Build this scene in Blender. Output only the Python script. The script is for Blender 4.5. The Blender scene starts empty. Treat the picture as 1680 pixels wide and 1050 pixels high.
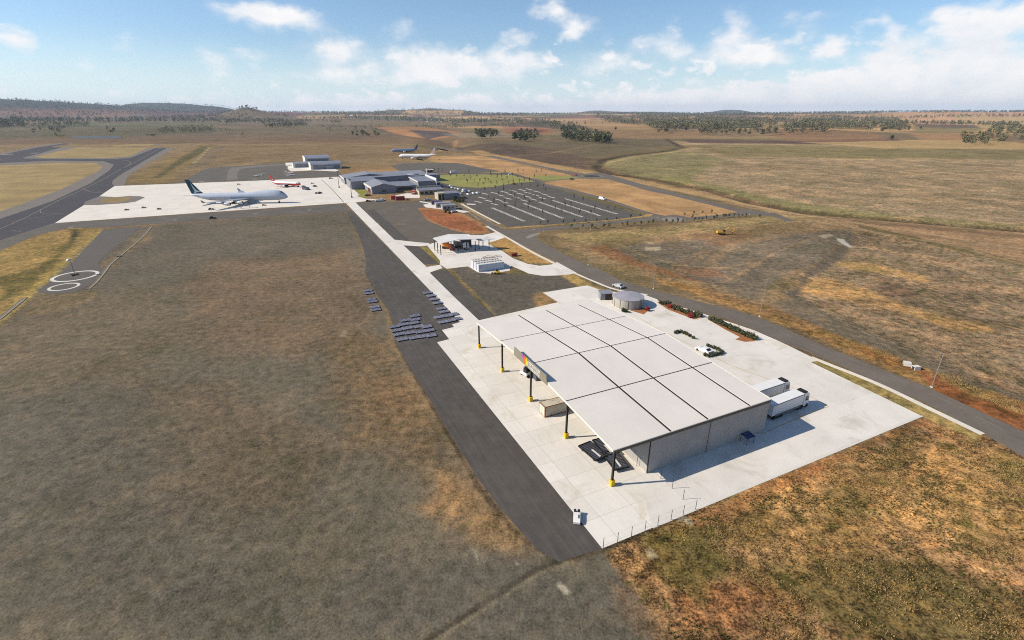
import bpy, bmesh, math, random
import numpy as np
from mathutils import Vector, Matrix, noise as mnoise
from mathutils.geometry import tessellate_polygon

# ------------------------------------------------------------------ camera
SC = bpy.context.scene
COL = SC.collection
EYE = 61.0
FPX, CX, CY = 825.0, 840.0, 525.0
PITCH = math.atan(340.0 / FPX)
cam_d = bpy.data.cameras.new('camera')
cam_d.sensor_width = 36.0
cam_d.lens = FPX / 1680.0 * 36.0
cam_d.clip_start = 1.0
cam_d.clip_end = 80000.0
cam = bpy.data.objects.new('camera', cam_d)
COL.objects.link(cam)
cam.location = (0, 0, EYE)
cam.rotation_euler = (math.pi / 2 - PITCH, 0, 0)
SC.camera = cam

# ------------------------------------------------------------------ light
SUN_EL = math.radians(34.4)
SUN_AZ = math.radians(186.3)          # where the sun stands, counter-clockwise from +X
sdir = Vector((math.cos(SUN_AZ) * math.cos(SUN_EL), math.sin(SUN_AZ) * math.cos(SUN_EL), math.sin(SUN_EL)))
sun_d = bpy.data.lights.new('sun', 'SUN')
sun_d.energy = 5.0
sun_d.angle = math.radians(0.5)
sun_d.color = (1.0, 0.91, 0.77)
sun = bpy.data.objects.new('sun', sun_d)
COL.objects.link(sun)
sun.rotation_euler = (-sdir).to_track_quat('-Z', 'Y').to_euler()
sun.location = (-200, -50, 300)
SC.view_settings.view_transform = 'Standard'
SC.view_settings.look = 'None'
SC.view_settings.exposure = 0.44
SC.view_settings.gamma = 1.0
SC.cycles.volume_bounces = 0
SC.cycles.max_bounces = 6
SC.cycles.filter_width = 1.05
SC.cycles.use_denoising = False
SC.cycles.sample_clamp_indirect = 4


def ray(px, py):
    dx = (px - CX) / FPX
    dy = -(py - CY) / FPX
    return Vector((dx, math.cos(PITCH) + dy * math.sin(PITCH), -math.sin(PITCH) + dy * math.cos(PITCH)))


def P(px, py, z=0.0):
    d = ray(px, py)
    t = (EYE - z) / -d.z
    return Vector((d.x * t, d.y * t, z))


def P2(px, py, z=0.0):
    v = P(px, py, z)
    return (v.x, v.y)


def azel(px, py):
    d = ray(px, py).normalized()
    return math.atan2(d.x, d.y), math.asin(d.z)


# ------------------------------------------------------------------ node helpers
class NT:
    def __init__(self, tree):
        self.t = tree
        self.n = tree.nodes
        self.l = tree.links

    def node(self, kind, **kw):
        nd = self.n.new(kind)
        for k, v in kw.items():
            setattr(nd, k, v)
        return nd

    def put(self, sock, v):
        if isinstance(v, bpy.types.NodeSocket):
            self.l.new(v, sock)
        elif v is not None:
            sock.default_value = v

    def math(self, op, a, b=None, c=None, clamp=False):
        nd = self.node('ShaderNodeMath', operation=op, use_clamp=clamp)
        self.put(nd.inputs[0], a)
        if b is not None: self.put(nd.inputs[1], b)
        if c is not None: self.put(nd.inputs[2], c)
        return nd.outputs[0]

    def mix(self, f, a, b, mode='MIX'):
        nd = self.node('ShaderNodeMix', data_type='RGBA', blend_type=mode)
        self.put(nd.inputs[0], f)
        self.put(nd.inputs[6], a)
        self.put(nd.inputs[7], b)
        return nd.outputs[2]

    def noise(self, vec, scale, detail=4, rough=0.55, dist=0.0):
        nd = self.node('ShaderNodeTexNoise')
        if vec is not None: self.l.new(vec, nd.inputs['Vector'])
        nd.inputs['Scale'].default_value = scale
        nd.inputs['Detail'].default_value = detail
        nd.inputs['Roughness'].default_value = rough
        nd.inputs['Distortion'].default_value = dist
        return nd.outputs[0]

    def mr(self, v, a, b, c, d, smooth=False):
        nd = self.node('ShaderNodeMapRange')
        if smooth: nd.interpolation_type = 'SMOOTHSTEP'
        self.put(nd.inputs[0], v)
        for i, k in enumerate((a, b, c, d)):
            self.put(nd.inputs[i + 1], k)
        return nd.outputs[0]


# ------------------------------------------------------------------ sky
world = bpy.data.worlds.new('World')
SC.world = world
world.use_nodes = True
W = NT(world.node_tree)
W.n.clear()
wo = W.node('ShaderNodeOutputWorld')
bg = W.node('ShaderNodeBackground')
bg.inputs[1].default_value = 0.095
W.l.new(bg.outputs[0], wo.inputs[0])
sky = W.node('ShaderNodeTexSky', sky_type='NISHITA')
sky.sun_disc = False
sky.sun_elevation = SUN_EL
sky.sun_rotation = math.radians(263.7)
sky.altitude = 400
sky.air_density = 1.0
sky.dust_density = 0.6
sky.ozone_density = 1.6
gen = W.node('ShaderNodeTexCoord').outputs['Generated']
sx = W.node('ShaderNodeSeparateXYZ')
W.l.new(gen, sx.inputs[0])
AZ = W.math('ARCTAN2', sx.outputs[0], sx.outputs[1])
EL = W.math('ARCSINE', sx.outputs[2])
cv = W.node('ShaderNodeCombineXYZ')
W.l.new(AZ, cv.inputs[0])
W.l.new(W.math('MULTIPLY', EL, 1.7), cv.inputs[1])
cvo = cv.outputs[0]
warp = W.noise(cvo, 11, 3)
warp2 = W.noise(cvo, 14.7, 3)
azw = W.math('ADD', AZ, W.math('MULTIPLY', W.math('SUBTRACT', warp, 0.5), 0.10))
elw = W.math('ADD', EL, W.math('MULTIPLY', W.math('SUBTRACT', warp2, 0.5), 0.045))
fb = W.noise(cvo, 17, 7, 0.58)
fb2 = W.noise(cvo, 6, 3, 0.5)
blobs = [(450, 30, 62, 17, .95), (400, 14, 40, 12, .5), (905, 14, 24, 18, .85), (952, 45, 24, 18, .75), (548, 86, 38, 22, 1.0), (352, 100, 26, 24, .45),
         (415, 92, 24, 12, .45), (700, 96, 60, 20, .55), (745, 112, 70, 22, .55), (850, 62, 22, 12, .5), (862, 104, 30, 14, .8), (655, 45, 25, 18, .4),
         (540, 125, 60, 14, .35), (640, 128, 60, 14, .5), (790, 125, 60, 14, .45), (820, 90, 20, 18, .6), (1080, 68, 36, 22, .5), (1195, 62, 26, 34, .6), (1000, 105, 60, 16, .55), (1128, 88, 40, 16, .4),
         (1250, 95, 60, 16, .75), (1366, 82, 20, 14, 1.0), (1450, 95, 42, 24, .75), (1460, 60, 20, 20, .5), (1605, 48, 62, 30, 1.0), (1590, 95, 110, 30, .8), (1672, 22, 40, 20, .7),
         (1270, 68, 60, 14, .35), (1560, 25, 26, 14, .5), (210, 70, 30, 14, .3), (34, 66, 26, 12, .5), (10, 60, 20, 10, .35), (150, 112, 20, 12, .28), (1320, 35, 40, 12, .3), (1460, 22, 20, 12, .35)]
dens = None
for (bx, by, rx, ry, am) in blobs:
    a0, e0 = azel(bx, by)
    a1, _ = azel(bx + rx, by)
    _, e1 = azel(bx, by - ry)
    da = W.math('MULTIPLY', W.math('SUBTRACT', azw, a0), 1.0 / abs(a1 - a0))
    de = W.math('MULTIPLY', W.math('SUBTRACT', elw, e0), 1.0 / abs(e1 - e0))
    r2 = W.math('ADD', W.math('MULTIPLY', da, da), W.math('MULTIPLY', de, de))
    g = W.math('MULTIPLY', W.math('EXPONENT', W.math('MULTIPLY', r2, -0.8)), am)
    dens = g if dens is None else W.math('ADD', dens, g)
# cloud bank low over the horizon, rising to the right
aL, eL = azel(420, 168)
aM, eM = azel(900, 160)
aR, eR = azel(1680, 92)
top1 = W.mr(AZ, aL, aM, eL, eM)
top2 = W.mr(AZ, aM, aR, eM, eR)
topc = W.math('MAXIMUM', top1, top2)
topw = W.math('ADD', topc, W.math('MULTIPLY', W.math('SUBTRACT', fb, 0.5), 0.10))
bank = W.mr(W.math('SUBTRACT', EL, topw), -0.035, 0.02, 1.0, 0.0, True)
bank = W.math('MULTIPLY', bank, W.mr(AZ, azel(250, 180)[0], azel(720, 180)[0], 0.4, 1.35, True))
dens = W.math('MAXIMUM', dens, bank)
puff = W.noise(cvo, 21, 4, 0.5)
pmask = W.math('MULTIPLY', W.mr(puff, 0.53, 0.66, 0, .75, True), W.mr(AZ, azel(430, 60)[0], azel(950, 60)[0], 0.12, 1.0, True))
pmask = W.math('MULTIPLY', pmask, W.mr(EL, .155, .03, 0.1, 1.0, True))
dens = W.math('ADD', dens, pmask)
gap = W.math('MULTIPLY', W.mr(fb2, 0.35, 0.62, 0.9, 1.1, True), 1.15)
dsum = W.math('MULTIPLY_ADD', W.math('SUBTRACT', fb, 0.5), 1.35, W.math('MULTIPLY', dens, gap))
mask = W.mr(dsum, 0.0, 1.05, 0.0, 0.97, True)
mask = W.math('MULTIPLY', mask, W.mr(dens, 0.02, 0.25, 0.0, 1.0, True))
tone = W.mr(fb, 0.3, 0.65, 0.0, 1.0)
ccol = W.mix(tone, (6.6, 6.9, 7.3, 1), (8.1, 7.9, 7.8, 1))
skyg = W.mix(1.0, sky.outputs[0], (0.82, 0.95, 1.08, 1), 'MULTIPLY')
WSKYMUL = skyg.node
skyg = W.mix(W.mr(EL, -0.01, 0.12, .72, 0.0, True), skyg, (6.7, 7.7, 8.4, 1))
W.l.new(W.mix(mask, skyg, ccol), bg.inputs[0])


# ------------------------------------------------------------------ colour + materials
def lin(c):
    c = c / 255.0
    return c / 12.92 if c <= 0.04045 else ((c + 0.055) / 1.055) ** 2.4


KAL = 0.72


def A(r, g, b):
    """base colour of a sunlit surface seen as this sRGB colour in full daylight"""
    return (min(.85, lin(r) * KAL), min(.85, lin(g) * KAL), min(.85, lin(b) * KAL))


def mat(name, rgb, rough=0.7, metal=0.0, var=0.12, scale=0.6, bump=0.0, spec=0.3, fine=True, rnd=0.0):
    m = bpy.data.materials.get(name)
    if m: return m
    m = bpy.data.materials.new(name)
    m.use_nodes = True
    T = NT(m.node_tree)
    b = m.node_tree.nodes['Principled BSDF']
    b.inputs['Roughness'].default_value = rough
    b.inputs['Metallic'].default_value = metal
    b.inputs['Specular IOR Level'].default_value = spec
    geo = T.node('ShaderNodeNewGeometry').outputs['Position']
    n = T.noise(geo, scale, 5)
    f = T.mr(n, 0.3, 0.7, 1 - var, 1 + var)
    if fine:
        f = T.math('MULTIPLY', f, T.mr(T.noise(geo, scale * 9, 3), 0.3, 0.7, 1 - var * .6, 1 + var * .6))
    if rnd:
        oi = T.node('ShaderNodeObjectInfo').outputs['Random']
        f = T.math('MULTIPLY', f, T.mr(oi, 0, 1, 1 - rnd, 1 + rnd))
    cc = T.node('ShaderNodeCombineColor')
    for i in range(3):
        T.l.new(f, cc.inputs[i])
    T.l.new(T.mix(1.0, (*rgb, 1), cc.outputs[0], 'MULTIPLY'), b.inputs['Base Color'])
    if bump:
        bn = T.node('ShaderNodeBump')
        bn.inputs['Strength'].default_value = 0.6
        bn.inputs['Distance'].default_value = bump
        T.l.new(T.noise(geo, scale * 5, 4), bn.inputs['Height'])
        T.l.new(bn.outputs[0], b.inputs['Normal'])
    return m


def mat_sheet(name, rgb, slab=None, mortar=0.03, dark=0.75, var=0.1, sc=0.15, stain=(0, 0, 0), stain_amt=0.0, streak=0.0, patch=0.0, broad=0.0, scuff=0.0):
    """ground covering; object coordinates run along the airfield's own axes"""
    m = bpy.data.materials.get(name)
    if m: return m
    m = bpy.data.materials.new(name)
    m.use_nodes = True
    T = NT(m.node_tree)
    b = m.node_tree.nodes['Principled BSDF']
    b.inputs['Roughness'].default_value = 0.9
    b.inputs['Specular IOR Level'].default_value = 0.15
    ob = T.node('ShaderNodeTexCoord').outputs['Object']
    n = T.noise(ob, sc, 7, 0.6)
    f = T.mr(n, 0.28, 0.72, 1 - var, 1 + var)
    n3 = T.noise(ob, sc * 14, 4, 0.6)
    f = T.math('MULTIPLY', f, T.mr(n3, 0.28, 0.72, 1 - var * .7, 1 + var * .7))
    if streak:
        mp = T.node('ShaderNodeMapping')
        mp.inputs['Scale'].default_value = (1.3, 0.06, 1)
        T.l.new(ob, mp.inputs[0])
        f = T.math('MULTIPLY', f, T.mr(T.noise(mp.outputs[0], 1.2, 4), 0.3, 0.7, 1 - streak, 1 + streak))
    if broad:
        f = T.math('MULTIPLY', f, T.mr(T.noise(ob, .022, 6, .6, .8), .36, .64, 1 - broad, 1 + broad))
        f = T.math('MULTIPLY', f, T.mr(T.noise(ob, .5, 5, .7), .3, .7, 1 - broad, 1 + broad))
    cc = T.node('ShaderNodeCombineColor')
    for i in range(3):
        T.l.new(f, cc.inputs[i])
    base = (*rgb, 1)
    if slab:
        br = T.node('ShaderNodeTexBrick')
        br.offset = 0.0
        br.inputs['Scale'].default_value = 1.0
        br.inputs['Brick Width'].default_value = slab[0]
        br.inputs['Row Height'].default_value = slab[1]
        br.inputs['Mortar Size'].default_value = mortar
        br.inputs['Mortar Smooth'].default_value = 0.3
        br.inputs['Bias'].default_value = 0.0
        br.inputs['Color1'].default_value = (*[c * 0.95 for c in rgb], 1)
        br.inputs['Color2'].default_value = (*[min(1, c * 1.05) for c in rgb], 1)
        br.inputs['Mortar'].default_value = (*[c * dark for c in rgb], 1)
        T.l.new(ob, br.inputs['Vector'])
        base = br.outputs[0]
    colr = T.mix(1.0, base, cc.outputs[0], 'MULTIPLY')
    if patch:
        vr = T.node('ShaderNodeTexVoronoi')
        vr.inputs['Scale'].default_value = 0.16
        T.l.new(ob, vr.inputs['Vector'])
        g = T.node('ShaderNodeSeparateColor')
        T.l.new(vr.outputs['Color'], g.inputs[0])
        cc2 = T.node('ShaderNodeCombineColor')
        v = T.mr(g.outputs[0], 0, 1, 1 - patch, 1 + patch)
        for i in range(3):
            T.l.new(v, cc2.inputs[i])
        colr = T.mix(1.0, colr, cc2.outputs[0], 'MULTIPLY')
    if scuff:
        mp = T.node('ShaderNodeMapping')
        mp.inputs['Rotation'].default_value = (0, 0, .5)
        mp.inputs['Scale'].default_value = (.25, 1.6, 1)
        T.l.new(ob, mp.inputs[0])
        s = T.mr(T.noise(mp.outputs[0], .8, 6, .7, .4), .63, .74, 0, scuff, True)
        colr = T.mix(s, colr, (*[c * .62 for c in rgb], 1))
        s = T.mr(T.noise(ob, .7, 5, .6, .2), .66, .74, 0, scuff, True)
        colr = T.mix(s, colr, (*[c * .7 for c in rgb], 1))
    if stain_amt:
        s = T.mr(T.noise(ob, 0.11, 8, 0.68, 0.6), 0.52, 0.72, 0, stain_amt, True)
        colr = T.mix(s, colr, (*stain, 1))
    T.l.new(colr, b.inputs['Base Color'])
    bn = T.node('ShaderNodeBump')
    bn.inputs['Strength'].default_value = 0.25
    bn.inputs['Distance'].default_value = 0.05
    T.l.new(T.noise(ob, 3.0, 5), bn.inputs['Height'])
    T.l.new(bn.outputs[0], b.inputs['Normal'])
    return m


# ------------------------------------------------------------------ mesh builder
class MB:
    def __init__(self):
        self.v, self.f, self.m = [], [], []

    def add(self, vs, fs, mi=0):
        o = len(self.v)
        self.v += [tuple(p) for p in vs]
        for q in fs:
            self.f.append(tuple(i + o for i in q))
            self.m.append(mi)
        return self

    def box(self, x0, x1, y0, y1, z0, z1, mi=0):
        vs = [(x, y, z) for z in (z0, z1) for x, y in ((x0, y0), (x1, y0), (x1, y1), (x0, y1))]
        return self.add(vs, [(3, 2, 1, 0), (4, 5, 6, 7), (0, 1, 5, 4), (1, 2, 6, 5), (2, 3, 7, 6), (3, 0, 4, 7)], mi)

    def hexa(self, bot, top, mi=0):
        n = len(bot)
        fs = [tuple(range(n))[::-1], tuple(range(n, 2 * n))] + [(i, (i + 1) % n, n + (i + 1) % n, n + i) for i in range(n)]
        return self.add(list(bot) + list(top), fs, mi)

    def bar(self, a, b, r, n=6, r2=None, mi=0):
        a, b = Vector(a), Vector(b)
        d = (b - a).normalized()
        u = d.orthogonal().normalized()
        w = d.cross(u)
        r2 = r if r2 is None else r2
        vs = []
        for p, rr in ((a, r), (b, r2)):
            for i in range(n):
                t = 2 * math.pi * i / n
                vs.append(p + (u * math.cos(t) + w * math.sin(t)) * rr)
        fs = [(i, (i + 1) % n, n + (i + 1) % n, n + i) for i in range(n)] + [tuple(range(n))[::-1], tuple(range(n, 2 * n))]
        return self.add(vs, fs, mi)

    def loft(self, rings, mi=0, cap=True):
        n = len(rings[0])
        vs = [p for r in rings for p in r]
        fs = []
        for k in range(len(rings) - 1):
            for i in range(n):
                j = (i + 1) % n
                fs.append((k * n + i, k * n + j, (k + 1) * n + j, (k + 1) * n + i))
        if cap:
            fs += [tuple(range(n))[::-1], tuple(range((len(rings) - 1) * n, len(rings) * n))]
        return self.add(vs, fs, mi)

    def blob(self, c, r, seed=0, sub=1, sq=1.0, mi=0, jit=0.25):
        rnd = random.Random(seed)
        bm = bmesh.new()
        bmesh.ops.create_icosphere(bm, subdivisions=sub, radius=1.0)
        vs = [(c[0] + v.co.x * r * (1 + rnd.uniform(-jit, jit)), c[1] + v.co.y * r * (1 + rnd.uniform(-jit, jit)), c[2] + v.co.z * r * sq * (1 + rnd.uniform(-jit, jit))) for v in bm.verts]
        fs = [tuple(v.index for v in f.verts) for f in bm.faces]
        bm.free()
        return self.add(vs, fs, mi)

    def mesh(self, name, mats, smooth=False):
        me = bpy.data.meshes.new(name)
        me.from_pydata(self.v, [], self.f)
        for mm in (mats if isinstance(mats, (list, tuple)) else [mats]):
            me.materials.append(mm)
        me.polygons.foreach_set('material_index', self.m)
        if smooth:
            me.polygons.foreach_set('use_smooth', [True] * len(self.f))
        bm = bmesh.new()
        bm.from_mesh(me)
        bmesh.ops.recalc_face_normals(bm, faces=bm.faces)
        bm.to_mesh(me)
        bm.free()
        me.update()
        return me

    def build(self, name, mats, parent=None, smooth=False, label=None):
        o = bpy.data.objects.new(name, self.mesh(name, mats, smooth))
        COL.objects.link(o)
        if parent: o.parent = parent
        if label: o['label'] = label
        return o


def tag(o, label=None, cat=None, group=None, kind=None):
    if label: o['label'] = label
    if cat: o['category'] = cat
    if group: o['group'] = group
    if kind: o['kind'] = kind
    return o


def thing(name, loc, rz=0.0, label=None, cat=None, group=None):
    e = bpy.data.objects.new(name, None)
    e.empty_display_size = 0.5
    COL.objects.link(e)
    e.location = loc
    e.rotation_euler = (0, 0, rz)
    return tag(e, label, cat, group)


KIDS = {}


def copy_thing(root, loc, rz=None, label=None, group=None, scale=None):
    def cp(o, par):
        c = o.copy()
        COL.objects.link(c)
        c.parent = par
        for k in kids(o):
            cp(k, c)
        return c
    if root.name not in KIDS:
        KIDS[root.name] = True
    c = cp(root, None)
    c.location = loc
    if rz is not None: c.rotation_euler = (0, 0, rz)
    if scale: c.scale = (scale, scale, scale)
    if label: c['label'] = label
    if group: c['group'] = group
    return c


_kidcache = {}


def kids(o):
    if o.name not in _kidcache:
        _kidcache[o.name] = list(o.children)
    return _kidcache[o.name]


TH = math.radians(25.46)
O3 = P(1004, 797)
EU = Vector((math.cos(TH), math.sin(TH), 0))
EV = Vector((-math.sin(TH), math.cos(TH), 0))


def U(u, v, z=0.0):
    return O3 + EU * u + EV * v + Vector((0, 0, z))


def toUV(p):
    d = Vector((p[0], p[1], 0)) - Vector((O3.x, O3.y, 0))
    return (d.dot(EU), d.dot(EV))


def sheet(name, polys, m, z, frame=True):
    """flat ground sheet(s) from lists of photo-traced ground points"""
    vs, fs = [], []
    for pts in polys:
        w = [toUV(p if len(p) == 2 and isinstance(p, Vector) else P(*p)) if not isinstance(p, tuple) or len(p) != 3 else (p[0], p[1]) for p in pts]
        tri = tessellate_polygon([[Vector((a, b, 0)) for a, b in w]])
        o = len(vs)
        vs += [(a, b, 0.0) for a, b in w]
        for t in tri:
            a, b, c = [Vector(vs[o + i]) for i in t]
            t2 = t if (b - a).cross(c - a).z > 0 else (t[0], t[2], t[1])
            fs.append(tuple(i + o for i in t2))
    me = bpy.data.meshes.new(name)
    me.from_pydata(vs, [], fs)
    me.materials.append(m)
    me.update()
    ob = bpy.data.objects.new(name, me)
    COL.objects.link(ob)
    ob.location = (O3.x, O3.y, z)
    ob.rotation_euler = (0, 0, TH)
    return tag(ob, kind='structure')


def smooth_line(pts, n=6):
    """Catmull-Rom through 2D points"""
    p = [Vector((a[0], a[1])) for a in pts]
    p = [p[0] * 2 - p[1]] + p + [p[-1] * 2 - p[-2]]
    out = []
    for i in range(1, len(p) - 2):
        for k in range(n):
            t = k / n
            a, b, c, d = p[i - 1], p[i], p[i + 1], p[i + 2]
            out.append(0.5 * ((2 * b) + (c - a) * t + (2 * a - 5 * b + 4 * c - d) * t * t + (3 * b - a - 3 * c + d) * t ** 3))
    out.append(p[-2])
    return out


def strip_polys(pxpts, width, dashes=None, n=6, world=False):
    """quads of a ribbon of real width along a photo-traced centre line; (x, y, 1) tuples in airfield coords"""
    w = smooth_line([toUV(P(*p)) for p in pxpts], n)
    L = []
    for i, p in enumerate(w):
        a = w[max(0, i - 1)]
        b = w[min(len(w) - 1, i + 1)]
        d = (b - a)
        d = d.normalized() if d.length else Vector((1, 0))
        L.append((p, Vector((-d.y, d.x)) * width / 2))
    out = []
    if not dashes:
        for i in range(len(L) - 1):
            (p, a), (q, b) = L[i], L[i + 1]
            out.append([(*(p + a), 1), (*(q + b), 1), (*(q - b), 1), (*(p - a), 1)])
        return out
    on, off = dashes
    acc = 0.0
    for i in range(len(L) - 1):
        (p, a), (q, b) = L[i], L[i + 1]
        d = q - p
        ln = d.length
        if ln < 1e-6: continue
        s = 0.0
        while s < ln:
            ph = acc % (on + off)
            step = min(ln - s, (on - ph) if ph < on else (on + off - ph))
            step = max(step, 1e-3)
            if ph < on:
                p0, p1 = p + d * (s / ln), p + d * ((s + step) / ln)
                out.append([(*(p0 + a), 1), (*(p1 + a), 1), (*(p1 - a), 1), (*(p0 - a), 1)])
            s += step
            acc += step
    return out

# ------------------------------------------------------------------ terrain
def sst(a, b, x):
    t = np.clip((x - a) / (b - a), 0, 1)
    return t * t * (3 - 2 * t)


_rng = np.random.RandomState(5)
_GR = _rng.rand(256, 256)


def vnoise(x, y, s, oct=3, seed=0):
    x = np.asarray(x, float) / s + 31.7 * seed
    y = np.asarray(y, float) / s + 17.3 * seed
    tot = 0.0
    amp = 1.0
    nrm = 0.0
    for _ in range(oct):
        xi = np.floor(x).astype(int)
        yi = np.floor(y).astype(int)
        fx = x - xi
        fy = y - yi
        fx = fx * fx * (3 - 2 * fx)
        fy = fy * fy * (3 - 2 * fy)
        g = lambda a, b: _GR[(a) % 256, (b) % 256]
        v = (g(xi, yi) * (1 - fx) + g(xi + 1, yi) * fx) * (1 - fy) + (g(xi, yi + 1) * (1 - fx) + g(xi + 1, yi + 1) * fx) * fy
        tot = tot + v * amp
        nrm += amp
        amp *= 0.5
        x = x * 2.03 + 11.1
        y = y * 2.03 + 7.7
    return tot / nrm


def sdist(poly, X, Y):
    """signed distance to a polygon, positive inside"""
    px = np.array([p[0] for p in poly])
    py = np.array([p[1] for p in poly])
    n = len(poly)
    best = np.full(X.shape, 1e18)
    ins = np.zeros(X.shape, bool)
    for i in range(n):
        x0, y0, x1, y1 = px[i], py[i], px[(i + 1) % n], py[(i + 1) % n]
        dx, dy = x1 - x0, y1 - y0
        L = dx * dx + dy * dy + 1e-9
        t = np.clip(((X - x0) * dx + (Y - y0) * dy) / L, 0, 1)
        d = (X - x0 - t * dx) ** 2 + (Y - y0 - t * dy) ** 2
        best = np.minimum(best, d)
        c = ((y0 > Y) != (y1 > Y)) & (X < dx * (Y - y0) / (dy if abs(dy) > 1e-9 else 1e-9) + x0)
        ins ^= c
    return np.sqrt(best) * np.where(ins, 1, -1)


def ldist(line, X, Y):
    best = np.full(X.shape, 1e18)
    for (x0, y0), (x1, y1) in zip(line[:-1], line[1:]):
        dx, dy = x1 - x0, y1 - y0
        L = dx * dx + dy * dy + 1e-9
        t = np.clip(((X - x0) * dx + (Y - y0) * dy) / L, 0, 1)
        best = np.minimum(best, (X - x0 - t * dx) ** 2 + (Y - y0 - t * dy) ** 2)
    return np.sqrt(best)


def hill_z(px_x, y_top, D):
    az, el = azel(px_x, y_top)
    return math.sin(az) * D, math.cos(az) * D, EYE + math.tan(el) * D


LOW_FIELD = [P2(*q) for q in [(1285, 468), (1292, 482), (1340, 505), (1420, 545), (1520, 590), (1620, 632), (1700, 665), (1800, 700), (2050, 640), (1700, 448), (1560, 408), (1455, 385), (1392, 378), (1380, 400), (1340, 430)]]
CREEK = [P2(*q) for q in [(1095, 223), (1118, 240), (1130, 240), (1090, 248), (1030, 254), (990, 262), (980, 275), (1000, 284), (1080, 294), (1170, 312), (1240, 332), (1330, 348), (1480, 360), (1700, 378)]]
GULLY = [P2(*q) for q in [(640, 214), (690, 220), (730, 226), (748, 236), (752, 246)]]
SLOPE_L = [P2(*q) for q in [(338, 238), (352, 240), (300, 270), (270, 296), (240, 299), (262, 275)]]
KNOB = hill_z(405, 175.5, 5200)
HILLS = [(hill_z(-90, 155, 7400), 760, 620), (hill_z(0, 163, 7600), 620, 560), (hill_z(70, 168, 7800), 620, 500), (hill_z(140, 172.5, 8000), 700, 500),
         (hill_z(235, 167.5, 9300), 430, 420), (hill_z(290, 167.5, 9300), 430, 420), (hill_z(335, 172, 9200), 430, 400), (hill_z(190, 174, 9000), 420, 350),
         (hill_z(702, 173.2, 8200), 330, 330), (hill_z(660, 180, 8200), 520, 330), (hill_z(745, 180, 8200), 360, 330),
         (hill_z(980, 180, 12500), 520, 500), (hill_z(1200, 179, 12500), 600, 500), (hill_z(1060, 182, 12500), 1400, 400), (hill_z(-300, 158, 7500), 1500, 600)]


def height(X, Y):
    X = np.asarray(X, float)
    Y = np.asarray(Y, float)
    r = np.hypot(X, Y)
    az = np.arctan2(X, Y)
    h = np.zeros(X.shape)
    # gently rolling country beyond the airfield
    roll = (vnoise(X, Y, 420, 3, 3) - 0.5) * 26
    away = sst(1050, 2200, r)
    h += roll * away * 0.8
    h += (vnoise(X, Y, 1600, 2, 4) - 0.45) * 26 * sst(1800, 5000, r)
    ridge = 58 + 20 * (vnoise(az * 9, az * 0 + 3, 1.0, 3, 2) - .5) + 18 * sst(.35, .9, az)
    h += ridge * sst(4200, 8800, r) - (ridge + 10) * sst(9300, 12500, r)
    h -= 10 * sst(1000, 1900, r) * sst(-0.35, -0.1, az)
    for (hx, hy, hz), sa, sr in HILLS:
        d = math.hypot(hx, hy)
        ux, uy = hx / d, hy / d
        al = (X - hx) * ux + (Y - hy) * uy
        ac = -(X - hx) * uy + (Y - hy) * ux
        g = np.exp(-np.abs(ac / sa) ** 2.4 - np.abs(al / sr) ** 2)
        n = 1 + (vnoise(X, Y, 160, 3, 6) - 0.5) * 0.14
        h = h * (1 - g) + hz * n * g
    kx, ky, kz = KNOB
    g = np.exp(-(((X - kx) / 210) ** 2 + ((Y - ky) / 260) ** 2) ** 0.8)
    h = h * (1 - g) + kz * g
    # filled bank beside the road drops to the low field
    s = sdist(LOW_FIELD, X, Y) + (vnoise(X, Y, 7, 3, 1) - 0.5) * 3.0
    h -= 1.1 * sst(-2.5, 7.0, s)
    # creek bed and the dug gully
    c = ldist(CREEK, X, Y)
    h -= 2.2 * np.exp(-(c / 7.0) ** 2)
    g2 = ldist(GULLY, X, Y)
    h -= 7 * np.exp(-(g2 / 30.0) ** 2) - 5 * np.exp(-((g2 - 75) / 28.0) ** 2) * 0.6
    return h


def h1(x, y):
    return float(height(np.array([x]), np.array([y]))[0])


def G3(px, py):
    """ground point seen at this photo position"""
    p = P(px, py)
    for _ in range(3):
        z = h1(p.x, p.y)
        if z > 55: break
        p = P(px, py, z)
    return p


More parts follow.
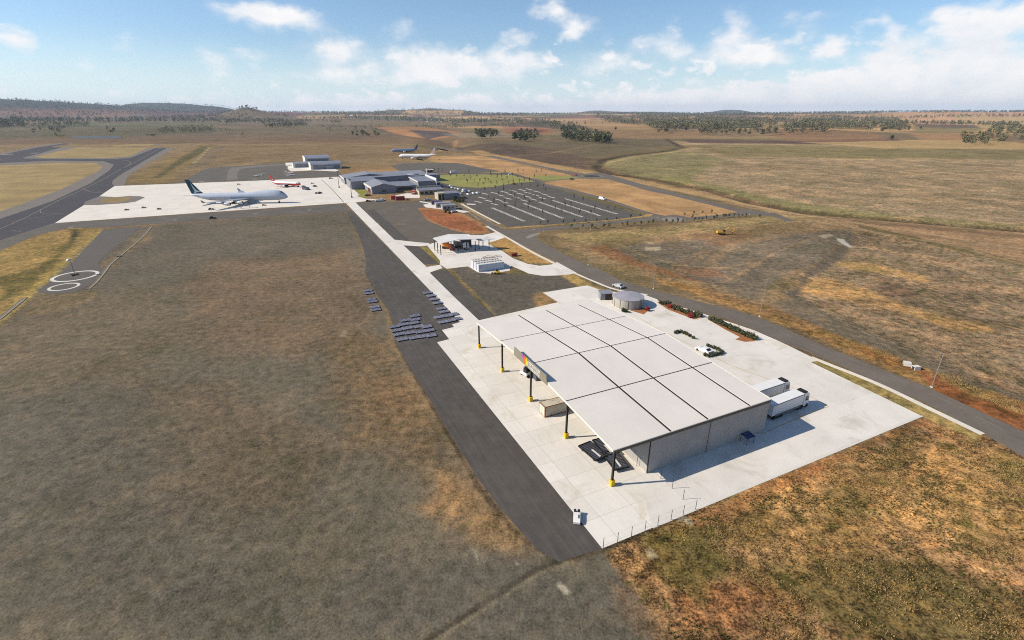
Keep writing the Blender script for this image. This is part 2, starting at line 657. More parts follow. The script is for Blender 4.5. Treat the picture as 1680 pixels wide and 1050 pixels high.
# patches of soil and grass, plus the gully's painted shadow: photo-traced outline, colour, soft edge (m), strength, mottling
PT = [
    # ---- far plain, back to front
    ([(-900, 187), (2600, 187), (2600, 203), (-900, 203)], (138, 114, 96), 300, .3, .5),
    ([(-200, 189), (300, 189), (420, 194), (250, 199), (-200, 199)], (112, 84, 80), 60, .8, .3),
    ([(-100, 192), (110, 191), (230, 195), (120, 200), (-100, 199)], (146, 110, 94), 30, .6, .3),
    ([(180, 190), (420, 189), (520, 192), (470, 197), (260, 196)], (104, 66, 66), 30, .75, .3),
    ([(560, 187.5), (800, 187), (800, 189.5), (600, 190)], (92, 118, 78), 60, .7, .2),
    ([(720, 187.2), (830, 187.4), (830, 189.3), (700, 189.2)], (72, 140, 92), 40, .9, .1),
    ([(820, 187), (1020, 187.5), (1000, 192), (880, 193), (820, 190)], (196, 156, 106), 50, .8, .3),
    ([(1120, 188), (1300, 188), (1290, 192), (1140, 192.6)], (102, 122, 88), 40, .6, .2),
    ([(1400, 189), (1760, 188), (1760, 196), (1560, 199), (1460, 197)], (208, 160, 118), 30, .85, .2),
    ([(1500, 202.5), (1600, 203.5), (1610, 208), (1560, 210), (1500, 206)], (84, 70, 62), 12, .8, .2),
    ([(1610, 203), (1700, 202), (1700, 206), (1620, 208)], (160, 150, 96), 12, .7, .2),
    ([(1240, 194), (1500, 194), (1500, 200), (1250, 198)], (188, 148, 104), 40, .6, .3),
    ([(-300, 198), (720, 196), (760, 226), (300, 234), (-300, 240)], (110, 100, 82), 60, .8, .8),
    ([(-300, 210), (200, 206), (420, 214), (200, 225), (-300, 226)], (88, 86, 62), 40, .6, .8),
    ([(-300, 226), (760, 220), (760, 236), (-300, 238)], (124, 98, 76), 30, .6, .5),
    ([(560, 198), (830, 196), (850, 204), (640, 206)], (128, 110, 78), 40, .6, .4),
    ([(610, 208), (690, 206), (760, 214), (740, 222), (650, 220)], (176, 128, 86), 12, .8, .5),
    ([(665, 212), (735, 213), (752, 219), (700, 221)], (80, 76, 80), 8, .85, .3),  # shadow inside the gully, painted into the ground colour
    ([(725, 215), (830, 213), (845, 219), (760, 224)], (150, 140, 122), 14, .5, .3),
    ([(826, 205), (905, 208), (905, 214), (830, 214)], (152, 98, 74), 12, .75, .3),
    ([(846, 209), (900, 209), (890, 213), (840, 213)], (112, 62, 52), 8, .8, .3),
    ([(900, 224), (935, 230), (905, 232), (885, 227)], (200, 160, 124), 5, .8, .2),
    ([(930, 222), (1100, 222), (1130, 236), (1040, 250), (960, 258), (860, 252), (760, 232)], (112, 99, 76), 18, .85, .6),
    ([(900, 196), (1100, 198), (1120, 206), (1000, 210), (930, 204)], (190, 152, 100), 25, .6, .3),
    ([(985, 206), (1160, 212), (1150, 222), (1050, 224), (980, 216)], (156, 122, 86), 20, .6, .4),
    ([(740, 236), (860, 238), (980, 262), (960, 276), (880, 268), (780, 250)], (96, 80, 68), 10, .85, .7),
    # ---- right hand plain
    ([(1100, 228), (1400, 232), (1900, 238), (1900, 400), (1500, 362), (1330, 346), (1180, 312), (1060, 288), (985, 270), (1000, 260), (1090, 248), (1130, 240)], (158, 136, 106), 8, .95, 1.4),
    ([(1000, 258), (1120, 246), (1190, 262), (1130, 300), (1020, 284), (985, 270)], (132, 126, 84), 8, .7, .8),
    ([(1120, 236), (1500, 240), (1900, 246), (1900, 262), (1400, 260), (1180, 256)], (128, 116, 76), 12, .8, .7),
    ([(1100, 288), (1240, 318), (1340, 338), (1480, 352), (1480, 362), (1330, 348), (1200, 322), (1080, 294)], (122, 122, 74), 5, .6, .6),
    ([(1480, 352), (1800, 378), (1800, 384), (1480, 362)], (128, 120, 76), 5, .5, .6),
    ([(1120, 224), (1240, 228), (1470, 218), (1480, 226), (1400, 234), (1130, 233)], (104, 80, 70), 8, .95, .3),
    ([(1240, 206), (1440, 214), (1480, 226), (1420, 234), (1300, 226)], (150, 112, 78), 14, .6, .4),
    ([(1310, 230), (1480, 224), (1620, 218), (1700, 232), (1700, 240), (1450, 242)], (190, 158, 106), 10, .8, .3),
    ([(1480, 210), (1640, 214), (1630, 222), (1520, 222)], (168, 128, 88), 10, .8, .4),
    ([(1500, 206), (1620, 208), (1600, 214), (1500, 213)], (128, 116, 76), 8, .8, .4),
    ([(1560, 196), (1760, 198), (1760, 212), (1640, 214)], (186, 160, 110), 12, .6, .4),
    ([(1280, 200), (1420, 206), (1330, 212), (1240, 206)], (190, 160, 106), 12, .4, .4),
    # strip of bare earth and tracks between plain and works
    ([(1130, 300), (1330, 350), (1500, 364), (1800, 386), (1800, 470), (1560, 408), (1450, 383), (1370, 372), (1300, 356), (1240, 340), (1120, 312)], (166, 134, 100), 3, .9, .7),
    ([(1340, 354), (1540, 372), (1800, 398), (1800, 404), (1540, 378), (1340, 360)], (118, 94, 72), 2, .6, .6),
    ([(1420, 376), (1600, 392), (1800, 426), (1800, 432), (1600, 398), (1430, 380)], (126, 104, 80), 2, .4, .6),
    ([(1400, 366), (1500, 388), (1640, 420), (1760, 452), (1760, 458), (1600, 418), (1480, 392), (1410, 374)], (98, 90, 58), 1.5, .8, .6),
    ([(1395, 382), (1480, 394), (1640, 428), (1760, 466), (1760, 474), (1560, 420), (1440, 396)], (120, 116, 100), 2, .7, .6),
    # ---- airfield grass behind the apron
    ([(-400, 237), (340, 236), (640, 238), (760, 252), (880, 272), (720, 276), (560, 266), (460, 266), (300, 286), (-400, 300)], (141, 120, 90), 6, .9, .8),
    ([(340, 236), (640, 240), (740, 258), (560, 262), (350, 262)], (130, 106, 78), 8, .6, .7),
    ([(700, 262), (840, 268), (900, 288), (760, 276)], (188, 150, 98), 5, .7, .4),
    ([(760, 270), (920, 290), (760, 280)], (196, 154, 104), 4, .6, .4),
    ([(500, 272), (700, 268), (700, 300), (560, 296)], (146, 118, 82), 4, .8, .5),
    ([(590, 278), (680, 276), (670, 292), (570, 292)], (170, 132, 88), 4, .5, .5),
    ([(328, 236), (360, 240), (318, 268), (290, 290), (270, 300), (205, 300), (252, 272)], (140, 118, 78), 4, .8, .8),
    ([(330, 240), (348, 241), (300, 268), (262, 292), (250, 293), (292, 262)], (84, 82, 50), 2.5, .75, .8),
    ([(348, 238), (372, 240), (340, 272), (300, 280), (322, 262)], (118, 104, 84), 2.5, .6, .7),
    # ---- left grass
    ([(-200, 255), (170, 262), (185, 268), (90, 326), (-200, 440)], (158, 132, 84), 2.5, .9, .7),
    ([(120, 262), (165, 268), (120, 285), (60, 310), (0, 332), (0, 318), (90, 290)], (130, 118, 70), 4, .5, .8),
    ([(-200, 440), (0, 410), (60, 385), (120, 374), (172, 376), (110, 430), (60, 478), (0, 540), (-200, 640)], (156, 130, 80), 1.5, .95, .9),
    ([(0, 455), (60, 440), (110, 400), (122, 376), (133, 378), (120, 402), (60, 462), (0, 502)], (98, 92, 50), 2.0, .75, .9),
    ([(117, 377), (128, 376), (126, 388), (117, 400)], (66, 58, 44), .8, .8, .5),
    ([(160, 380), (175, 376), (60, 476), (-20, 540), (-20, 530)], (176, 152, 84), .8, .6, .8),
    # ---- large dry brown field on the left
    ([(172, 376), (565, 348), (603, 435), (650, 560), (785, 785), (917, 922), (990, 905), (1040, 960), (1085, 1060), (1120, 1300), (-900, 1300), (-500, 700), (0, 540), (60, 478), (110, 430)], (114, 105, 89), 1.0, 1.0, .42),
    ([(260, 364), (575, 348), (590, 400), (560, 420), (300, 440), (150, 480), (180, 420)], (110, 100, 86), 6, .6, .4),
    ([(360, 430), (560, 410), (610, 470), (600, 560), (480, 600), (330, 560), (280, 480)], (126, 106, 84), 9, .75, .6),
    ([(60, 500), (250, 470), (330, 540), (220, 640), (0, 660), (-100, 560)], (122, 106, 84), 8, .5, .6),
    ([(560, 540), (645, 560), (720, 690), (800, 800), (870, 890), (760, 870), (640, 760), (560, 640)], (128, 106, 78), 5, .7, .8),
    ([(720, 770), (800, 810), (850, 880), (790, 890), (700, 840)], (160, 128, 90), 2.5, .75, .8),
    ([(600, 640), (660, 600), (700, 680), (660, 720), (600, 700)], (122, 100, 74), 5, .5, .8),
    ([(640, 500), (652, 566), (700, 650), (790, 795), (778, 800), (690, 665), (636, 560)], (140, 118, 90), .8, .5, .6),
    ([(250, 640), (480, 640), (560, 760), (420, 860), (200, 820)], (114, 98, 78), 8, .6, .7),
    ([(0, 640), (200, 680), (380, 860), (500, 1000), (300, 1060), (-300, 1060), (-300, 700)], (102, 96, 84), 10, .7, .5),
    ([(640, 930), (900, 920), (1010, 960), (1040, 1060), (560, 1060), (560, 980)], (105, 98, 86), 3, .8, .4),
    ([(777, 902), (786, 905), (784, 920), (778, 916)], (186, 174, 156), .3, .8, .2),
    ([(845, 922), (852, 922), (853, 928), (846, 927)], (200, 190, 172), .2, .8, .2),
    ([(556, 548), (568, 542), (566, 552), (558, 554)], (160, 146, 120), .8, .7, .2),
    ([(912, 958), (920, 958), (934, 972), (928, 974)], (186, 174, 150), .3, .8, .2),
    ([(160, 440), (250, 372), (246, 392), (200, 420), (150, 474), (150, 455)], (140, 118, 84), 1.5, .6, .7),
    ([(60, 480), (160, 476), (140, 500), (40, 520), (20, 512)], (130, 112, 80), 2, .6, .7),
    # ---- foreground grass, lower right
    ([(988, 902), (1140, 836), (1513, 686), (1540, 684), (1610, 712), (1700, 760), (2600, 1100), (2600, 1500), (1100, 1500), (1075, 1050), (1040, 970), (1000, 925)], (146, 114, 78), .8, 1.0, 2.4),
    ([(1180, 850), (1500, 720), (1640, 760), (1700, 860), (1500, 900), (1300, 960)], (172, 134, 84), 5, .7, 1.9),
    ([(1250, 940), (1420, 900), (1560, 940), (1700, 1000), (1640, 1070), (1380, 1020)], (90, 84, 44), 3, .65, 1.9),
    ([(1160, 850), (1250, 838), (1290, 870), (1230, 905), (1170, 890)], (104, 90, 50), 2, .6, 1.9),
    ([(1440, 820), (1560, 780), (1660, 830), (1600, 880), (1480, 860)], (186, 146, 92), 3, .6, 1.9),
    ([(1100, 960), (1230, 930), (1300, 990), (1200, 1050), (1110, 1040)], (150, 104, 68), 2.5, .6, 1.9),
    ([(1330, 830), (1400, 800), (1440, 830), (1380, 880), (1330, 870)], (92, 88, 46), 2.5, .55, 1.9),
    ([(1050, 880), (1140, 850), (1190, 920), (1150, 990), (1080, 960)], (98, 92, 48), 1.5, .7, 1.9),
    ([(1470, 690), (1530, 690), (1460, 740), (1400, 760), (1380, 740)], (128, 108, 84), 1.5, .5, 1.0),
    ([(1120, 858), (1300, 776), (1513, 687), (1530, 692), (1310, 790), (1160, 864)], (160, 112, 72), .6, .6, .8),
    ([(1040, 1060), (1000, 960), (1040, 950), (1120, 1060)], (126, 102, 78), 1.5, .7, 1.0),
    ([(1058, 902), (1066, 898), (1082, 912), (1080, 918), (1064, 916), (1060, 908)], (190, 178, 148), .35, .85, .3),
    ([(1110, 850), (1126, 848), (1140, 858), (1130, 862), (1116, 856)], (172, 158, 136), .3, .8, .3),
    ([(1640, 740), (1700, 770), (1700, 820), (1640, 780)], (96, 92, 48), 1, .6, 1.0),
    # ---- grass strip between yard and road
    ([(1328, 592), (1345, 592), (1440, 630), (1530, 670), (1612, 712), (1600, 722), (1513, 684)], (168, 146, 92), .4, 1.0, .7),
    ([(1100, 470), (1280, 530), (1420, 590), (1560, 650), (1680, 708), (1760, 745), (1900, 760), (1700, 660), (1500, 580), (1300, 500), (1240, 470), (1110, 450), (985, 425), (930, 402)], (166, 128, 80), 1.2, .95, 1.1),
    ([(1500, 600), (1600, 650), (1700, 690), (1700, 720), (1600, 675), (1520, 630)], (142, 82, 52), 1.2, .75, 1.0),
    ([(1550, 612), (1600, 628), (1630, 648), (1600, 646), (1560, 628)], (88, 84, 48), .8, .8, .8),
    ([(1640, 640), (1760, 680), (1760, 700), (1640, 660)], (132, 92, 62), 1.2, .7, 1.0),
    ([(1400, 565), (1480, 590), (1500, 610), (1430, 590)], (150, 100, 62), 1.2, .6, 1.0),
    ([(1150, 470), (1320, 515), (1500, 575), (1700, 640), (1700, 652), (1480, 580), (1300, 528), (1150, 482)], (128, 100, 74), 1.5, .6, .9),
    # grey fill bank
    ([(1225, 470), (1245, 462), (1285, 470), (1400, 532), (1560, 596), (1760, 668), (1760, 690), (1560, 620), (1400, 560), (1260, 500)], (124, 112, 94), 1.2, .9, .6),
    ([(905, 395), (1000, 378), (1180, 360), (1330, 350), (1400, 375), (1390, 400), (1330, 440), (1290, 470), (1300, 490), (1240, 500), (1150, 470), (1060, 455), (970, 430)], (146, 122, 90), 3, .95, .9),
    ([(1060, 398), (1180, 390), (1390, 376), (1380, 405), (1320, 440), (1260, 465), (1240, 490), (1160, 470), (1080, 440), (990, 410)], (116, 106, 92), 3, .85, .9),
    ([(1130, 385), (1220, 378), (1260, 392), (1180, 405)], (146, 110, 78), 2.5, .6, .7),
    ([(960, 404), (1000, 404), (1060, 432), (1160, 462), (1180, 470), (1080, 450), (1000, 424)], (142, 98, 66), 2, .7, .8),
    ([(1100, 440), (1160, 440), (1190, 452), (1150, 456)], (160, 112, 74), 2, .5, .8),
    ([(905, 385), (1090, 372), (1290, 352), (1330, 356), (1200, 372), (1050, 388), (960, 400)], (164, 142, 98), 2, .8, .9),
    ([(1060, 396), (1072, 397), (1072, 401), (1062, 400)], (186, 172, 140), .8, .8, .2),
    ([(1058, 406), (1084, 405), (1084, 410), (1060, 411)], (190, 172, 138), .8, .8, .2),
    ([(1150, 430), (1210, 392), (1390, 368), (1394, 372), (1216, 400), (1170, 436)], (166, 136, 100), 1.5, .5, .7),
    # low field
    ([(1285, 468), (1292, 482), (1340, 505), (1420, 545), (1520, 590), (1620, 632), (1700, 665), (1800, 700), (2050, 640), (1700, 448), (1560, 408), (1455, 385), (1392, 378), (1380, 400), (1340, 430)], (144, 122, 95), 1.5, .95, 1.3),
    ([(1290, 468), (1350, 450), (1420, 470), (1500, 500), (1620, 530), (1640, 540), (1560, 535), (1440, 500), (1340, 480)], (188, 146, 92), 2.0, .65, .9),
    ([(1368, 424), (1440, 430), (1530, 450), (1520, 458), (1440, 444), (1372, 432)], (194, 154, 98), 1.8, .65, .9),
    ([(1420, 466), (1480, 466), (1520, 484), (1460, 488)], (112, 86, 70), 2.5, .6, .8),
    ([(1280, 350 + 130), (1300, 476), (1330, 440), (1380, 402), (1392, 376), (1400, 380), (1385, 420), (1330, 452), (1302, 488)], (102, 95, 84), 1.0, .7, .5),
    ([(1370, 392), (1384, 391), (1398, 402), (1394, 404)], (214, 206, 190), .5, .9, .1),
    ([(1345, 386), (1362, 384), (1366, 387), (1350, 390)], (196, 180, 150), .8, .7, .1),
    # ---- centre: gravel yard between path and terminal
    ([(583, 333), (680, 330), (700, 326), (760, 345), (800, 372), (830, 384), (715, 410), (660, 408)], (108, 99, 88), 1.2, 1.0, .4),
    ([(655, 346), (668, 342), (676, 362), (700, 368), (672, 372), (650, 370)], (152, 124, 96), 1.6, .7, .5),
    ([(664, 378), (684, 376), (700, 392), (690, 402), (672, 392)], (156, 124, 82), 1.6, .8, .6),
    ([(684, 340), (700, 336), (728, 345), (760, 350), (790, 366), (808, 384), (770, 384), (735, 376), (700, 362)], (172, 124, 86), 1.2, .95, .6),
    ([(690, 344), (722, 346), (752, 352), (782, 366), (796, 380), (765, 379), (730, 371), (700, 358)], (148, 92, 62), 1.4, .85, .7),
    ([(811, 380), (830, 388), (870, 410), (912, 432), (870, 432), (838, 418), (826, 412), (800, 400), (795, 392)], (172, 136, 84), .8, 1.0, .6),
    ([(688, 404), (700, 402), (724, 422), (722, 434), (712, 430)], (138, 124, 70), .5, .95, .7),
    ([(733, 440), (780, 436), (790, 446), (850, 450), (900, 450), (920, 448), (960, 470), (985, 500), (800, 530), (720, 455)], (102, 95, 84), 1.0, 1.0, .35),
    ([(730, 441), (742, 440), (760, 462), (790, 490), (815, 520), (800, 520), (752, 465)], (142, 120, 78), .6, .8, .6),
    ([(872, 482), (900, 478), (925, 490), (922, 500), (880, 506), (880, 495)], (156, 124, 82), 1.4, .8, .7),
    ([(918, 450), (938, 447), (965, 465), (1000, 478), (985, 486), (955, 474)], (166, 140, 86), .8, .95, .7),
    ([(950, 480), (1010, 478), (1060, 500), (1060, 520), (1010, 520)], (158, 110, 70), .6, .6, .6),
    ([(810, 438), (838, 440), (836, 448), (806, 450)], (150, 118, 84), .8, .6, .6),
    # car park verges, lawn, golden paddock
    ([(712, 292), (745, 286), (800, 283), (872, 287), (886, 297), (840, 301), (790, 307), (745, 305), (722, 300)], (150, 150, 84), 1.5, 1.0, .35),
    ([(745, 290), (800, 286), (850, 290), (820, 300), (760, 301)], (138, 142, 78), 3, .5, .3),
    ([(866, 285), (910, 286), (955, 292), (890, 296)], (158, 152, 88), 1.2, 1.0, .35),
    ([(905, 299), (980, 293), (1030, 303), (1100, 322), (1190, 346), (1090, 353), (1060, 350), (990, 326), (930, 310)], (192, 148, 96), 1.2, 1.0, .5),
    ([(1000, 308), (1090, 330), (1160, 344), (1080, 346), (1000, 322)], (168, 116, 70), 3, .35, .6),
    ([(835, 375), (1060, 357), (1078, 353), (1068, 350), (1056, 354), (835, 371)], (180, 146, 94), .8, 1.0, .4),
    ([(756, 331), (770, 340), (818, 372), (836, 374), (820, 378), (800, 369), (752, 338)], (168, 142, 104), .6, .9, .5),
    ([(700, 316), (770, 326), (760, 334), (748, 330)], (150, 122, 92), .6, .8, .4),
    ([(715, 238), (830, 256), (980, 282), (1010, 286), (1290, 346), (1290, 352), (1000, 292), (820, 262)], (186, 152, 104), 2.5, .8, .4),
    ([(880, 238), (960, 258), (980, 274), (860, 250)], (112, 92, 74), 4, .5, .6),
    ([(567, 302), (580, 301), (602, 322), (588, 324)], (140, 136, 74), .6, .9, .4),
    ([(578, 313), (600, 311), (604, 322), (592, 325)], (146, 142, 76), .5, 1, .4),
]
# tracks, drains and seams: line, width (m), colour, soft, strength
LN = [
    ([(1095, 222), (1103, 230), (1118, 240), (1130, 241), (1090, 248), (1030, 254), (992, 261), (980, 274), (1000, 284), (1080, 294), (1170, 312), (1240, 332), (1330, 348), (1480, 360), (1700, 378)], 6, (64, 52, 42), 6, .85),
    ([(1000, 266), (1040, 258), (1100, 250), (1150, 244), (1200, 240)], 4, (186, 158, 116), 4, .75),
    ([(1130, 240), (1160, 238), (1200, 234)], 4, (90, 74, 58), 4, .5),
    ([(850, 256), (900, 252), (930, 246), (980, 236)], 3, (160, 134, 100), 3, .6),
    ([(1030, 296), (1180, 326), (1300, 350), (1420, 368), (1700, 412)], 2.2, (192, 162, 124), 1.5, .7),
    ([(1130, 318), (1300, 356), (1420, 378), (1560, 402), (1700, 440)], 1.8, (188, 158, 120), 1.5, .5),
    ([(1040, 300), (1260, 345)], 1.5, (110, 84, 62), 1.5, .5),
    ([(1180, 300), (1260, 288), (1380, 282), (1520, 286)], 2.5, (176, 154, 122), 3, .4),
    ([(1240, 322), (1340, 300), (1480, 292), (1620, 300)], 2.5, (112, 100, 66), 5, .45),
    ([(1320, 500), (1400, 488), (1500, 492), (1600, 520), (1680, 528)], 2.0, (96, 80, 64), 3, .6),
    ([(1400, 400), (1480, 410), (1560, 432), (1680, 470)], 1.6, (182, 156, 118), 2, .5),
    ([(1010, 400), (1060, 420), (1120, 436), (1180, 440), (1240, 430)], 1.4, (176, 150, 112), 1.5, .45),
    ([(748, 226), (744, 240), (752, 246), (800, 256), (880, 268), (960, 280)], 7, (176, 138, 98), 4, .8),
    ([(735, 232), (748, 236), (752, 246)], 7, (84, 64, 52), 4, .6),
    ([(0, 238), (340, 236), (420, 232), (640, 236), (720, 242)], 6, (166, 132, 94), 4, .5),
    ([(690, 1060), (800, 985), (880, 935), (930, 918), (990, 901), (1060, 872)], .45, (70, 62, 50), .5, .8),
    ([(700, 1060), (810, 990), (885, 940), (940, 922)], .3, (146, 132, 106), .3, .6),
    ([(990, 903), (1060, 870), (1140, 838)], .4, (78, 68, 48), .4, .8),
    ([(602, 435), (601, 450), (621, 484), (640, 510), (646, 530), (648, 558), (660, 580), (720, 686), (785, 800), (850, 878), (914, 922)], .5, (64, 56, 46), .4, .7),
    ([(740, 445), (756, 465), (785, 492), (808, 520)], .5, (72, 66, 50), .5, .7),
    ([(760, 456), (790, 452), (830, 449)], .3, (150, 136, 108), .3, .4),
    ([(1290, 478), (1340, 500), (1420, 540), (1520, 584), (1620, 626), (1700, 658)], .5, (152, 142, 122), .4, .6),
    ([(1040, 392), (1120, 384), (1220, 372), (1300, 364), (1400, 360)], 1.0, (190, 160, 116), 1.0, .6),
    ([(1190, 462), (1230, 440), (1270, 415), (1320, 395), (1350, 386)], .8, (176, 142, 104), .7, .6),
    ([(1080, 450), (1130, 425), (1160, 408)], .8, (166, 126, 84), .7, .5),
    ([(1090, 452), (1140, 428), (1172, 410)], .8, (166, 126, 84), .7, .5),
    ([(1130, 488), (1240, 523), (1360, 575), (1440, 615)], .4, (190, 156, 104), .5, .5),
    ([(170, 378), (118, 428), (60, 478), (0, 530)], .5, (196, 176, 110), .4, .7),
    ([(168, 381), (116, 431), (56, 482), (0, 536)], .3, (104, 92, 56), .3, .7),
    ([(345, 240), (330, 256), (318, 268)], 1.5, (190, 170, 134), 1.5, .6),
    ([(300, 300), (320, 284), (338, 276)], 1.5, (160, 132, 92), 1.5, .6),
    ([(1150, 232), (1300, 240), (1700, 243)], 6, (104, 94, 66), 6, .45),
]


def build_ground():
    a1 = np.radians(np.linspace(-66, 66, 620))
    a2 = np.radians(np.linspace(66, 294, 60))[1:-1]
    az = np.concatenate([a1, a2])
    rs = [8.0]
    while rs[-1] < 30000:
        r = rs[-1]
        k = .0075 if r < 700 else .0075 + .009 * min(1, (r - 700) / 3000)
        if r > 9000: k = .04
        if r < 40: k = .05
        rs.append(r * (1 + k))
    rs = np.array(rs)
    R, AZ_ = np.meshgrid(rs, az, indexing='ij')
    X = (R * np.sin(AZ_)).ravel()
    Y = (R * np.cos(AZ_)).ravel()
    nr, na = R.shape
    Z = height(X, Y)
    # colours
    col = np.zeros((X.size, 3))
    base = np.array(A(132, 110, 82))
    dry = np.array(A(160, 132, 92))
    grn = np.array(A(104, 100, 66))
    n = vnoise(X, Y, 260, 4, 8)[:, None]
    col[:] = base
    col += (dry - base) * sst(.5, .75, n) * .7
    col += (grn - base) * sst(.5, .25, n) * .7
    # field mosaic far away
    r = np.hypot(X, Y)
    cx_, cy_ = np.floor((X + .3 * Y + 150 * np.sin(Y / 500)) / 820), np.floor((Y - .12 * X + 120 * np.sin(X / 900)) / 640)
    hsh = np.abs(np.sin(cx_ * 12.9898 + cy_ * 78.233) * 43758.5453) % 1
    pal = np.array([A(190, 150, 104), A(92, 70, 68), A(232, 188, 128), A(88, 86, 62), A(150, 88, 70), A(88, 124, 74), A(214, 168, 120), A(120, 96, 76)])
    fc = pal[(hsh * 8).astype(int) % 8]
    w = (sst(2300, 3200, r) * .85)[:, None]
    col = col * (1 - w) + fc * w
    amt = np.full(X.size, .6)
    wx = (vnoise(X, Y, 9, 4, 11) - .5)
    for pts, rgb, soft, st, am in PT:
        poly = [P2(*q) for q in pts]
        x0, x1 = min(p[0] for p in poly) - 3 * soft, max(p[0] for p in poly) + 3 * soft
        y0, y1 = min(p[1] for p in poly) - 3 * soft, max(p[1] for p in poly) + 3 * soft
        i = np.nonzero((X > x0) & (X < x1) & (Y > y0) & (Y < y1))[0]
        if not i.size: continue
        d = sdist(poly, X[i], Y[i])
        nn = vnoise(X[i], Y[i], soft * 3 + 1.0, 4, 13) - .5
        w = sst(-soft, soft, d + nn * soft * 3.0) * st
        c = np.array(A(*rgb))
        col[i] += (c - col[i]) * w[:, None]
        amt[i] += (am - amt[i]) * w
    for pts, wid, rgb, soft, st in LN:
        ln = [P2(*q) for q in pts]
        i = np.arange(X.size)
        x0, x1 = min(p[0] for p in ln) - 40, max(p[0] for p in ln) + 40
        y0, y1 = min(p[1] for p in ln) - 40, max(p[1] for p in ln) + 40
        i = np.nonzero((X > x0) & (X < x1) & (Y > y0) & (Y < y1))[0]
        d = ldist(ln, X[i], Y[i]) + (vnoise(X[i], Y[i], wid * 3, 2, 5) - .5) * wid
        w = (1 - sst(wid * .5, wid * .5 + soft, d)) * st * (0.6 + .4 * vnoise(X[i], Y[i], 12, 2, 9))
        col[i] += (np.array(A(*rgb)) - col[i]) * w[:, None]
    # hills: scrub on the slopes
    hw = np.maximum(sst(82, 105, Z), sst(8000, 9000, r) * .6)[:, None]
    col = col * (1 - hw) + np.array(A(76, 84, 84)) * hw
    V = np.stack([X, Y, Z], 1)
    V = np.vstack([V, [[0, 0, 0]]])
    col = np.vstack([col, col[:1]])
    amt = np.append(amt, .6)
    ii, jj = np.meshgrid(np.arange(nr - 1), np.arange(na), indexing='ij')
    j2 = (jj + 1) % na
    F = np.stack([ii * na + jj, (ii + 1) * na + jj, (ii + 1) * na + j2, ii * na + j2], -1).reshape(-1, 4)[:, ::-1]
    nq = len(F)
    cap = np.stack([np.arange(na), (np.arange(na) + 1) % na, np.full(na, len(V) - 1)], 1)[:, ::-1]
    me = bpy.data.meshes.new('ground')
    me.vertices.add(len(V))
    me.vertices.foreach_set('co', V.ravel())
    loops = np.concatenate([F.ravel(), cap.ravel()])
    me.loops.add(len(loops))
    me.loops.foreach_set('vertex_index', loops.astype(np.int32))
    starts = np.concatenate([np.arange(nq) * 4, nq * 4 + np.arange(na) * 3])
    me.polygons.add(nq + na)
    me.polygons.foreach_set('loop_start', starts.astype(np.int32))
    me.polygons.foreach_set('use_smooth', np.ones(nq + na, bool))
    me.update(calc_edges=True)
    ca = me.color_attributes.new('soil', 'FLOAT_COLOR', 'POINT')
    rgba = np.concatenate([np.clip(col, 0.005, .8), np.clip(amt, 0, 3)[:, None]], 1)
    ca.data.foreach_set('color', rgba.astype(np.float32).ravel())
    m = bpy.data.materials.new('soil_and_grass')
    m.use_nodes = True
    T = NT(m.node_tree)
    b = m.node_tree.nodes['Principled BSDF']
    b.inputs['Roughness'].default_value = 0.95
    b.inputs['Specular IOR Level'].default_value = 0.08
    at = T.node('ShaderNodeAttribute', attribute_name='soil')
    geo = T.node('ShaderNodeNewGeometry').outputs['Position']
    n0 = T.noise(geo, 0.013, 6, .6, .5)
    nf = T.noise(geo, 0.0028, 5, .6, .8)
    n1 = T.noise(geo, 0.085, 7, .62, .4)
    n2 = T.noise(geo, 0.55, 6, .65)
    n3 = T.noise(geo, 2.6, 4, .7)
    nh = T.noise(geo, 0.27, 8, .7, .9)
    ng = T.noise(geo, 0.03, 7, .62, 1.2)
    am = at.outputs['Alpha']
    s = T.math('ADD', T.math('MULTIPLY', T.math('SUBTRACT', n0, .5), .9), T.math('MULTIPLY', T.math('SUBTRACT', nf, .5), .7))
    s = T.math('ADD', s, T.math('MULTIPLY', T.math('SUBTRACT', n1, .5), .85))
    s = T.math('ADD', s, T.math('MULTIPLY', T.math('SUBTRACT', n2, .5), 2.6))
    s = T.math('ADD', s, T.math('MULTIPLY', T.math('SUBTRACT', n3, .5), 3.0))
    f = T.math('ADD', 1.0, T.math('MULTIPLY', s, T.math('MULTIPLY_ADD', am, .6, .4)))
    f = T.math('MAXIMUM', f, .25)
    cc = T.node('ShaderNodeCombineColor')
    for i in range(3): T.l.new(f, cc.inputs[i])
    c = T.mix(1.0, at.outputs['Color'], cc.outputs[0], 'MULTIPLY')
    # tint towards straw or towards green tufts
    straw = T.mix(1.0, c, (1.5, 1.36, 1.12, 1), 'MULTIPLY')
    green = T.mix(1.0, c, (.50, .64, .42, 1), 'MULTIPLY')
    red = T.mix(1.0, c, (1.08, .84, .66, 1), 'MULTIPLY')
    k = T.math('MINIMUM', am, 1.0)
    c = T.mix(T.math('MULTIPLY', T.mr(nh, .5, .62, 0, .85, True), k), c, straw)
    c = T.mix(T.math('MULTIPLY', T.mr(nh, .47, .37, 0, .85, True), k), c, green)
    c = T.mix(T.math('MULTIPLY', T.mr(ng, .51, .59, 0, .75, True), am), c, T.mix(1.0, c, (1.38, 1.28, 1.2, 1), 'MULTIPLY'))
    c = T.mix(T.math('MULTIPLY', T.mr(ng, .47, .40, 0, .65, True), k), c, T.mix(1.0, c, (.68, .72, .58, 1), 'MULTIPLY'))
    c = T.mix(T.math('MULTIPLY', T.mr(T.noise(geo, .06, 7, .66, .6), .54, .7, 0, .5, True), k), c, red)
    T.l.new(c, b.inputs['Base Color'])
    bn = T.node('ShaderNodeBump')
    bn.inputs['Strength'].default_value = 0.55
    bn.inputs['Distance'].default_value = 0.35
    T.l.new(T.math('ADD', n2, T.math('MULTIPLY', n3, .4)), bn.inputs['Height'])
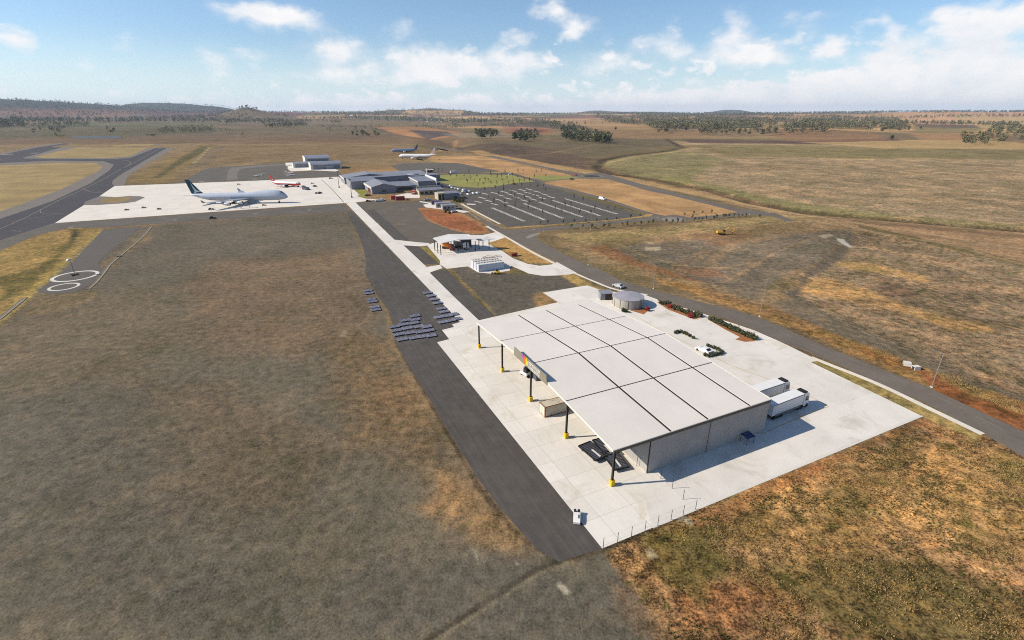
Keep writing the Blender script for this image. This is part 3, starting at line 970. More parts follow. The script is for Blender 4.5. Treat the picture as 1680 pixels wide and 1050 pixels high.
    T.l.new(bn.outputs[0], b.inputs['Normal'])
    me.materials.append(m)
    o = bpy.data.objects.new('ground', me)
    COL.objects.link(o)
    tag(o, kind='structure')


build_ground()

# haze
HZ = MB().box(-33000, 33000, -33000, 33000, -30, 420)
hm = bpy.data.materials.new('haze_air')
hm.use_nodes = True
hm.node_tree.nodes.clear()
hT = NT(hm.node_tree)
ho = hT.node('ShaderNodeOutputMaterial')
pv = hT.node('ShaderNodeVolumePrincipled')
pv.inputs['Color'].default_value = (.72, .84, 1.0, 1)
pv.inputs['Density'].default_value = 3.4e-5
pv.inputs['Anisotropy'].default_value = 0.1
hT.l.new(pv.outputs[0], ho.inputs['Volume'])
hz = HZ.build('haze', hm)
tag(hz, kind='stuff')

# ------------------------------------------------------------------ pavements (each a few mm over the one below)
M_CONC = mat_sheet('pale_concrete', A(236, 229, 218), slab=(6.2, 5.2), mortar=.05, dark=.70, var=.05, sc=.12, stain=A(206, 194, 168), stain_amt=.8, streak=.03, scuff=.5)
M_APRON = mat_sheet('apron_concrete', A(234, 226, 214), slab=(7.5, 7.5), mortar=.08, dark=.9, var=.03, sc=.05, stain=A(214, 204, 186), stain_amt=.5)
M_YARD = mat_sheet('yard_concrete', A(232, 225, 215), slab=(12.4, 10.4), mortar=.04, dark=.8, var=.07, sc=.16, stain=A(196, 186, 170), stain_amt=.7, scuff=.6)
M_ASPH = mat_sheet('dark_asphalt', A(91, 86, 81), broad=.09, var=.15, sc=.3, streak=.14, stain=A(108, 101, 92), stain_amt=.5)
M_TAXI = mat_sheet('taxiway_asphalt', A(78, 75, 78), var=.10, sc=.05, streak=.03)
M_SHLD = mat_sheet('shoulder_asphalt', A(128, 120, 112), var=.07, sc=.08)
M_OLD = mat_sheet('old_asphalt', A(106, 100, 92), var=.15, sc=.08, stain=A(124, 114, 98), stain_amt=.5)
M_PARK = mat_sheet('car_park_asphalt', A(98, 93, 86), var=.12, sc=.1, stain=A(112, 105, 94), stain_amt=.5)
M_ROAD = mat_sheet('road_asphalt', A(116, 107, 97), var=.12, sc=.1, streak=.10, broad=.06, stain=A(130, 120, 112), stain_amt=.4)
M_PATH = mat_sheet('path_concrete', A(232, 222, 204), slab=(3, 3), mortar=.03, dark=.85, var=.05, sc=.3)
M_GRASS = mat_sheet('verge_grass', A(150, 132, 84), var=.22, sc=.06, stain=A(118, 112, 64), stain_amt=.8)
M_GRASS2 = mat_sheet('infield_grass', A(162, 138, 90), broad=.14, var=.22, sc=.03, stain=A(132, 120, 72), stain_amt=.8)
M_MULCH = mat_sheet('mulch', A(166, 112, 74), var=.2, sc=.6)
M_LINE_W = mat_sheet('white_paint', A(222, 218, 208), var=.08, sc=.5)
M_LINE_G = mat_sheet('faded_line_paint', A(146, 138, 128), var=.15, sc=.2)
M_LINE_Y = mat_sheet('yellow_line_paint', A(206, 172, 96), var=.15, sc=.3)
M_RUBBER = mat_sheet('drain_joint', A(96, 88, 80), var=.2, sc=.5)

# shoulders, then the dark surface, then the grass islands
sheet('taxiway_shoulder', [
    [(-120, 330), (0, 347), (100, 312), (165, 280), (170, 271), (150, 265), (83, 266), (0, 270), (-120, 276), (-120, 250), (0, 252), (60, 240), (118, 232), (150, 230.6), (265, 230.8), (302, 233), (292, 240), (262, 257), (235, 273), (214, 285), (207, 294), (205, 302), (150, 340), (140, 352), (60, 385), (0, 410), (-120, 455)],
], M_SHLD, .006)
sheet('taxiway', [
    [(-120, 352), (-60, 380), (0, 359), (86, 330), (150, 300), (180, 279), (187, 270), (170, 264.6), (83, 263.6), (0, 267.6), (-120, 272), (-120, 262), (0, 254), (60, 242), (120, 233), (150, 231.5), (265, 231.6), (290, 233), (275, 242), (240, 262), (218, 275), (200, 285), (185, 296), (184, 302), (190, 306), (160, 324), (137, 337), (90, 366), (40, 381), (0, 394.5), (-120, 442)],
], M_TAXI, .012)
sheet('infield_shoulder', [
    [(38, 258.5), (57, 254), (100, 242), (150, 233), (200, 232.5), (255, 233), (263, 234), (266, 237), (250, 245), (214, 259), (187, 261), (100, 260.5), (40, 260)],
    [(-120, 338), (0, 350.5), (100, 315), (166, 282), (172, 271.5), (160, 267), (150, 266), (83, 266.5), (0, 270), (-120, 276)],
], M_SHLD, .018)
sheet('infield_grass', [
    [(56, 257), (90, 249.5), (155, 236), (200, 234.2), (246, 234.5), (253, 237), (240, 244), (212, 256.5), (185, 258.5), (140, 259.4), (75, 259.5)],
    [(-200, 330), (0, 347.4), (100, 311), (163, 280), (169, 273), (158, 268), (150, 266.8), (83, 267.8), (0, 271.5), (-200, 280)],
], M_GRASS2, .024)
sheet('infield_apron_edge', [
    [(137, 336.5), (140, 331), (163, 322), (190, 323.5), (212, 321.5), (230, 322), (238, 324), (222, 331), (205, 333.5), (160, 336.5)],
], M_SHLD, .036)
sheet('apron', [
    [(90, 366), (137, 337), (160, 324), (188, 305.2), (420, 296.5), (555, 290), (574, 305), (586, 322), (600, 326), (622, 327), (586, 331.8), (572, 333), (564, 333.2), (330, 349)],
    [(472, 271.2), (535, 270), (556, 280), (551, 281.3), (512, 279.4), (477, 281.2), (472, 277)],
    [(468, 267), (500, 266), (500, 270), (469, 272)],
], M_APRON, .030)
sheet('island_grass', [[(163, 331), (170, 325), (195, 323.8), (212, 324), (215, 326), (205, 330), (185, 333)]], M_GRASS2, .042)
sheet('tarmac', [
    [(90, 367), (330, 350), (564, 334.4), (575, 346), (480, 352), (300, 364), (175, 373), (110, 374), (60, 386), (0, 411), (-60, 425), (0, 394.5), (40, 381)],
    [(284, 300.5), (299, 297), (334, 278), (350, 275), (410, 271), (470, 267.5), (473, 282), (530, 280), (556, 281), (560, 287), (555, 289.5), (420, 296)],
], M_OLD, .018)
sheet('tarmac_taxi_lane', [[(372, 296), (374, 280), (380, 275), (420, 271.5), (470, 269), (470, 270.6), (425, 274), (396, 277), (389, 284), (390, 294)]], M_SHLD, .024)
sheet('helipad_tarmac', [[(60, 478), (84, 462), (110, 440), (136, 412), (168, 378), (232, 371), (210, 390), (180, 412), (160, 432), (172, 446), (146, 468), (120, 480), (80, 483)]], mat_sheet('helipad_asphalt', A(104, 98, 92), var=.07, sc=.1), .030)
# asphalt strips beside the concrete lane
sheet('asphalt_strip', [
    [(568.6, 348), (576, 345.5), (680, 451), (755, 528.5), (741.4, 532.2), (745, 536.5), (725, 541.5), (737, 556.5), (717, 561.6), (988, 900), (917, 922), (880, 900), (830, 845), (785, 787), (740, 715), (700, 647), (671, 600), (657, 577), (647, 556), (644, 526), (635.7, 507), (621, 484), (601.4, 450), (599, 418), (590, 390)],
    [(602, 345), (614, 344), (672, 394.5), (660, 395), (648, 393.5)],
    [(658, 402), (664, 403), (688, 404.5), (721.5, 433.6), (700, 434), (688, 432)],
    [(705, 447.5), (712, 445), (733, 441.5), (752, 462), (784, 494), (812, 518), (784, 526.5)],
], M_ASPH, .012)
sheet('gravel_yard', [
    [(583, 333), (622, 328), (660, 334), (700, 330), (722, 330), (716, 338), (700, 340), (684, 342), (690, 352), (702, 362), (735, 376), (770, 384), (715, 410), (690, 402), (672, 394.5), (614, 344), (602, 345)],
], mat_sheet('gravel', A(108, 100, 89), var=.12, sc=.12, stain=A(150, 124, 94), stain_amt=.5), .008)
# concrete lane, yard and floors
sheet('lane', [
    [(568, 333.8), (583, 332), (647, 393.2), (676, 396.5), (705, 399), (700, 403), (688, 404), (662, 402.5), (700, 438), (722, 434.5), (726, 440), (712, 444.5), (705, 447.5), (745, 487), (785.7, 525.5), (755, 528.5), (680.7, 450.5)],
    [(722, 434), (722, 428), (700, 402), (740, 390), (790, 386), (800, 384), (814, 381), (832, 388), (822, 392), (800, 399), (808, 404), (826, 413), (842, 424), (866, 433), (885, 436), (905, 434), (914, 430), (946, 447.5), (936, 450), (915, 452), (890, 452.5), (868, 449), (850, 441), (838, 436), (836, 444), (806, 449), (784, 447), (768, 437), (733, 441)],
], M_YARD, .020)
sheet('cargo_yard', [
    [(988, 900), (1513, 683), (1330, 594), (1344, 592), (1281, 561), (1236, 541.5), (1192, 527), (1131, 507.5), (1082, 496), (1078, 491), (1058, 484), (1000, 478), (968, 479), (950, 488), (786, 525.5), (755, 528.5), (741.4, 532.2), (745, 536.5), (725, 541.5), (737, 556.5), (717, 561.6)],
], M_CONC, .022)
sheet('dock_yard', [
    [(38.6, -10.75, 1), (74.0, -10.75, 1), (74.0, 22.0, 1), (76.0, 40, 1), (66, 60, 1), (58, 96, 1), (38.6, 96, 1)],
], M_YARD, .028)
sheet('end_yard', [[(0.0, -10.7, 1), (38.6, -10.7, 1), (38.6, -.3, 1), (8.0, -.3, 1), (8, -2, 1), (4.2, -3, 1)]], M_YARD, .026)
sheet('kerb', [[(0, -10.95, 1), (74.2, -10.95, 1), (74.2, -10.6, 1), (0, -10.6, 1)]], M_LINE_W, .034)
# roads
main_far = [(1760, 745), (1680, 708), (1526, 637), (1360, 571.4), (1280, 535), (1242, 520), (1188.6, 504.8), (1131, 490.5), (1067, 475), (1017, 459), (979, 440), (967, 436), (945, 426), (922, 415), (898, 402), (884, 394)]
main_near = [(811, 378.6), (825.7, 387), (870, 409), (913.6, 430), (945.7, 447), (970, 459), (998, 472.4), (1032, 481), (1078, 490.5), (1131.4, 506.7), (1188.6, 522), (1236, 541), (1281, 560), (1360, 591.4), (1531, 667.6), (1609.5, 709.5), (1646, 730), (1720, 775)]
cross_far = [(868, 377), (880, 375), (1000, 364), (1060, 356.5), (1078, 353), (1090, 354), (1090, 350)]
sheet('road', [
    main_far + [(877, 388), (876, 384), (888, 380), (930, 375), (1000, 367.5), (1078, 361.5), (1088, 363.5), (1120, 364), (1130, 361), (1165, 358), (1215, 354), (1237, 352.5), (1265, 354.5), (1291, 363), (1306, 363), (1272, 350), (1240, 345.5), (1216, 343), (1120, 319), (1100, 314), (1059, 304), (1020, 292.5), (992, 284.5), (978, 283), (960, 285), (925, 280), (860, 266), (820, 258), (760, 246.5), (715, 240.6), (700, 239.4), (698, 240.6), (760, 249), (825, 262), (880, 272.5), (925, 283.5), (945, 287), (944, 291), (915, 294), (893, 296.5), (858, 287), (840, 281.5), (800, 277), (790, 277), (850, 288), (882, 297.5), (880, 301), (930, 313), (990, 328), (1052, 348), (1072, 352), (1064, 355.5), (1000, 363.5), (880, 374.5), (840, 376.5), (822, 374), (780, 352), (758, 338), (752, 334), (738, 334), (768, 346.5), (790, 362)] + main_near,
], M_ROAD, .010)
# paddocks inside the road loop are let back in as verges
sheet('paddock', [
    [(890, 300.5), (905, 297), (950, 293), (984, 293.4), (1000, 294.6), (1060, 312), (1100, 320.5), (1160, 335), (1210, 347.6), (1190, 351.6), (1130, 356.6), (1120, 354.6), (1105, 352), (1090, 354), (1072, 350), (1056, 345.5), (990, 324), (930, 308.5)],
    [(800, 279), (842, 284), (862, 290), (888, 295.4), (936, 290.5), (940, 288.6), (925, 284.4), (880, 275.3), (830, 264.5), (800, 258), (760, 251), (720, 246), (700, 262), (740, 270)],
], mat_sheet('dry_paddock', A(186, 146, 98), var=.2, sc=.05, broad=.24, stain=A(160, 112, 68), stain_amt=.7), .016)
sheet('upper_tarmac', [
    [(640, 272), (660, 268), (748, 267), (760, 269), (790, 275.5), (820, 280.5), (800, 283), (760, 285), (720, 284), (690, 281), (655, 280)],
], M_OLD, .022)
sheet('lawn', [
    [(712, 290), (725, 286.8), (760, 285.6), (840, 287), (868, 294.5), (878, 298), (840, 301.2), (805, 307), (785, 308), (750, 306), (722, 299), (714, 294)],
    [(866, 288.3), (900, 287.6), (938, 289.4), (953, 292), (925, 294), (892, 297)],
], mat_sheet('lawn_grass', A(152, 148, 84), broad=.1, var=.14, sc=.06, stain=A(134, 138, 72), stain_amt=.7), .028)
sheet('car_park', [
    [(700, 286), (745, 284.5), (840, 284), (856, 288), (884, 297.5), (889, 303), (930, 315), (990, 334), (1055, 354), (1000, 361), (900, 368.5), (834, 372.5), (812, 362), (756, 331), (745, 322), (720, 308), (700, 298)],
], M_PARK, .018)
sheet('path', strip_polys([(1240, 546), (1180, 526), (1120, 507), (1085, 496)], .9) +
      strip_polys([(1612, 712.5), (1530, 673), (1440, 630), (1360, 598), (1330, 586)], 1.6) +
      strip_polys([(1062, 484), (1010, 475), (975, 462), (940, 447)], 1.3) +
      strip_polys([(911, 433), (870, 412), (832, 390), (798, 371)], 1.6) +
      strip_polys([(820, 367.5), (790, 352), (757, 334.5)], 1.6), M_PATH, .030)
sheet('terminal_forecourt', [
    [(689, 330), (716, 334), (740, 342), (771, 347.5), (760, 349), (735, 344), (712, 342), (698, 340), (694, 336), (704, 334), (688, 331.5)],
    [(640, 322), (668, 317), (690, 319), (688, 325), (664, 324.5)],
    [(566, 300), (572, 302), (590, 320), (584, 322)],
], M_YARD, .024)
sheet('slab', [[(766, 334), (780, 334.6), (780, 336), (766, 335.6)]], M_YARD, .026)
# planting beds by the yard
sheet('planting_bed', [
    [(1078, 496), (1084, 494), (1108, 502), (1150, 516), (1152, 521), (1138, 524), (1120, 517), (1096, 508)],
    [(1158, 522), (1180, 529), (1236, 549), (1241, 556), (1238, 560), (1222, 561), (1206, 557), (1214, 553), (1190, 541)],
    [(1004, 497), (1052, 504), (1066, 508), (1056, 516), (1036, 510)],
], M_MULCH, .032)

# painted marks
_park = []
def dash_row(a, b, w, on=1.5, off=1.4):
    return strip_polys([a, b], w, dashes=(on, off), n=1)
for (x0, y0, x1, y1) in [(315, 425, 560, 527), (440, 405, 712, 515), (560, 392, 860, 505), (675, 380, 1005, 495), (780, 368, 1140, 485), (875, 355, 1275, 473)]:
    _park += dash_row((740 + x0 / 4.667, 250 + y0 / 4.667), (740 + x1 / 4.667, 250 + y1 / 4.667), 2.3)
for (x, y) in [(205, 378), (235, 347), (262, 317), (285, 370), (335, 397), (330, 310), (360, 362), (383, 330), (405, 302), (412, 383), (437, 353), (455, 322), (475, 293), (560, 368), (505, 345), (527, 316), (545, 288), (600, 283), (585, 338), (585, 308), (630, 360), (650, 328), (657, 300), (700, 350), (718, 322), (770, 343)]:
    cx, cy = 740 + x / 4.667, 250 + y / 4.667
    _park += dash_row((cx - 5.5, cy - 1.2), (cx + 5.5, cy + 1.5), 1.6, 1.6, .3)
sheet('parking_markings', _park, M_LINE_W, .026)
_yl = strip_polys([(1165, 581), (1200, 600), (1300, 636), (1359, 667)], .16, n=2) + strip_polys([(1359, 667), (1300, 690), (1250, 712)], .16, n=2) + strip_polys([(1020, 505), (1090, 545), (1165, 581)], .14, n=2)
sheet('yellow_lines', _yl, M_LINE_Y, .036)
sheet('road_centre_line', strip_polys([(1740, 752), (1600, 682), (1500, 632), (1420, 598), (1360, 576), (1260, 538), (1190, 513), (1130, 498), (1070, 483), (1020, 468), (970, 447), (930, 427)], .13, dashes=(5, 5), n=3), M_LINE_G, .022)
sheet('taxi_line', strip_polys([(-40, 392), (40, 358), (100, 327), (150, 304), (200, 277), (240, 256), (275, 236)], .5, n=3) +
      strip_polys([(66, 343), (70, 350), (105, 350)], .4) + strip_polys([(20, 363), (60, 357), (105, 349)], .4) + strip_polys([(135, 309), (150, 315), (170, 316)], .5) + strip_polys([(108, 322), (140, 318), (165, 314)], .5) +
      strip_polys([(200, 277), (214, 268), (206, 263), (180, 262)], .6) + strip_polys([(60, 262), (140, 262)], .5), M_LINE_G, .030)
sheet('runway_markings', [
    [(2, 253.4), (22, 252), (20, 253.4), (4, 254.4)], [(52, 251), (64, 250.4), (60, 251.6), (50, 252)], [(90, 241), (98, 240.4), (96, 241.2), (88, 241.8)], [(-20, 262), (4, 262), (0, 263), (-20, 263)],
], M_LINE_G, .032)
sheet('apron_drain', strip_polys([(527.7, 294.6), (545, 311), (564, 332)], .5, n=2), M_RUBBER, .038)
sheet('apron_marks', strip_polys([(265, 357), (280, 360), (300, 354)], .3) + strip_polys([(392, 346), (418, 350), (440, 344)], .35) + strip_polys([(20, 378), (34, 380)], .3), M_LINE_G, .026)


def ring_poly(px, py, r, w, n=48):
    c = Vector(toUV(P(px, py)))
    out = []
    for i in range(n):
        a, b = 2 * math.pi * i / n, 2 * math.pi * (i + 1) / n
        q = lambda t, rr: (c.x + math.cos(t) * rr, c.y + math.sin(t) * rr, 1)
        out.append([q(a, r), q(b, r), q(b, r - w), q(a, r - w)])
    return out


sheet('helipad_rings', ring_poly(123.5, 453, 7.8, 1.25) + ring_poly(105, 470.6, 4.9, .95), M_LINE_W, .036)
sheet('roundabout_markings', ring_poly(1105, 360, 7.0, 7.0), M_LINE_G, .020)
sheet('roundabout', ring_poly(970.5, 289, 22, 22), M_ROAD, .020)
sheet('roundabout_apron', ring_poly(970.5, 289, 13, 4), M_SHLD, .028)
sheet('roundabout_bed', ring_poly(970.5, 289, 9, 9), mat_sheet('roundabout_plants', A(70, 74, 58), var=.2, sc=.3), .034)
sheet('white_panels', [
    [(326, 297.4), (335, 296.8), (335, 297.9), (326, 298.4)], [(414, 293.6), (422, 293), (422, 294), (414, 294.6)],
    [(284, 360.6), (290, 360.2), (290, 361.4), (284, 361.8)], [(416, 350.6), (423, 350), (422, 351.4), (416, 352)], [(505, 344), (511, 343.6), (511, 345), (505, 345.4)],
    [(112, 372.4), (122, 371.6), (120, 373.6), (112, 374)],
    [(862, 389), (872, 384), (884, 382), (886, 384), (876, 388), (866, 392)],
], M_LINE_G, .036)

# ------------------------------------------------------------------ shared materials
S_STEEL = mat('dark_steel', A(62, 58, 54), .6, .1, .15, 1.0)
S_ROOF = bpy.data.materials.new('ribbed_roof_sheet')
S_ROOF.use_nodes = True
T_ = NT(S_ROOF.node_tree)
b_ = S_ROOF.node_tree.nodes['Principled BSDF']
b_.inputs['Roughness'].default_value = .45
b_.inputs['Specular IOR Level'].default_value = .4
ob_ = T_.node('ShaderNodeTexCoord').outputs['Object']
wv_ = T_.node('ShaderNodeTexWave', wave_type='BANDS', bands_direction='X')
wv_.inputs['Scale'].default_value = .42
T_.l.new(ob_, wv_.inputs['Vector'])
rc_ = T_.mr(wv_.outputs['Fac'], .78, 1.0, 1.0, .992)
nf_ = T_.mr(T_.noise(ob_, .12, 6, .6), .3, .7, .95, 1.05)
rc_ = T_.math('MULTIPLY', rc_, nf_)
rc_ = T_.math('MULTIPLY', rc_, T_.mr(T_.noise(ob_, 2.2, 4, .7), .35, .75, 1.02, .965))
cc_ = T_.node('ShaderNodeCombineColor')
for _i in range(3): T_.l.new(rc_, cc_.inputs[_i])
T_.l.new(T_.mix(1.0, (*A(236, 227, 216), 1), cc_.outputs[0], 'MULTIPLY'), b_.inputs['Base Color'])
bn_ = T_.node('ShaderNodeBump')
bn_.inputs['Strength'].default_value = .3
bn_.inputs['Distance'].default_value = .008
T_.l.new(wv_.outputs['Fac'], bn_.inputs['Height'])
T_.l.new(bn_.outputs[0], b_.inputs['Normal'])


def ribbed(name, rgb, rough=.6, scale=.8, direction='X', amt=.2, bump=.05, obj=True, spec=.3):
    m = bpy.data.materials.new(name)
    m.use_nodes = True
    T = NT(m.node_tree)
    b = m.node_tree.nodes['Principled BSDF']
    b.inputs['Roughness'].default_value = rough
    b.inputs['Specular IOR Level'].default_value = spec
    ob = T.node('ShaderNodeTexCoord').outputs['Object']
    if direction == 'XY':
        sp = T.node('ShaderNodeSeparateXYZ')
        T.l.new(ob, sp.inputs[0])
        cb = T.node('ShaderNodeCombineXYZ')
        T.l.new(T.math('ADD', sp.outputs[0], sp.outputs[1]), cb.inputs[0])
        vec = cb.outputs[0]
        direction = 'X'
    else:
        vec = ob
    wv = T.node('ShaderNodeTexWave', wave_type='BANDS', bands_direction=direction)
    wv.inputs['Scale'].default_value = scale
    T.l.new(vec, wv.inputs['Vector'])
    f = T.mr(wv.outputs['Fac'], 0, 1, 1 - amt, 1.0)
    f = T.math('MULTIPLY', f, T.mr(T.noise(ob, .35, 6, .6), .3, .7, .9, 1.1))
    cc = T.node('ShaderNodeCombineColor')
    for i in range(3): T.l.new(f, cc.inputs[i])
    T.l.new(T.mix(1.0, (*rgb, 1), cc.outputs[0], 'MULTIPLY'), b.inputs['Base Color'])
    bn = T.node('ShaderNodeBump')
    bn.inputs['Strength'].default_value = .5
    bn.inputs['Distance'].default_value = bump
    T.l.new(wv.outputs['Fac'], bn.inputs['Height'])
    T.l.new(bn.outputs[0], b.inputs['Normal'])
    return m


S_CLAD = ribbed('grey_cladding', A(184, 180, 174), .55, .7, 'XY', .10)
S_GUTTER = mat('roof_gap_strip', A(48, 44, 42), .8, 0, .1, 1)
S_TRIM = mat('pale_trim', A(226, 222, 214), .5, 0, .06, 1)
S_BROWN = mat('brown_fascia', A(108, 100, 86), .7, 0, .1, .8)  # brown of the end beam and wall joint
S_YEL = mat('yellow_paint', A(238, 196, 40), .6, 0, .12, 2)
S_WHITE = mat('white_paint_gloss', A(244, 242, 238), .35, 0, .04, .8, spec=.5)
S_BLACK = mat('rubber_black', A(38, 37, 36), .85, 0, .2, 2)
S_GLASS = mat('dark_glass', A(34, 40, 48), .12, 0, .1, 1, spec=.8)
S_GREYM = mat('mid_grey_metal', A(128, 130, 134), .5, .2, .1, 1)
S_ORANGE = mat('orange_paint', A(240, 146, 40), .5, 0, .1, 1)
S_RED = mat('red_paint', A(206, 58, 50), .5, 0, .12, 1)
S_BLUE = mat('blue_shade', A(58, 72, 108), .7, 0, .1, 1)
S_RUST = mat('brown_rust', A(140, 92, 54), .9, 0, .3, 1.5)


def uthing(name, u, v, z, label, cat, group=None, turn=0.0):
    return thing(name, U(u, v, z), TH + turn, label, cat, group)


# ------------------------------------------------------------------ the cargo shed
WL, WD, EZ, RZ = 38.3, 62.6, 7.8, 9.75
sh = uthing('cargo_shed', 0, 0, 0, 'big open-sided cargo shed with pale ribbed roof crossed by dark strips on the concrete yard', 'cargo shed')


def roof_z(v):
    return EZ + (RZ - EZ) * (1 - abs(v - 31.2) / 31.2)


us = [-.4, 12.3, 21.3, 32.3, 38.1]
vs_ = [0.0, 15.7, 31.2, 46.9, 62.8]
for a, (v0, v1) in enumerate(zip(vs_[:-1], vs_[1:])):
    for b, (u0, u1) in enumerate(zip(us[:-1], us[1:])):
        m = MB()
        gu = .29
        gv = .15
        U0 = u0 + (gu if b else 0)
        U1 = u1 - (gu if b < 3 else 0)
        V0 = v0 + (gv if a else 0)
        V1 = v1 - (gv if a < 3 else 0)
        pts = [(U0, V0), (U1, V0), (U1, V1), (U0, V1)]
        m.hexa([(x, y, roof_z(y) - .12) for x, y in pts], [(x, y, roof_z(y)) for x, y in pts])
        m.build('roof_panel', S_ROOF, sh)
m = MB()
for k in range(2):
    v0, v1 = (0.05, 31.2) if k == 0 else (31.2, 62.75)
    pts = [(-.3, v0), (38.0, v0), (38.0, v1), (-.3, v1)]
    m.hexa([(x, y, roof_z(y) - .30) for x, y in pts], [(x, y, roof_z(y) - .14) for x, y in pts])
m.build('roof_deck', S_GUTTER, sh)
# fascias
m = MB()
for k in range(2):
    v0, v1 = (-.02, 31.2) if k == 0 else (31.2, 62.82)
    pts = [(-.46, v0), (-.40, v0), (-.40, v1), (-.46, v1)]
    m.hexa([(x, y, roof_z(y) - .5) for x, y in pts], [(x, y, roof_z(y) + .01) for x, y in pts])
m.build('eaves_beam', S_TRIM, sh)
m = MB()
m.box(-.40, 38.1, -.10, -.003, EZ - .75, EZ - .13)
m.build('end_beam', S_BROWN, sh)
m = MB().box(-.40, 38.1, -.16, -.06, EZ - .12, EZ + .04)
m.build('gutter', S_TRIM, sh)
m = MB()
for k in range(2):
    v0, v1 = (-.02, 31.2) if k == 0 else (31.2, 62.82)
    pts = [(38.1, v0), (38.24, v0), (38.24, v1), (38.1, v1)]
    m.hexa([(x, y, roof_z(y) - .5) for x, y in pts], [(x, y, roof_z(y) + .06) for x, y in pts])
m.build('barge_board', S_TRIM, sh, label='pale board along the road-side roof edge')
# columns with yellow guards
for k in range(5):
    v = k * 15.6 + .15
    c = MB().box(-.12, .22, v - .02, v + .02, .3, roof_z(v) - .5)
    c.box(-.12, -.08, v - .17, v + .17, .3, roof_z(v) - .5).box(.18, .22, v - .17, v + .17, .3, roof_z(v) - .5)
    col_ = c.build('column', S_STEEL, sh)
    y = MB().box(-.34, .44, v - .39, v + .39, 0, 1.15)
    y.build('impact_guard', S_YEL, col_)
# rafters below the roof
for k in range(5):
    v = k * 15.6 + .15
    MB().box(0.3, 38.0, v - .1, v + .1, roof_z(v) - .85, roof_z(v) - .32).build('rafter', S_STEEL, sh)
m = MB()
for u in range(2, 38, 3):
    for k in range(2):
        v0, v1 = (0.3, 31.0) if k == 0 else (31.4, 62.4)
        pts = [(u, v0), (u + .12, v0), (u + .12, v1), (u, v1)]
        m.hexa([(x, y, roof_z(y) - .48) for x, y in pts], [(x, y, roof_z(y) - .31) for x, y in pts])
m.build('purlins', S_STEEL, sh)
# walls
m = MB().box(7.8, 38.05, .02, .22, 0, EZ - .76)
m.build('end_wall', S_CLAD, sh)
for u in (22.1,):
    MB().box(u - .06, u + .06, -.04, .016, 0, EZ - .8).build('wall_joint', S_BROWN, sh)
MB().box(7.68, 7.82, -.06, .10, 0, EZ - .6).build('corner_post', S_STEEL, sh)
m = MB().box(7.8, 8.0, .24, 62.4, 0, EZ - .2)
m.build('inner_wall', S_CLAD, sh)
m = MB().box(37.85, 38.05, .24, 62.4, 0, EZ - .35)
m.build('dock_wall', S_CLAD, sh)
MB().box(8.1, 38.05, 62.42, 62.62, 0, EZ - .35).build('end_wall', S_CLAD, sh)
for k, v in enumerate((6.4, 11.0, 15.6, 20.2)):
    MB().box(38.07, 38.16, v - 1.6, v + 1.6, 1.1, 4.3).build('dock_door', S_GREYM, sh)
MB().box(38.26, 38.5, 3.0, 24.0, .9, 1.2).build('dock_bumper', S_BLACK, sh)
# awning
aw = MB().hexa([(30.9, -1.9, 1.5), (33.1, -1.9, 1.5), (33.1, -.2, 1.75), (30.9, -.2, 1.75)], [(30.9, -1.9, 1.58), (33.1, -1.9, 1.58), (33.1, -.2, 1.83), (30.9, -.2, 1.83)])
aw = aw.build('awning', S_BLUE, sh, label='small low blue awning beside the end wall')
for _x in (31.0, 33.0):
    for _y, _z in ((-1.8, 1.5), (-.3, 1.72)):
        MB().bar((_x, _y, 0), (_x, _y, _z), .045).build('awning_post', S_STEEL, aw)
# dark parapet strip on the road side, upper half
MB().box(38.6, 38.9, 34.5, 46.5, 0, 6.9).build('dark_side_fence', S_STEEL, sh)
# sign parapet on the apron side
sg = MB().hexa([(-.62, 22.9, 8.55), (-.50, 22.9, 8.55), (-.50, 38.9, 8.55), (-.62, 38.9, 8.55)],
               [(-.62, 23.3, 10.75), (-.50, 23.3, 10.75), (-.50, 38.6, 10.75), (-.62, 38.6, 10.75)])
sg = sg.build('sign_board', ribbed('sign_board_cladding', A(150, 142, 124), .6, 1.0, 'Y', .15), sh, label='brown parapet board carrying the logo')
# leaf-shaped logo: purple, orange, yellow petals
def petal(name, pts, mm, x):
    n = len(pts)
    MB().hexa([(x, p, q) for p, q in pts], [(x - .05, p, q) for p, q in pts]).build(name, mm, sg)
petal('purple_petal', [(33.3, 9.2), (34.1, 9.6), (34.5, 10.3), (34.2, 11.0), (33.6, 10.6), (33.2, 10.0)], mat('purple_paint', A(170, 90, 170), .6), -.64)
petal('orange_petal', [(32.6, 8.9), (33.4, 9.2), (33.6, 10.0), (33.3, 10.9), (32.8, 10.4), (32.5, 9.7)], mat('orange_petal_paint', A(236, 110, 50), .6), -.68)
petal('yellow_petal', [(31.6, 9.0), (32.6, 8.9), (32.8, 9.8), (32.4, 10.9), (31.8, 10.4), (31.4, 9.8)], mat('yellow_petal_paint', A(250, 200, 50), .6), -.66)
# lettering strokes beside the logo; too small in the photograph to be read
rr = random.Random(3)
m = MB()
for row, (z0, z1, ya, yb) in enumerate([(9.65, 10.35, 31.2, 26.2), (8.75, 9.35, 31.2, 26.4)]):
    y = ya
    while y > yb:
        w = rr.choice([.36, .42, .5])
        # open letter-like frames
        m.box(-.68, -.63, y - w, y - w + .11, z0, z1)
        if rr.random() < .8: m.box(-.68, -.63, y - .11, y, z0, z1)
        m.box(-.677, -.633, y - w + .11, y - .11, z1 - .12, z1)
        if rr.random() < .6: m.box(-.677, -.633, y - w + .11, y - .11, z0, z0 + .12)
        y -= w + .16
m.build('lettering', S_WHITE, sg)


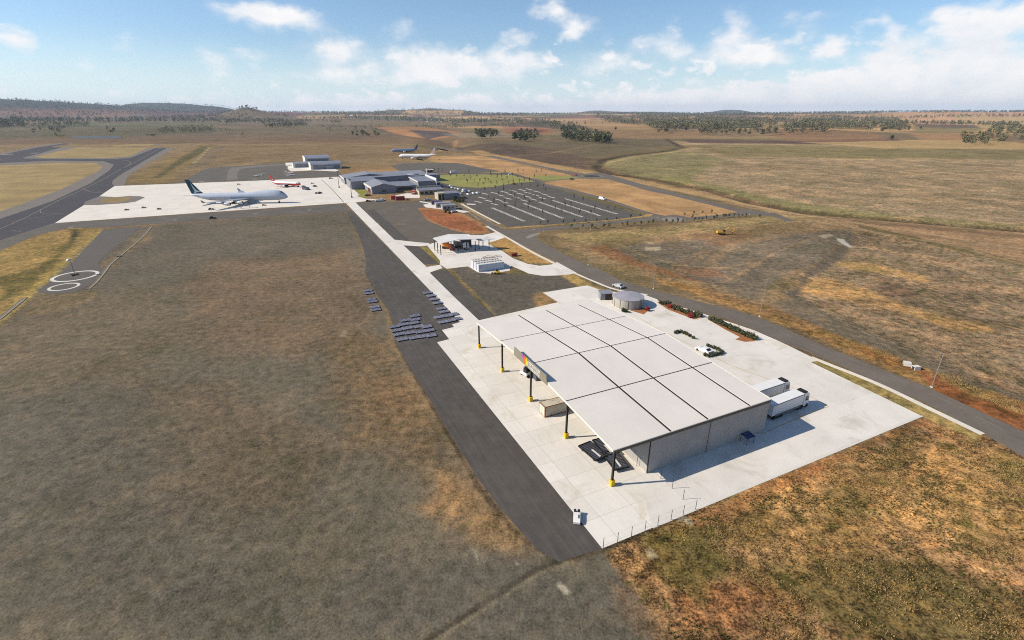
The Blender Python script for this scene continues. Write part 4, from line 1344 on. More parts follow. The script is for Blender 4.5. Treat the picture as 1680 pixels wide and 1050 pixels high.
# ------------------------------------------------------------------ other buildings
def gable(name, c, eu_, ev_, h, ridge, label, cat='building', group=None, wall=None, roof=None, along='u', mono=False, over=.4, fascia=None, extra=None, lu=None, lv=None):
    """building from its near-left base corner c (photo px), far end px along u and along v, eaves height and ridge rise"""
    u0, v0 = toUV(P(*c))
    if lu is None: lu = abs(toUV(P(*eu_))[0] - u0)
    if lv is None: lv = abs(toUV(P(*ev_))[1] - v0)
    t = uthing(name, u0, v0, 0, label, cat, group)
    zs = (lambda x, y: h + ridge * (1 - abs(y / lv - .5) * 2)) if along == 'u' else (lambda x, y: h + ridge * (1 - abs(x / lu - .5) * 2))
    if mono == 'u': zs = lambda x, y: h + ridge * x / lu
    if mono == 'v': zs = lambda x, y: h + ridge * y / lv
    if mono == '-v': zs = lambda x, y: h + ridge * (1 - y / lv)
    if mono == '-u': zs = lambda x, y: h + ridge * (1 - x / lu)
    w = MB()
    if mono:
        pts = [(0, 0), (lu, 0), (lu, lv), (0, lv)]
    elif along == 'u':
        pts = [(0, 0), (lu, 0), (lu, lv / 2), (lu, lv), (0, lv), (0, lv / 2)]
    else:
        pts = [(0, 0), (lu / 2, 0), (lu, 0), (lu, lv), (lu / 2, lv), (0, lv)]
    n = len(pts)
    w.add([(x, y, 0) for x, y in pts] + [(x, y, zs(x, y) - .12) for x, y in pts], [(i, (i + 1) % n, n + (i + 1) % n, n + i) for i in range(n)])
    w.build('wall', wall, t)
    r = MB()
    o = over
    if mono: secs = [((-o, -o), (lu + o, -o), (lu + o, lv + o), (-o, lv + o))]
    elif along == 'u': secs = [((-o, -o), (lu + o, -o), (lu + o, lv / 2), (-o, lv / 2)), ((-o, lv / 2), (lu + o, lv / 2), (lu + o, lv + o), (-o, lv + o))]
    else: secs = [((-o, -o), (lu / 2, -o), (lu / 2, lv + o), (-o, lv + o)), ((lu / 2, -o), (lu + o, -o), (lu + o, lv + o), (lu / 2, lv + o))]
    for s in secs:
        r.hexa([(x, y, zs(x, y) - .1) for x, y in s], [(x, y, zs(x, y) + .12) for x, y in s])
    r.build('roof', roof, t)
    if fascia:
        f = MB()
        if mono: e = [(-o - .06, -o), (-o - .06, lv + o)]
        elif along == 'u': e = [(-o - .06, -o), (-o - .06, lv / 2), (-o - .06, lv + o)]
        else: e = [(-o - .06, -o), (-o - .06, lv + o)]
        for (xa, ya), (xb, yb) in zip(e[:-1], e[1:]):
            pp = [(xa - .1, ya), (xa, ya), (xb, yb), (xb - .1, yb)]
            f.hexa([(x, y, zs(x, y) - fascia) for x, y in pp], [(x, y, zs(x, y) + .2) for x, y in pp])
        f.build('fascia', S_TRIM, t)
    t['_l'] = (lu, lv)
    return t, lu, lv


R_GREY = ribbed('grey_roof_sheet', A(150, 150, 156), .5, .6, 'X', .1)
R_GREY2 = ribbed('slate_roof_sheet', A(136, 138, 148), .5, .6, 'Y', .1)
C_BLUE = ribbed('blue_grey_cladding', A(150, 152, 160), .6, .7, 'XY', .12)
C_STONE = mat('stone_wall', A(190, 182, 160), .8, 0, .12, .6)
C_DARK = mat('dark_recess', A(70, 60, 46), .8, 0, .2, 1)
LBL = 'terminal buildings beside the apron'

# front shed with white fascia
t, lu, lv = gable('terminal_shed', (611, 318.5), (648, 315), (597.5, 309.5), 5.4, 2.4, 'grey gabled shed nearest the path, white fascia facing the apron', 'terminal building', LBL, C_BLUE, R_GREY, 'v', fascia=1.3)
MB().box(lu * .42, lu * .58, -.1, -.01, 1.2, 3.0).build('window', S_GLASS, t)
MB().box(-.1, -.01, lv * .2, lv * .5, 0, 3.4).build('door', mat('maroon_door', A(92, 44, 40), .6), t)
# middle long hall
t, lu, lv = gable('terminal_hall', (577, 311), None, None, 6.6, .8, 'long flat grey hall behind the gabled shed, white corner post', 'terminal building', LBL, C_BLUE, R_GREY2, 'u', mono='v', lu=22, lv=26)
MB().box(-.25, .05, -.25, .0, 0, 6.9).build('corner_post', S_TRIM, t)
MB().box(lu * .8, lu * .96, -.1, -.01, 0, 3.6).build('door', mat('maroon_door', A(92, 44, 40), .6), t)
t, lu, lv = gable('terminal_hall', (566, 302.5), None, None, 5.6, 2.6, 'blue-grey hall at the apron corner with a low pitched roof', 'terminal building', LBL, C_BLUE, R_GREY, 'v', lu=46, lv=26, fascia=.8)
t, lu, lv = gable('terminal_wing', (611, 303), None, None, 6.2, .7, 'low wide wing in the middle of the terminal, slate roof', 'terminal building', LBL, C_BLUE, R_GREY2, 'u', mono='u', lu=34, lv=22, fascia=.7)
t, lu, lv = gable('terminal_wing', (647, 313.5), None, None, 3.8, .9, 'low slate-roofed wing between gabled shed and white parapet hall', 'terminal building', LBL, C_BLUE, R_GREY2, 'u', mono='v', lu=19, lv=24)
MB().box(3, 16, -.1, -.01, .6, 2.6).build('window', S_GLASS, t)
t, lu, lv = gable('terminal_main_hall', (687, 309), (712, 306.5), None, 5.8, .8, 'tall hall with a long white parapet towards the lawn', 'terminal building', LBL, C_BLUE, R_GREY2, 'u', mono='v', lv=30, fascia=.8)
MB().box(lu + .5, lu + 1.1, -2, 32, 0, 8.0).build('parapet', S_WHITE, t, label='white parapet wall')
MB().box(lu + 1.2, lu + 4.6, 1, 7, 0, 4).build('entrance_porch', S_GLASS, t)
t, lu, lv = gable('terminal_wing', (662, 300), None, None, 5.2, .7, 'slate-roofed wing behind the white parapet hall', 'terminal building', LBL, C_BLUE, R_GREY2, 'u', mono='-v', lu=36, lv=24)
MB().box(6, 11, 3, 8, 5.9, 7.0).build('plant_room', S_WHITE, t)
MB().bar((25, 6, 5), (25, 6, 11.5), .45).build('mast', S_WHITE, t)
MB().box(14, 18, 10, 14, 5.6, 6.4).build('plant_room', S_GREYM, t)
t, lu, lv = gable('terminal_wing', (627, 297), None, None, 5.0, 1.2, 'rearmost slate roof of the terminal beside the bare ground', 'terminal building', LBL, C_BLUE, R_GREY, 'u', mono='v', lu=44, lv=22)
# office block front right
t, lu, lv = gable('office_building', (688, 320.5), (719, 326), None, 3.6, .9, 'low long office with grey roof and stone parapet by the car park', 'office building', LBL, C_STONE, R_GREY2, 'u', mono='v', lu=20.5, lv=8.5)
for k in range(5):
    MB().box(1 + k * 3.8, 3.6 + k * 3.8, -.08, -.01, .8, 2.6).build('window', S_GLASS, t)
MB().box(.3, lu, lv + .45, lv + .9, 0, 5.8).build('parapet', C_STONE, t)
t, lu, lv = gable('office_building', (731, 327.5), None, None, 4.4, .2, 'stone and slate office block with two tall dark doorways', 'office building', LBL, C_BLUE, R_GREY2, 'u', mono='v', lu=11.5, lv=10)
MB().box(-5.6, -.02, .3, 9, 0, 4.9).build('portal', C_STONE, t)
for k in range(2):
    MB().box(-5.0 + k * 2.6, -3.4 + k * 2.6, .2, .29, 0, 4.0).build('doorway', C_DARK, t)
# shelter canopy behind
t = thing('bus_shelter', P(705, 283), TH, 'small white flat-roofed shelter on the upper tarmac', 'shelter')
MB().box(-4.5, 4.5, -2, 2, 2.7, 3.0).build('roof', S_WHITE, t)
for x in (-4, 4):
    for y in (-1.7, 1.7):
        MB().bar((x, y, 0), (x, y, 2.7), .1).build('post', S_STEEL, t)
MB().box(-3.8, 3.8, 1.2, 1.3, 0, 2.2).build('back_panel', S_GLASS, t)

# hangars
def hangar(c, lu, lv, h, r, label, roof, flat=False):
    u0, v0 = toUV(P(*c))
    t = uthing('hangar', u0, v0, 0, label, 'hangar', 'hangars behind the apron')
    n = 8
    arc = [(lv * k / n, h + (0 if flat else r * math.sin(math.pi * k / n))) for k in range(n + 1)]
    ring = lambda x: [(x, 0, 0)] + [(x, y, z) for y, z in arc] + [(x, lv, 0)]
    w = MB()
    for x in (0.02, lu - .02):
        w.add(ring(x), [tuple(range(n + 3))])
    w.box(.05, lu - .05, 0.0, .2, 0, h).box(.05, lu - .05, lv - .2, lv, 0, h)
    w.build('wall', S_TRIM, t)
    rf = MB()
    for (ya, za), (yb, zb) in zip(arc[:-1], arc[1:]):
        rf.hexa([(-.3, ya, za), (lu + .3, ya, za), (lu + .3, yb, zb), (-.3, yb, zb)], [(-.3, ya, za + .25), (lu + .3, ya, za + .25), (lu + .3, yb, zb + .25), (-.3, yb, zb + .25)])
    rf.build('roof', roof, t)
    MB().box(-.32, -.05, -.3, lv + .3, 0, h + (.2 if flat else r * .55)).build('end_fascia', S_WHITE, t)
    MB().box(2, lu - 2, -.12, -.02, .4, h - .6).build('side_cladding', C_BLUE, t)
    return t


R_HANG = ribbed('hangar_roof_sheet', A(142, 146, 158), .5, .8, 'X', .12)
hangar((511, 278.6), 34, 27, 5.6, 2.2, 'grey curved-roof hangar nearest the apron with white end wall', R_HANG)
hangar((502, 268.8), 30, 40, 6.4, 2.4, 'curved-roof hangar standing furthest back', R_HANG)
hangar((482, 275.4), 26, 20, 5.0, .8, 'low flat hangar furthest left of the three', R_HANG, True)
t = thing('fuel_store', P(541.5, 277.2), TH, 'small dark blue shed at the corner of the hangars', 'shed')
MB().box(-4, 4, -3, 3, 0, 3.2).build('wall', C_BLUE, t)
MB().hexa([(-4.2, -3.2, 3.2), (4.2, -3.2, 3.2), (4.2, 3.2, 3.2), (-4.2, 3.2, 3.2)], [(-4.2, -.1, 4.2), (4.2, -.1, 4.2), (4.2, .1, 4.2), (-4.2, .1, 4.2)]).build('roof', R_HANG, t)

# fuel canopy: two joined sloping roofs on posts
cu0, cv0 = toUV(P(724, 418.5))
t = uthing('fuel_canopy', cu0, cv0, 0, 'white canopy in two sloping sections over the fuel bays', 'canopy')
m_cn = ribbed('canopy_roof', A(232, 228, 222), .5, .5, 'X', .06)
q = lambda px, py, z: (lambda uv: (uv[0] - cu0, uv[1] - cv0, z))(toUV(P(px, py, z)))
z1, z2 = 5.4, 6.0
ra = [q(710, 390.5, z1), q(723, 399, z1 - .2), q(751, 393, z2), q(790, 391.5, z2), q(768, 384, z2), q(736, 384, z2)]
m = MB()
m.add([(x, y, z - .2) for x, y, z in ra] + ra, [tuple(range(6))[::-1], tuple(range(6, 12))] + [(i, (i + 1) % 6, 6 + (i + 1) % 6, 6 + i) for i in range(6)])
m.build('roof', m_cn, t)
rb = [q(768, 385.5, z2 + .25), q(786, 395, z2 - .9), q(812, 391.5, z2 - .9), q(800, 386, z2 + .25)]
m = MB()
m.add([(x, y, z - .2) for x, y, z in rb] + rb, [tuple(range(4))[::-1], tuple(range(4, 8))] + [(i, (i + 1) % 4, 4 + (i + 1) % 4, 4 + i) for i in range(4)])
m.build('roof', m_cn, t)
for k, (px, py) in enumerate([(723.5, 418.5), (718.5, 415), (713.5, 411), (740.5, 408), (752, 412), (766, 410), (773, 406), (780, 412), (786, 409), (792.5, 405), (802.5, 407.5)]):
    a = q(px, py, 0)
    MB().box(a[0] - .16, a[0] + .16, a[1] - .16, a[1] + .16, 0, 4.85).build('post', S_STEEL, t)
for px, py in [(735, 402), (745, 400), (760, 400)]:
    a = q(px, py, 0)
    MB().box(a[0] - .4, a[0] + .4, a[1] - .5, a[1] + .5, 0, 1.9).build('fuel_pump', S_GREYM, t)

# water tank
tc = P(1030, 500)
t = thing('water_tank', tc, 0, 'round corrugated grey water tank with a shallow ribbed lid', 'water tank')
R0, HT = 5.15, 3.1
m = MB()
m.loft([[(math.cos(a) * R0, math.sin(a) * R0, z) for a in [2 * math.pi * k / 48 for k in range(48)]] for z in (0, HT)])
m.build('shell', ribbed('tank_shell', A(190, 184, 172), .5, .9, 'Z', .15), t, smooth=False)
m = MB()
ringp = [(math.cos(2 * math.pi * k / 48), math.sin(2 * math.pi * k / 48)) for k in range(48)]
m.loft([[(x * (R0 + .12), y * (R0 + .12), HT + .02) for x, y in ringp], [(x * (R0 + .12), y * (R0 + .12), HT + .14) for x, y in ringp], [(x * .3, y * .3, HT + .75) for x, y in ringp]])
m.build('lid', ribbed('tank_lid', A(176, 172, 180), .5, 1.2, 'X', .18), t)
for k in range(12):
    a = 2 * math.pi * k / 12 + .3
    MB().bar((math.cos(a) * (R0 + .05), math.sin(a) * (R0 + .05), 0), (math.cos(a) * (R0 + .05), math.sin(a) * (R0 + .05), HT), .06).build('post', S_GREYM, t)
ld = MB()
a = -.95
for dx in (-.22, .22):
    ld.bar((math.cos(a) * (R0 + .3) - math.sin(a) * dx, math.sin(a) * (R0 + .3) + math.cos(a) * dx, 0), (math.cos(a) * (R0 + .3) - math.sin(a) * dx, math.sin(a) * (R0 + .3) + math.cos(a) * dx, HT + .9), .035)
for k in range(11):
    z = .3 + k * .33
    ld.bar((math.cos(a) * (R0 + .3) + math.sin(a) * .22, math.sin(a) * (R0 + .3) - math.cos(a) * .22, z), (math.cos(a) * (R0 + .3) - math.sin(a) * .22, math.sin(a) * (R0 + .3) + math.cos(a) * .22, z), .03)
ld.build('ladder', S_STEEL, t)
t = thing('pump_shed', P(995, 490), TH - .35, 'small grey shed with an open dark doorway, left of the round tank', 'shed')
MB().box(-2.6, 1.6, -1.5, 1.5, 0, 2.4).build('wall', C_BLUE, t)
MB().hexa([(-2.8, -1.7, 2.4), (1.8, -1.7, 2.4), (1.8, 1.7, 2.7), (-2.8, 1.7, 2.7)], [(-2.8, -1.7, 2.5), (1.8, -1.7, 2.5), (1.8, 1.7, 2.8), (-2.8, 1.7, 2.8)]).build('roof', R_GREY, t)
MB().box(-.9, 1.4, -1.58, -1.51, 0, 2.2).build('door', C_DARK, t)

# far houses and sheds
hz_ = [(413, 189.8, 18, 'white farm shed below the wooded knoll', 'white'), (419, 192, 16, 'cream farm shed just in front of the white one under the knoll', 'cream'),
       (576, 191, 24, 'white farm shed among trees left of centre on the plain', 'white'), (593, 191.4, 16, 'tan farm shed right of the white one on the plain', 'cream'),
       (1422, 199.5, 20, 'white farmhouse in front of the far tree belt', 'white'), (1432, 204, 20, 'low shed with pale curved roof amid roadside trees', 'cream'),
       (1382, 200.2, 18, 'pale farmhouse at the end of the tree belt', 'white'), (1350, 200.4, 12, 'small pale hut between the tree belts', 'white'),
       (1630, 200, 10, 'dark field shed on the tan stubble', 'dark'), (142, 190.6, 12, 'tiny white shed by the red field, far left', 'white'), (84, 190.4, 10, 'tiny white hut at the far left of the plain', 'white'),
       (1478, 204.5, 10, 'pale hut beside the last trees of the belt', 'white')]
for (px, py, w, lb, kn) in hz_:
    g0 = G3(px, py)
    t = thing('farm_shed', g0, .2, lb, 'farm shed')
    wm = {'white': S_WHITE, 'cream': C_STONE, 'dark': C_DARK}[kn]
    MB().box(-w / 2, w / 2, -w / 3, w / 3, -2, 5).build('wall', wm, t)
    MB().hexa([(-w / 2 - .5, -w / 3 - .5, 5), (w / 2 + .5, -w / 3 - .5, 5), (w / 2 + .5, w / 3 + .5, 5), (-w / 2 - .5, w / 3 + .5, 5)],
              [(-w / 2 - .5, -.1, 8.5), (w / 2 + .5, -.1, 8.5), (w / 2 + .5, .1, 8.5), (-w / 2 - .5, .1, 8.5)]).build('roof', S_TRIM if kn != 'dark' else C_DARK, t)
# hillside village below the round hill
rv = random.Random(8)
for k in range(14):
    px = rv.uniform(688, 738)
    az_, _ = azel(px, 180)
    D = rv.uniform(4700, 5100)
    x, y = math.sin(az_) * D, math.cos(az_) * D
    t = thing('hillside_house', (x, y, h1(x, y)), rv.uniform(-.6, .6), 'tiny pale house in the village at the foot of the round hill', 'house', 'village houses below the round hill')
    MB().box(-9, 9, -6, 6, -3, 6).build('wall', S_WHITE if k % 2 else C_STONE, t)
    MB().hexa([(-10, -7, 6), (10, -7, 6), (10, 7, 6), (-10, 7, 6)], [(-10, -.1, 10), (10, -.1, 10), (10, .1, 10), (-10, .1, 10)]).build('roof', S_RUST if k % 3 else S_TRIM, t)
# long pale runway-end screen
t = thing('blast_screen', P(160, 227.5), -.02, 'long low pale screen beyond the far end of the taxiway', 'screen')
MB().box(-62, 62, -.4, .4, .8, 6).build('panel', mat('screen_panel', A(170, 178, 184), .7), t)
for k in range(9):
    MB().box(-61.5 + k * 15.3, -60.9 + k * 15.3, .45, 2.5, 0, 5.6).build('post', S_GREYM, t)

# ------------------------------------------------------------------ aircraft
def airliner(name, L, span, R, label, cat, pos, rz, tail_m, body_m, belly_m=None, engines=2, hump=False, group=None, tail_mark=None, gear=True, wing_m=None, eng_m=None, split=-.25, tail_h=.135):
    """nose towards +x, fuselage centre at x=0"""
    t = thing(name, pos, rz, label, cat, group)
    body_m = body_m if isinstance(body_m, (list, tuple)) else [body_m]
    belly = belly_m or body_m[0]
    cz = R * 1.75
    st = [(.5, .02, -.25), (.492, .25, -.22), (.475, .5, -.14), (.45, .74, -.07), (.42, .9, -.02), (.38, .99, 0), (.3, 1, 0), (.1, 1, 0), (-.1, 1, 0), (-.22, 1, 0), (-.3, .93, .06), (-.38, .7, .24), (-.45, .42, .46), (-.49, .2, .62), (-.5, .06, .68)]
    N = 20
    rings = []
    for x, r, dz in st:
        ring = []
        for k in range(N):
            a = 2 * math.pi * k / N
            y, z = math.cos(a) * r * R, math.sin(a) * r * R
            if hump and z > 0 and x > .12:
                z += R * .62 * math.sin(a) ** 2 * float(sst(.12, .24, np.array(x))) * min(1, r * 1.05)
            ring.append((x * L, y, cz + z + dz * R))
        rings.append(ring)
    m = MB()
    m.loft(rings)
    # belly faces take the second colour
    nn = len(m.f)
    for i in range(nn):
        zc = sum(m.v[j][2] for j in m.f[i]) / len(m.f[i]) - cz
        m.m[i] = 1 if zc < split * R else 0
    m.build('fuselage', [body_m[0], belly], t, smooth=True)
    # wings
    wm = wing_m or S_WING
    sweep = .30 * span
    for s in (-1, 1):
        w = MB()
        y0, y1 = s * R * .7, s * span / 2
        x0, c0, x1, c1 = .12 * L, .20 * L, .12 * L - sweep, .05 * L
        z0, z1 = cz - R * .45, cz - R * .45 + span * .025
        th0, th1 = R * .32, R * .07
        xm, cm, ym, zm = x0 - sweep * .38, .115 * L, s * (R + (span / 2 - R) * .36), z0 + (z1 - z0) * .3
        rr_ = []
        for x, c, y, z, th in ((x0, c0, y0, z0, th0), (xm, cm, ym, zm, th0 * .55), (x1, c1, y1, z1, th1)):
            rr_.append([(x, y, z), (x - c * .3, y, z + th * .5), (x - c, y, z), (x - c * .4, y, z - th * .4)])
        w.loft(rr_)
        w.build('wing', wm, t)
        if hump or L > 50:
            MB().hexa([(x1 - c1 * .3, y1 - .06, z1), (x1 - c1, y1 - .06, z1), (x1 - c1, y1 + .06, z1), (x1 - c1 * .3, y1 + .06, z1)],
                      [(x1 - c1 * .9, y1 + s * .3, z1 + 1.8), (x1 - c1 * 1.2, y1 + s * .3, z1 + 1.8), (x1 - c1 * 1.2, y1 + s * .36, z1 + 1.8), (x1 - c1 * .9, y1 + s * .36, z1 + 1.8)]).build('winglet', wm, t)
        # tailplane
        w = MB()
        w.loft([[(-.40 * L, s * R * .2, cz + R * .5), (-.43 * L, s * R * .2, cz + R * .62), (-.475 * L, s * R * .2, cz + R * .5), (-.44 * L, s * R * .2, cz + R * .42)],
                [(-.48 * L, s * span * .165, cz + R * .9), (-.487 * L, s * span * .165, cz + R * .94), (-.505 * L, s * span * .165, cz + R * .9), (-.49 * L, s * span * .165, cz + R * .87)]])
        w.build('tailplane', body_m[0], t)
        # engines under the wing
        for fr in ((.36, .66) if engines == 4 else (.34,)):
            ey = s * (R + (span / 2 - R) * fr)
            ex = x0 - sweep * fr + .035 * L
            ez = z0 + (z1 - z0) * fr - R * .62
            er = R * (.42 if engines == 4 else .52)
            el = L * (.068 if engines == 4 else .085)
            e = MB()
            e.loft([[(ex + dx * el, ey + math.cos(2 * math.pi * k / 14) * er * q_, ez + math.sin(2 * math.pi * k / 14) * er * q_) for k in range(14)] for dx, q_ in ((.5, .86), (.44, 1.0), (.1, 1.02), (-.25, .85), (-.5, .5), (-.62, .3))], cap=True)
            eo = e.build('engine', eng_m or S_WHITE, t, smooth=True)
            MB().bar((ex + el * .46, ey, ez), (ex + el * .512, ey, ez), er * .80, 14).build('intake', S_BLACK, eo)
            MB().hexa([(ex + el * .2, ey - .12, ez + er * .8), (ex - el * .6, ey - .12, ez + er * .3), (ex - el * .6, ey + .12, ez + er * .3), (ex + el * .2, ey + .12, ez + er * .8)],
                      [(ex - el * .1, ey - .12, ez + R * .62), (ex - el * .9, ey - .12, ez + R * .62), (ex - el * .9, ey + .12, ez + R * .62), (ex - el * .1, ey + .12, ez + R * .62)]).build('pylon', wm, eo)
    # fin
    h = L * tail_h
    zb = cz + R * .75
    fin = [(-.355 * L, zb), (-.395 * L, zb + h * .22), (-.485 * L, zb + h), (-.525 * L, zb + h), (-.485 * L, zb + h * .05), (-.47 * L, zb - R * .1)]
    f = MB()
    f.add([(x, -.22, z) for x, z in fin] + [(x, .22, z) for x, z in fin], [tuple(range(6)), tuple(range(6, 12))[::-1]] + [(i, 6 + i, 6 + (i + 1) % 6, (i + 1) % 6) for i in range(6)])
    fo = f.build('tail_fin', tail_m, t)
    if tail_mark: tail_mark(fo, L, zb, h)
    # cockpit window band
    c = MB()
    for s in (-1, 1):
        zc = cz + R * (.95 if hump else .32)
        xf = .452 if hump else .468
        c.hexa([(L * xf, s * R * .1, zc), (L * (xf - .012), s * R * .5, zc), (L * (xf - .03), s * R * .4, zc + R * .2), (L * (xf - .016), s * R * .1, zc + R * .24)],
               [(L * (xf + .008), s * R * .1, zc + .02), (L * (xf - .004), s * R * .58, zc + .02), (L * (xf - .02), s * R * .48, zc + R * .22), (L * (xf - .008), s * R * .1, zc + R * .28)])
    c.build('cockpit_window', S_GLASS, t)
    # gear
    for gx, gy, nw in ((.40, 0, 2), (-.02, R * .75, 4), (-.02, -R * .75, 4)) + (((-.07, R * .4, 4), (-.07, -R * .4, 4)) if hump else ()):
        g = MB().bar((gx * L, gy, .5), (gx * L, gy, cz - R * .7), R * .09)
        go = g.build('landing_gear', S_GREYM, t)
        for dx in ((0,) if nw == 2 else (-.8, .8)):
            for dy in (-.45, .45):
                MB().bar((gx * L + dx, gy + dy - .18, .6), (gx * L + dx, gy + dy + .18, .6), .6, 12).build('wheel', S_BLACK, go)
    return t


S_WING = mat('wing_grey', A(160, 166, 176), .4, .1, .06, .5)
S_TEAL = mat('dark_teal_paint', A(28, 82, 96), .4, 0, .08, .3)
S_SHADED_WHITE = mat('shaded_white_body', A(206, 214, 228), .35, 0, .04, .3, spec=.5)  # white body with its near-side shade put into the colour as blue-grey
S_UND = mat('pale_grey_belly', A(178, 184, 196), .4, 0, .05, .3)
S_DECAL = mat('grey_white_mark', A(214, 222, 226), .5, 0, .05, .3)


def wing_mark(fo, L, zb, h):
    """sweeping brush-stroke wing on both faces of the fin"""
    pts = [(-.472, .80), (-.452, .52), (-.43, .30), (-.405, .22), (-.388, .17), (-.41, .14), (-.432, .12), (-.462, .02), (-.448, .17), (-.45, .26), (-.46, .45)]
    for s in (-1, 1):
        n = len(pts)
        MB().hexa([(x * L, s * .23, zb + z * h) for x, z in pts], [(x * L, s * .27, zb + z * h) for x, z in pts]).build('tail_mark', S_DECAL, fo)


p747 = (P(472, 320, 5.5) + P(313, 322, 5.5)) / 2
a747 = P(472, 320, 5.5) - P(313, 322, 5.5)
p747.z = 0
airliner('cargo_jumbo_jet', a747.length * 1.0, 58, 2.8, 'huge white four-engined jet with a dark teal tail on the concrete apron', 'airliner', p747, math.atan2(a747.y, a747.x), S_TEAL, S_SHADED_WHITE, S_UND, engines=4, hump=True, tail_mark=wing_mark, split=-.05, tail_h=.15)


def red_mark(fo, L, zb, h):
    for s in (-1, 1):
        MB().hexa([(x * L, s * .23, zb + z * h) for x, z in [(-.42, .22), (-.445, .45), (-.46, .40), (-.45, .18)]], [(x * L, s * .27, zb + z * h) for x, z in [(-.42, .22), (-.445, .45), (-.46, .40), (-.45, .18)]]).build('tail_mark', S_DECAL, fo)


airliner('red_tailed_jet', 30, 27, 1.75, 'smaller jet with red tail, red belly and white back, behind the huge jet', 'airliner', P(470, 306.3), math.radians(-14), S_RED, S_WHITE, S_RED, tail_mark=red_mark, split=.15, tail_h=.17)


def stripe_mark(fo, L, zb, h):
    for s in (-1, 1):
        for k in range(4):
            pts = [(-.395 - .022 * k, .22 + .17 * k), (-.41 - .022 * k, .34 + .17 * k), (-.485 - .01 * k, .26 + .17 * k), (-.484 - .01 * k, .16 + .17 * k)]
            MB().hexa([(x * L, s * .23, zb + z * h) for x, z in pts], [(x * L, s * .26, zb + z * h) for x, z in pts]).build('tail_mark', S_PINK, fo)


S_PINK = mat('faded_red_paint', A(206, 128, 112), .6, 0, .1, 1)
airliner('white_jet', 52, 46, 2.6, 'white jet with red-patterned tail parked on the dry grass, nose left', 'airliner', P(684, 261.2), math.radians(174), S_WHITE, S_WHITE, S_SHADED_WHITE, tail_mark=stripe_mark, tail_h=.16)
airliner('grey_jet', 44, 40, 2.3, 'blue-grey jet with dark tail half hidden behind the white jet on the grass', 'airliner', P(664, 250.6), math.radians(205), mat('dark_tail_paint', A(96, 88, 100), .5), mat('blue_grey_body', A(150, 170, 196), .4), S_UND, tail_h=.15, wing_m=S_UND)

# light aeroplanes on the upper tarmac
la = thing('light_aircraft', (0, 0, 0), 0, 'small white light aeroplane on the upper tarmac, leftmost of the left three', 'light aircraft', 'light aeroplanes parked on the upper tarmac')
m = MB()
m.loft([[(x, math.cos(2 * math.pi * k / 10) * r, 1.15 + math.sin(2 * math.pi * k / 10) * r + dz) for k in range(10)] for x, r, dz in ((3.2, .25, 0), (2.4, .5, 0), (1.0, .65, .1), (-.5, .55, .1), (-4.2, .15, .3))])
m.build('fuselage', S_WHITE, la, smooth=True)
MB().hexa([(1.4, -5.4, 1.75), (.1, -5.4, 1.75), (.1, 5.4, 1.75), (1.4, 5.4, 1.75)], [(1.2, -5.4, 1.9), (.2, -5.4, 1.85), (.2, 5.4, 1.85), (1.2, 5.4, 1.9)]).build('wing', S_WHITE, la)
MB().box(-4.3, -3.5, -1.7, 1.7, 1.4, 1.48).build('tailplane', S_WHITE, la)
MB().hexa([(-4.4, -.05, 1.4), (-3.3, -.05, 1.4), (-3.3, .05, 1.4), (-4.4, .05, 1.4)], [(-4.6, -.04, 2.7), (-4.0, -.04, 2.7), (-4.0, .04, 2.7), (-4.6, .04, 2.7)]).build('tail_fin', S_WHITE, la)
for x, y in ((2.0, 0), (.3, 1.1), (.3, -1.1)):
    MB().bar((x, y - .1, .3), (x, y + .1, .3), .3, 10).build('wheel', S_BLACK, la)
la.scale = (.62, .62, .62)
laps = [(420, 289.6, .3, 'leftmost of the left three'), (425.6, 289, 1.2, 'middle one of the left three'), (430, 287.2, 2.0, 'right one of the left three'), (469, 283.4, .5, 'rearmost of the right-hand cluster'),
        (473.4, 285, 2.4, 'in the middle row of the right-hand cluster, left'), (478.2, 285, .9, 'in the middle row of the right-hand cluster, right'), (471, 287.4, 1.7, 'front left of the right-hand cluster'), (475, 288.8, .2, 'front centre of the right-hand cluster'), (479.4, 288.2, 2.9, 'front right of the right-hand cluster')]
for i, (px, py, rz, w) in enumerate(laps):
    lb = 'small white light aeroplane, ' + w
    if i == 0:
        la.location = P(px, py); la.rotation_euler = (0, 0, rz); la['label'] = lb
    else:
        copy_thing(la, P(px, py), rz, lb)


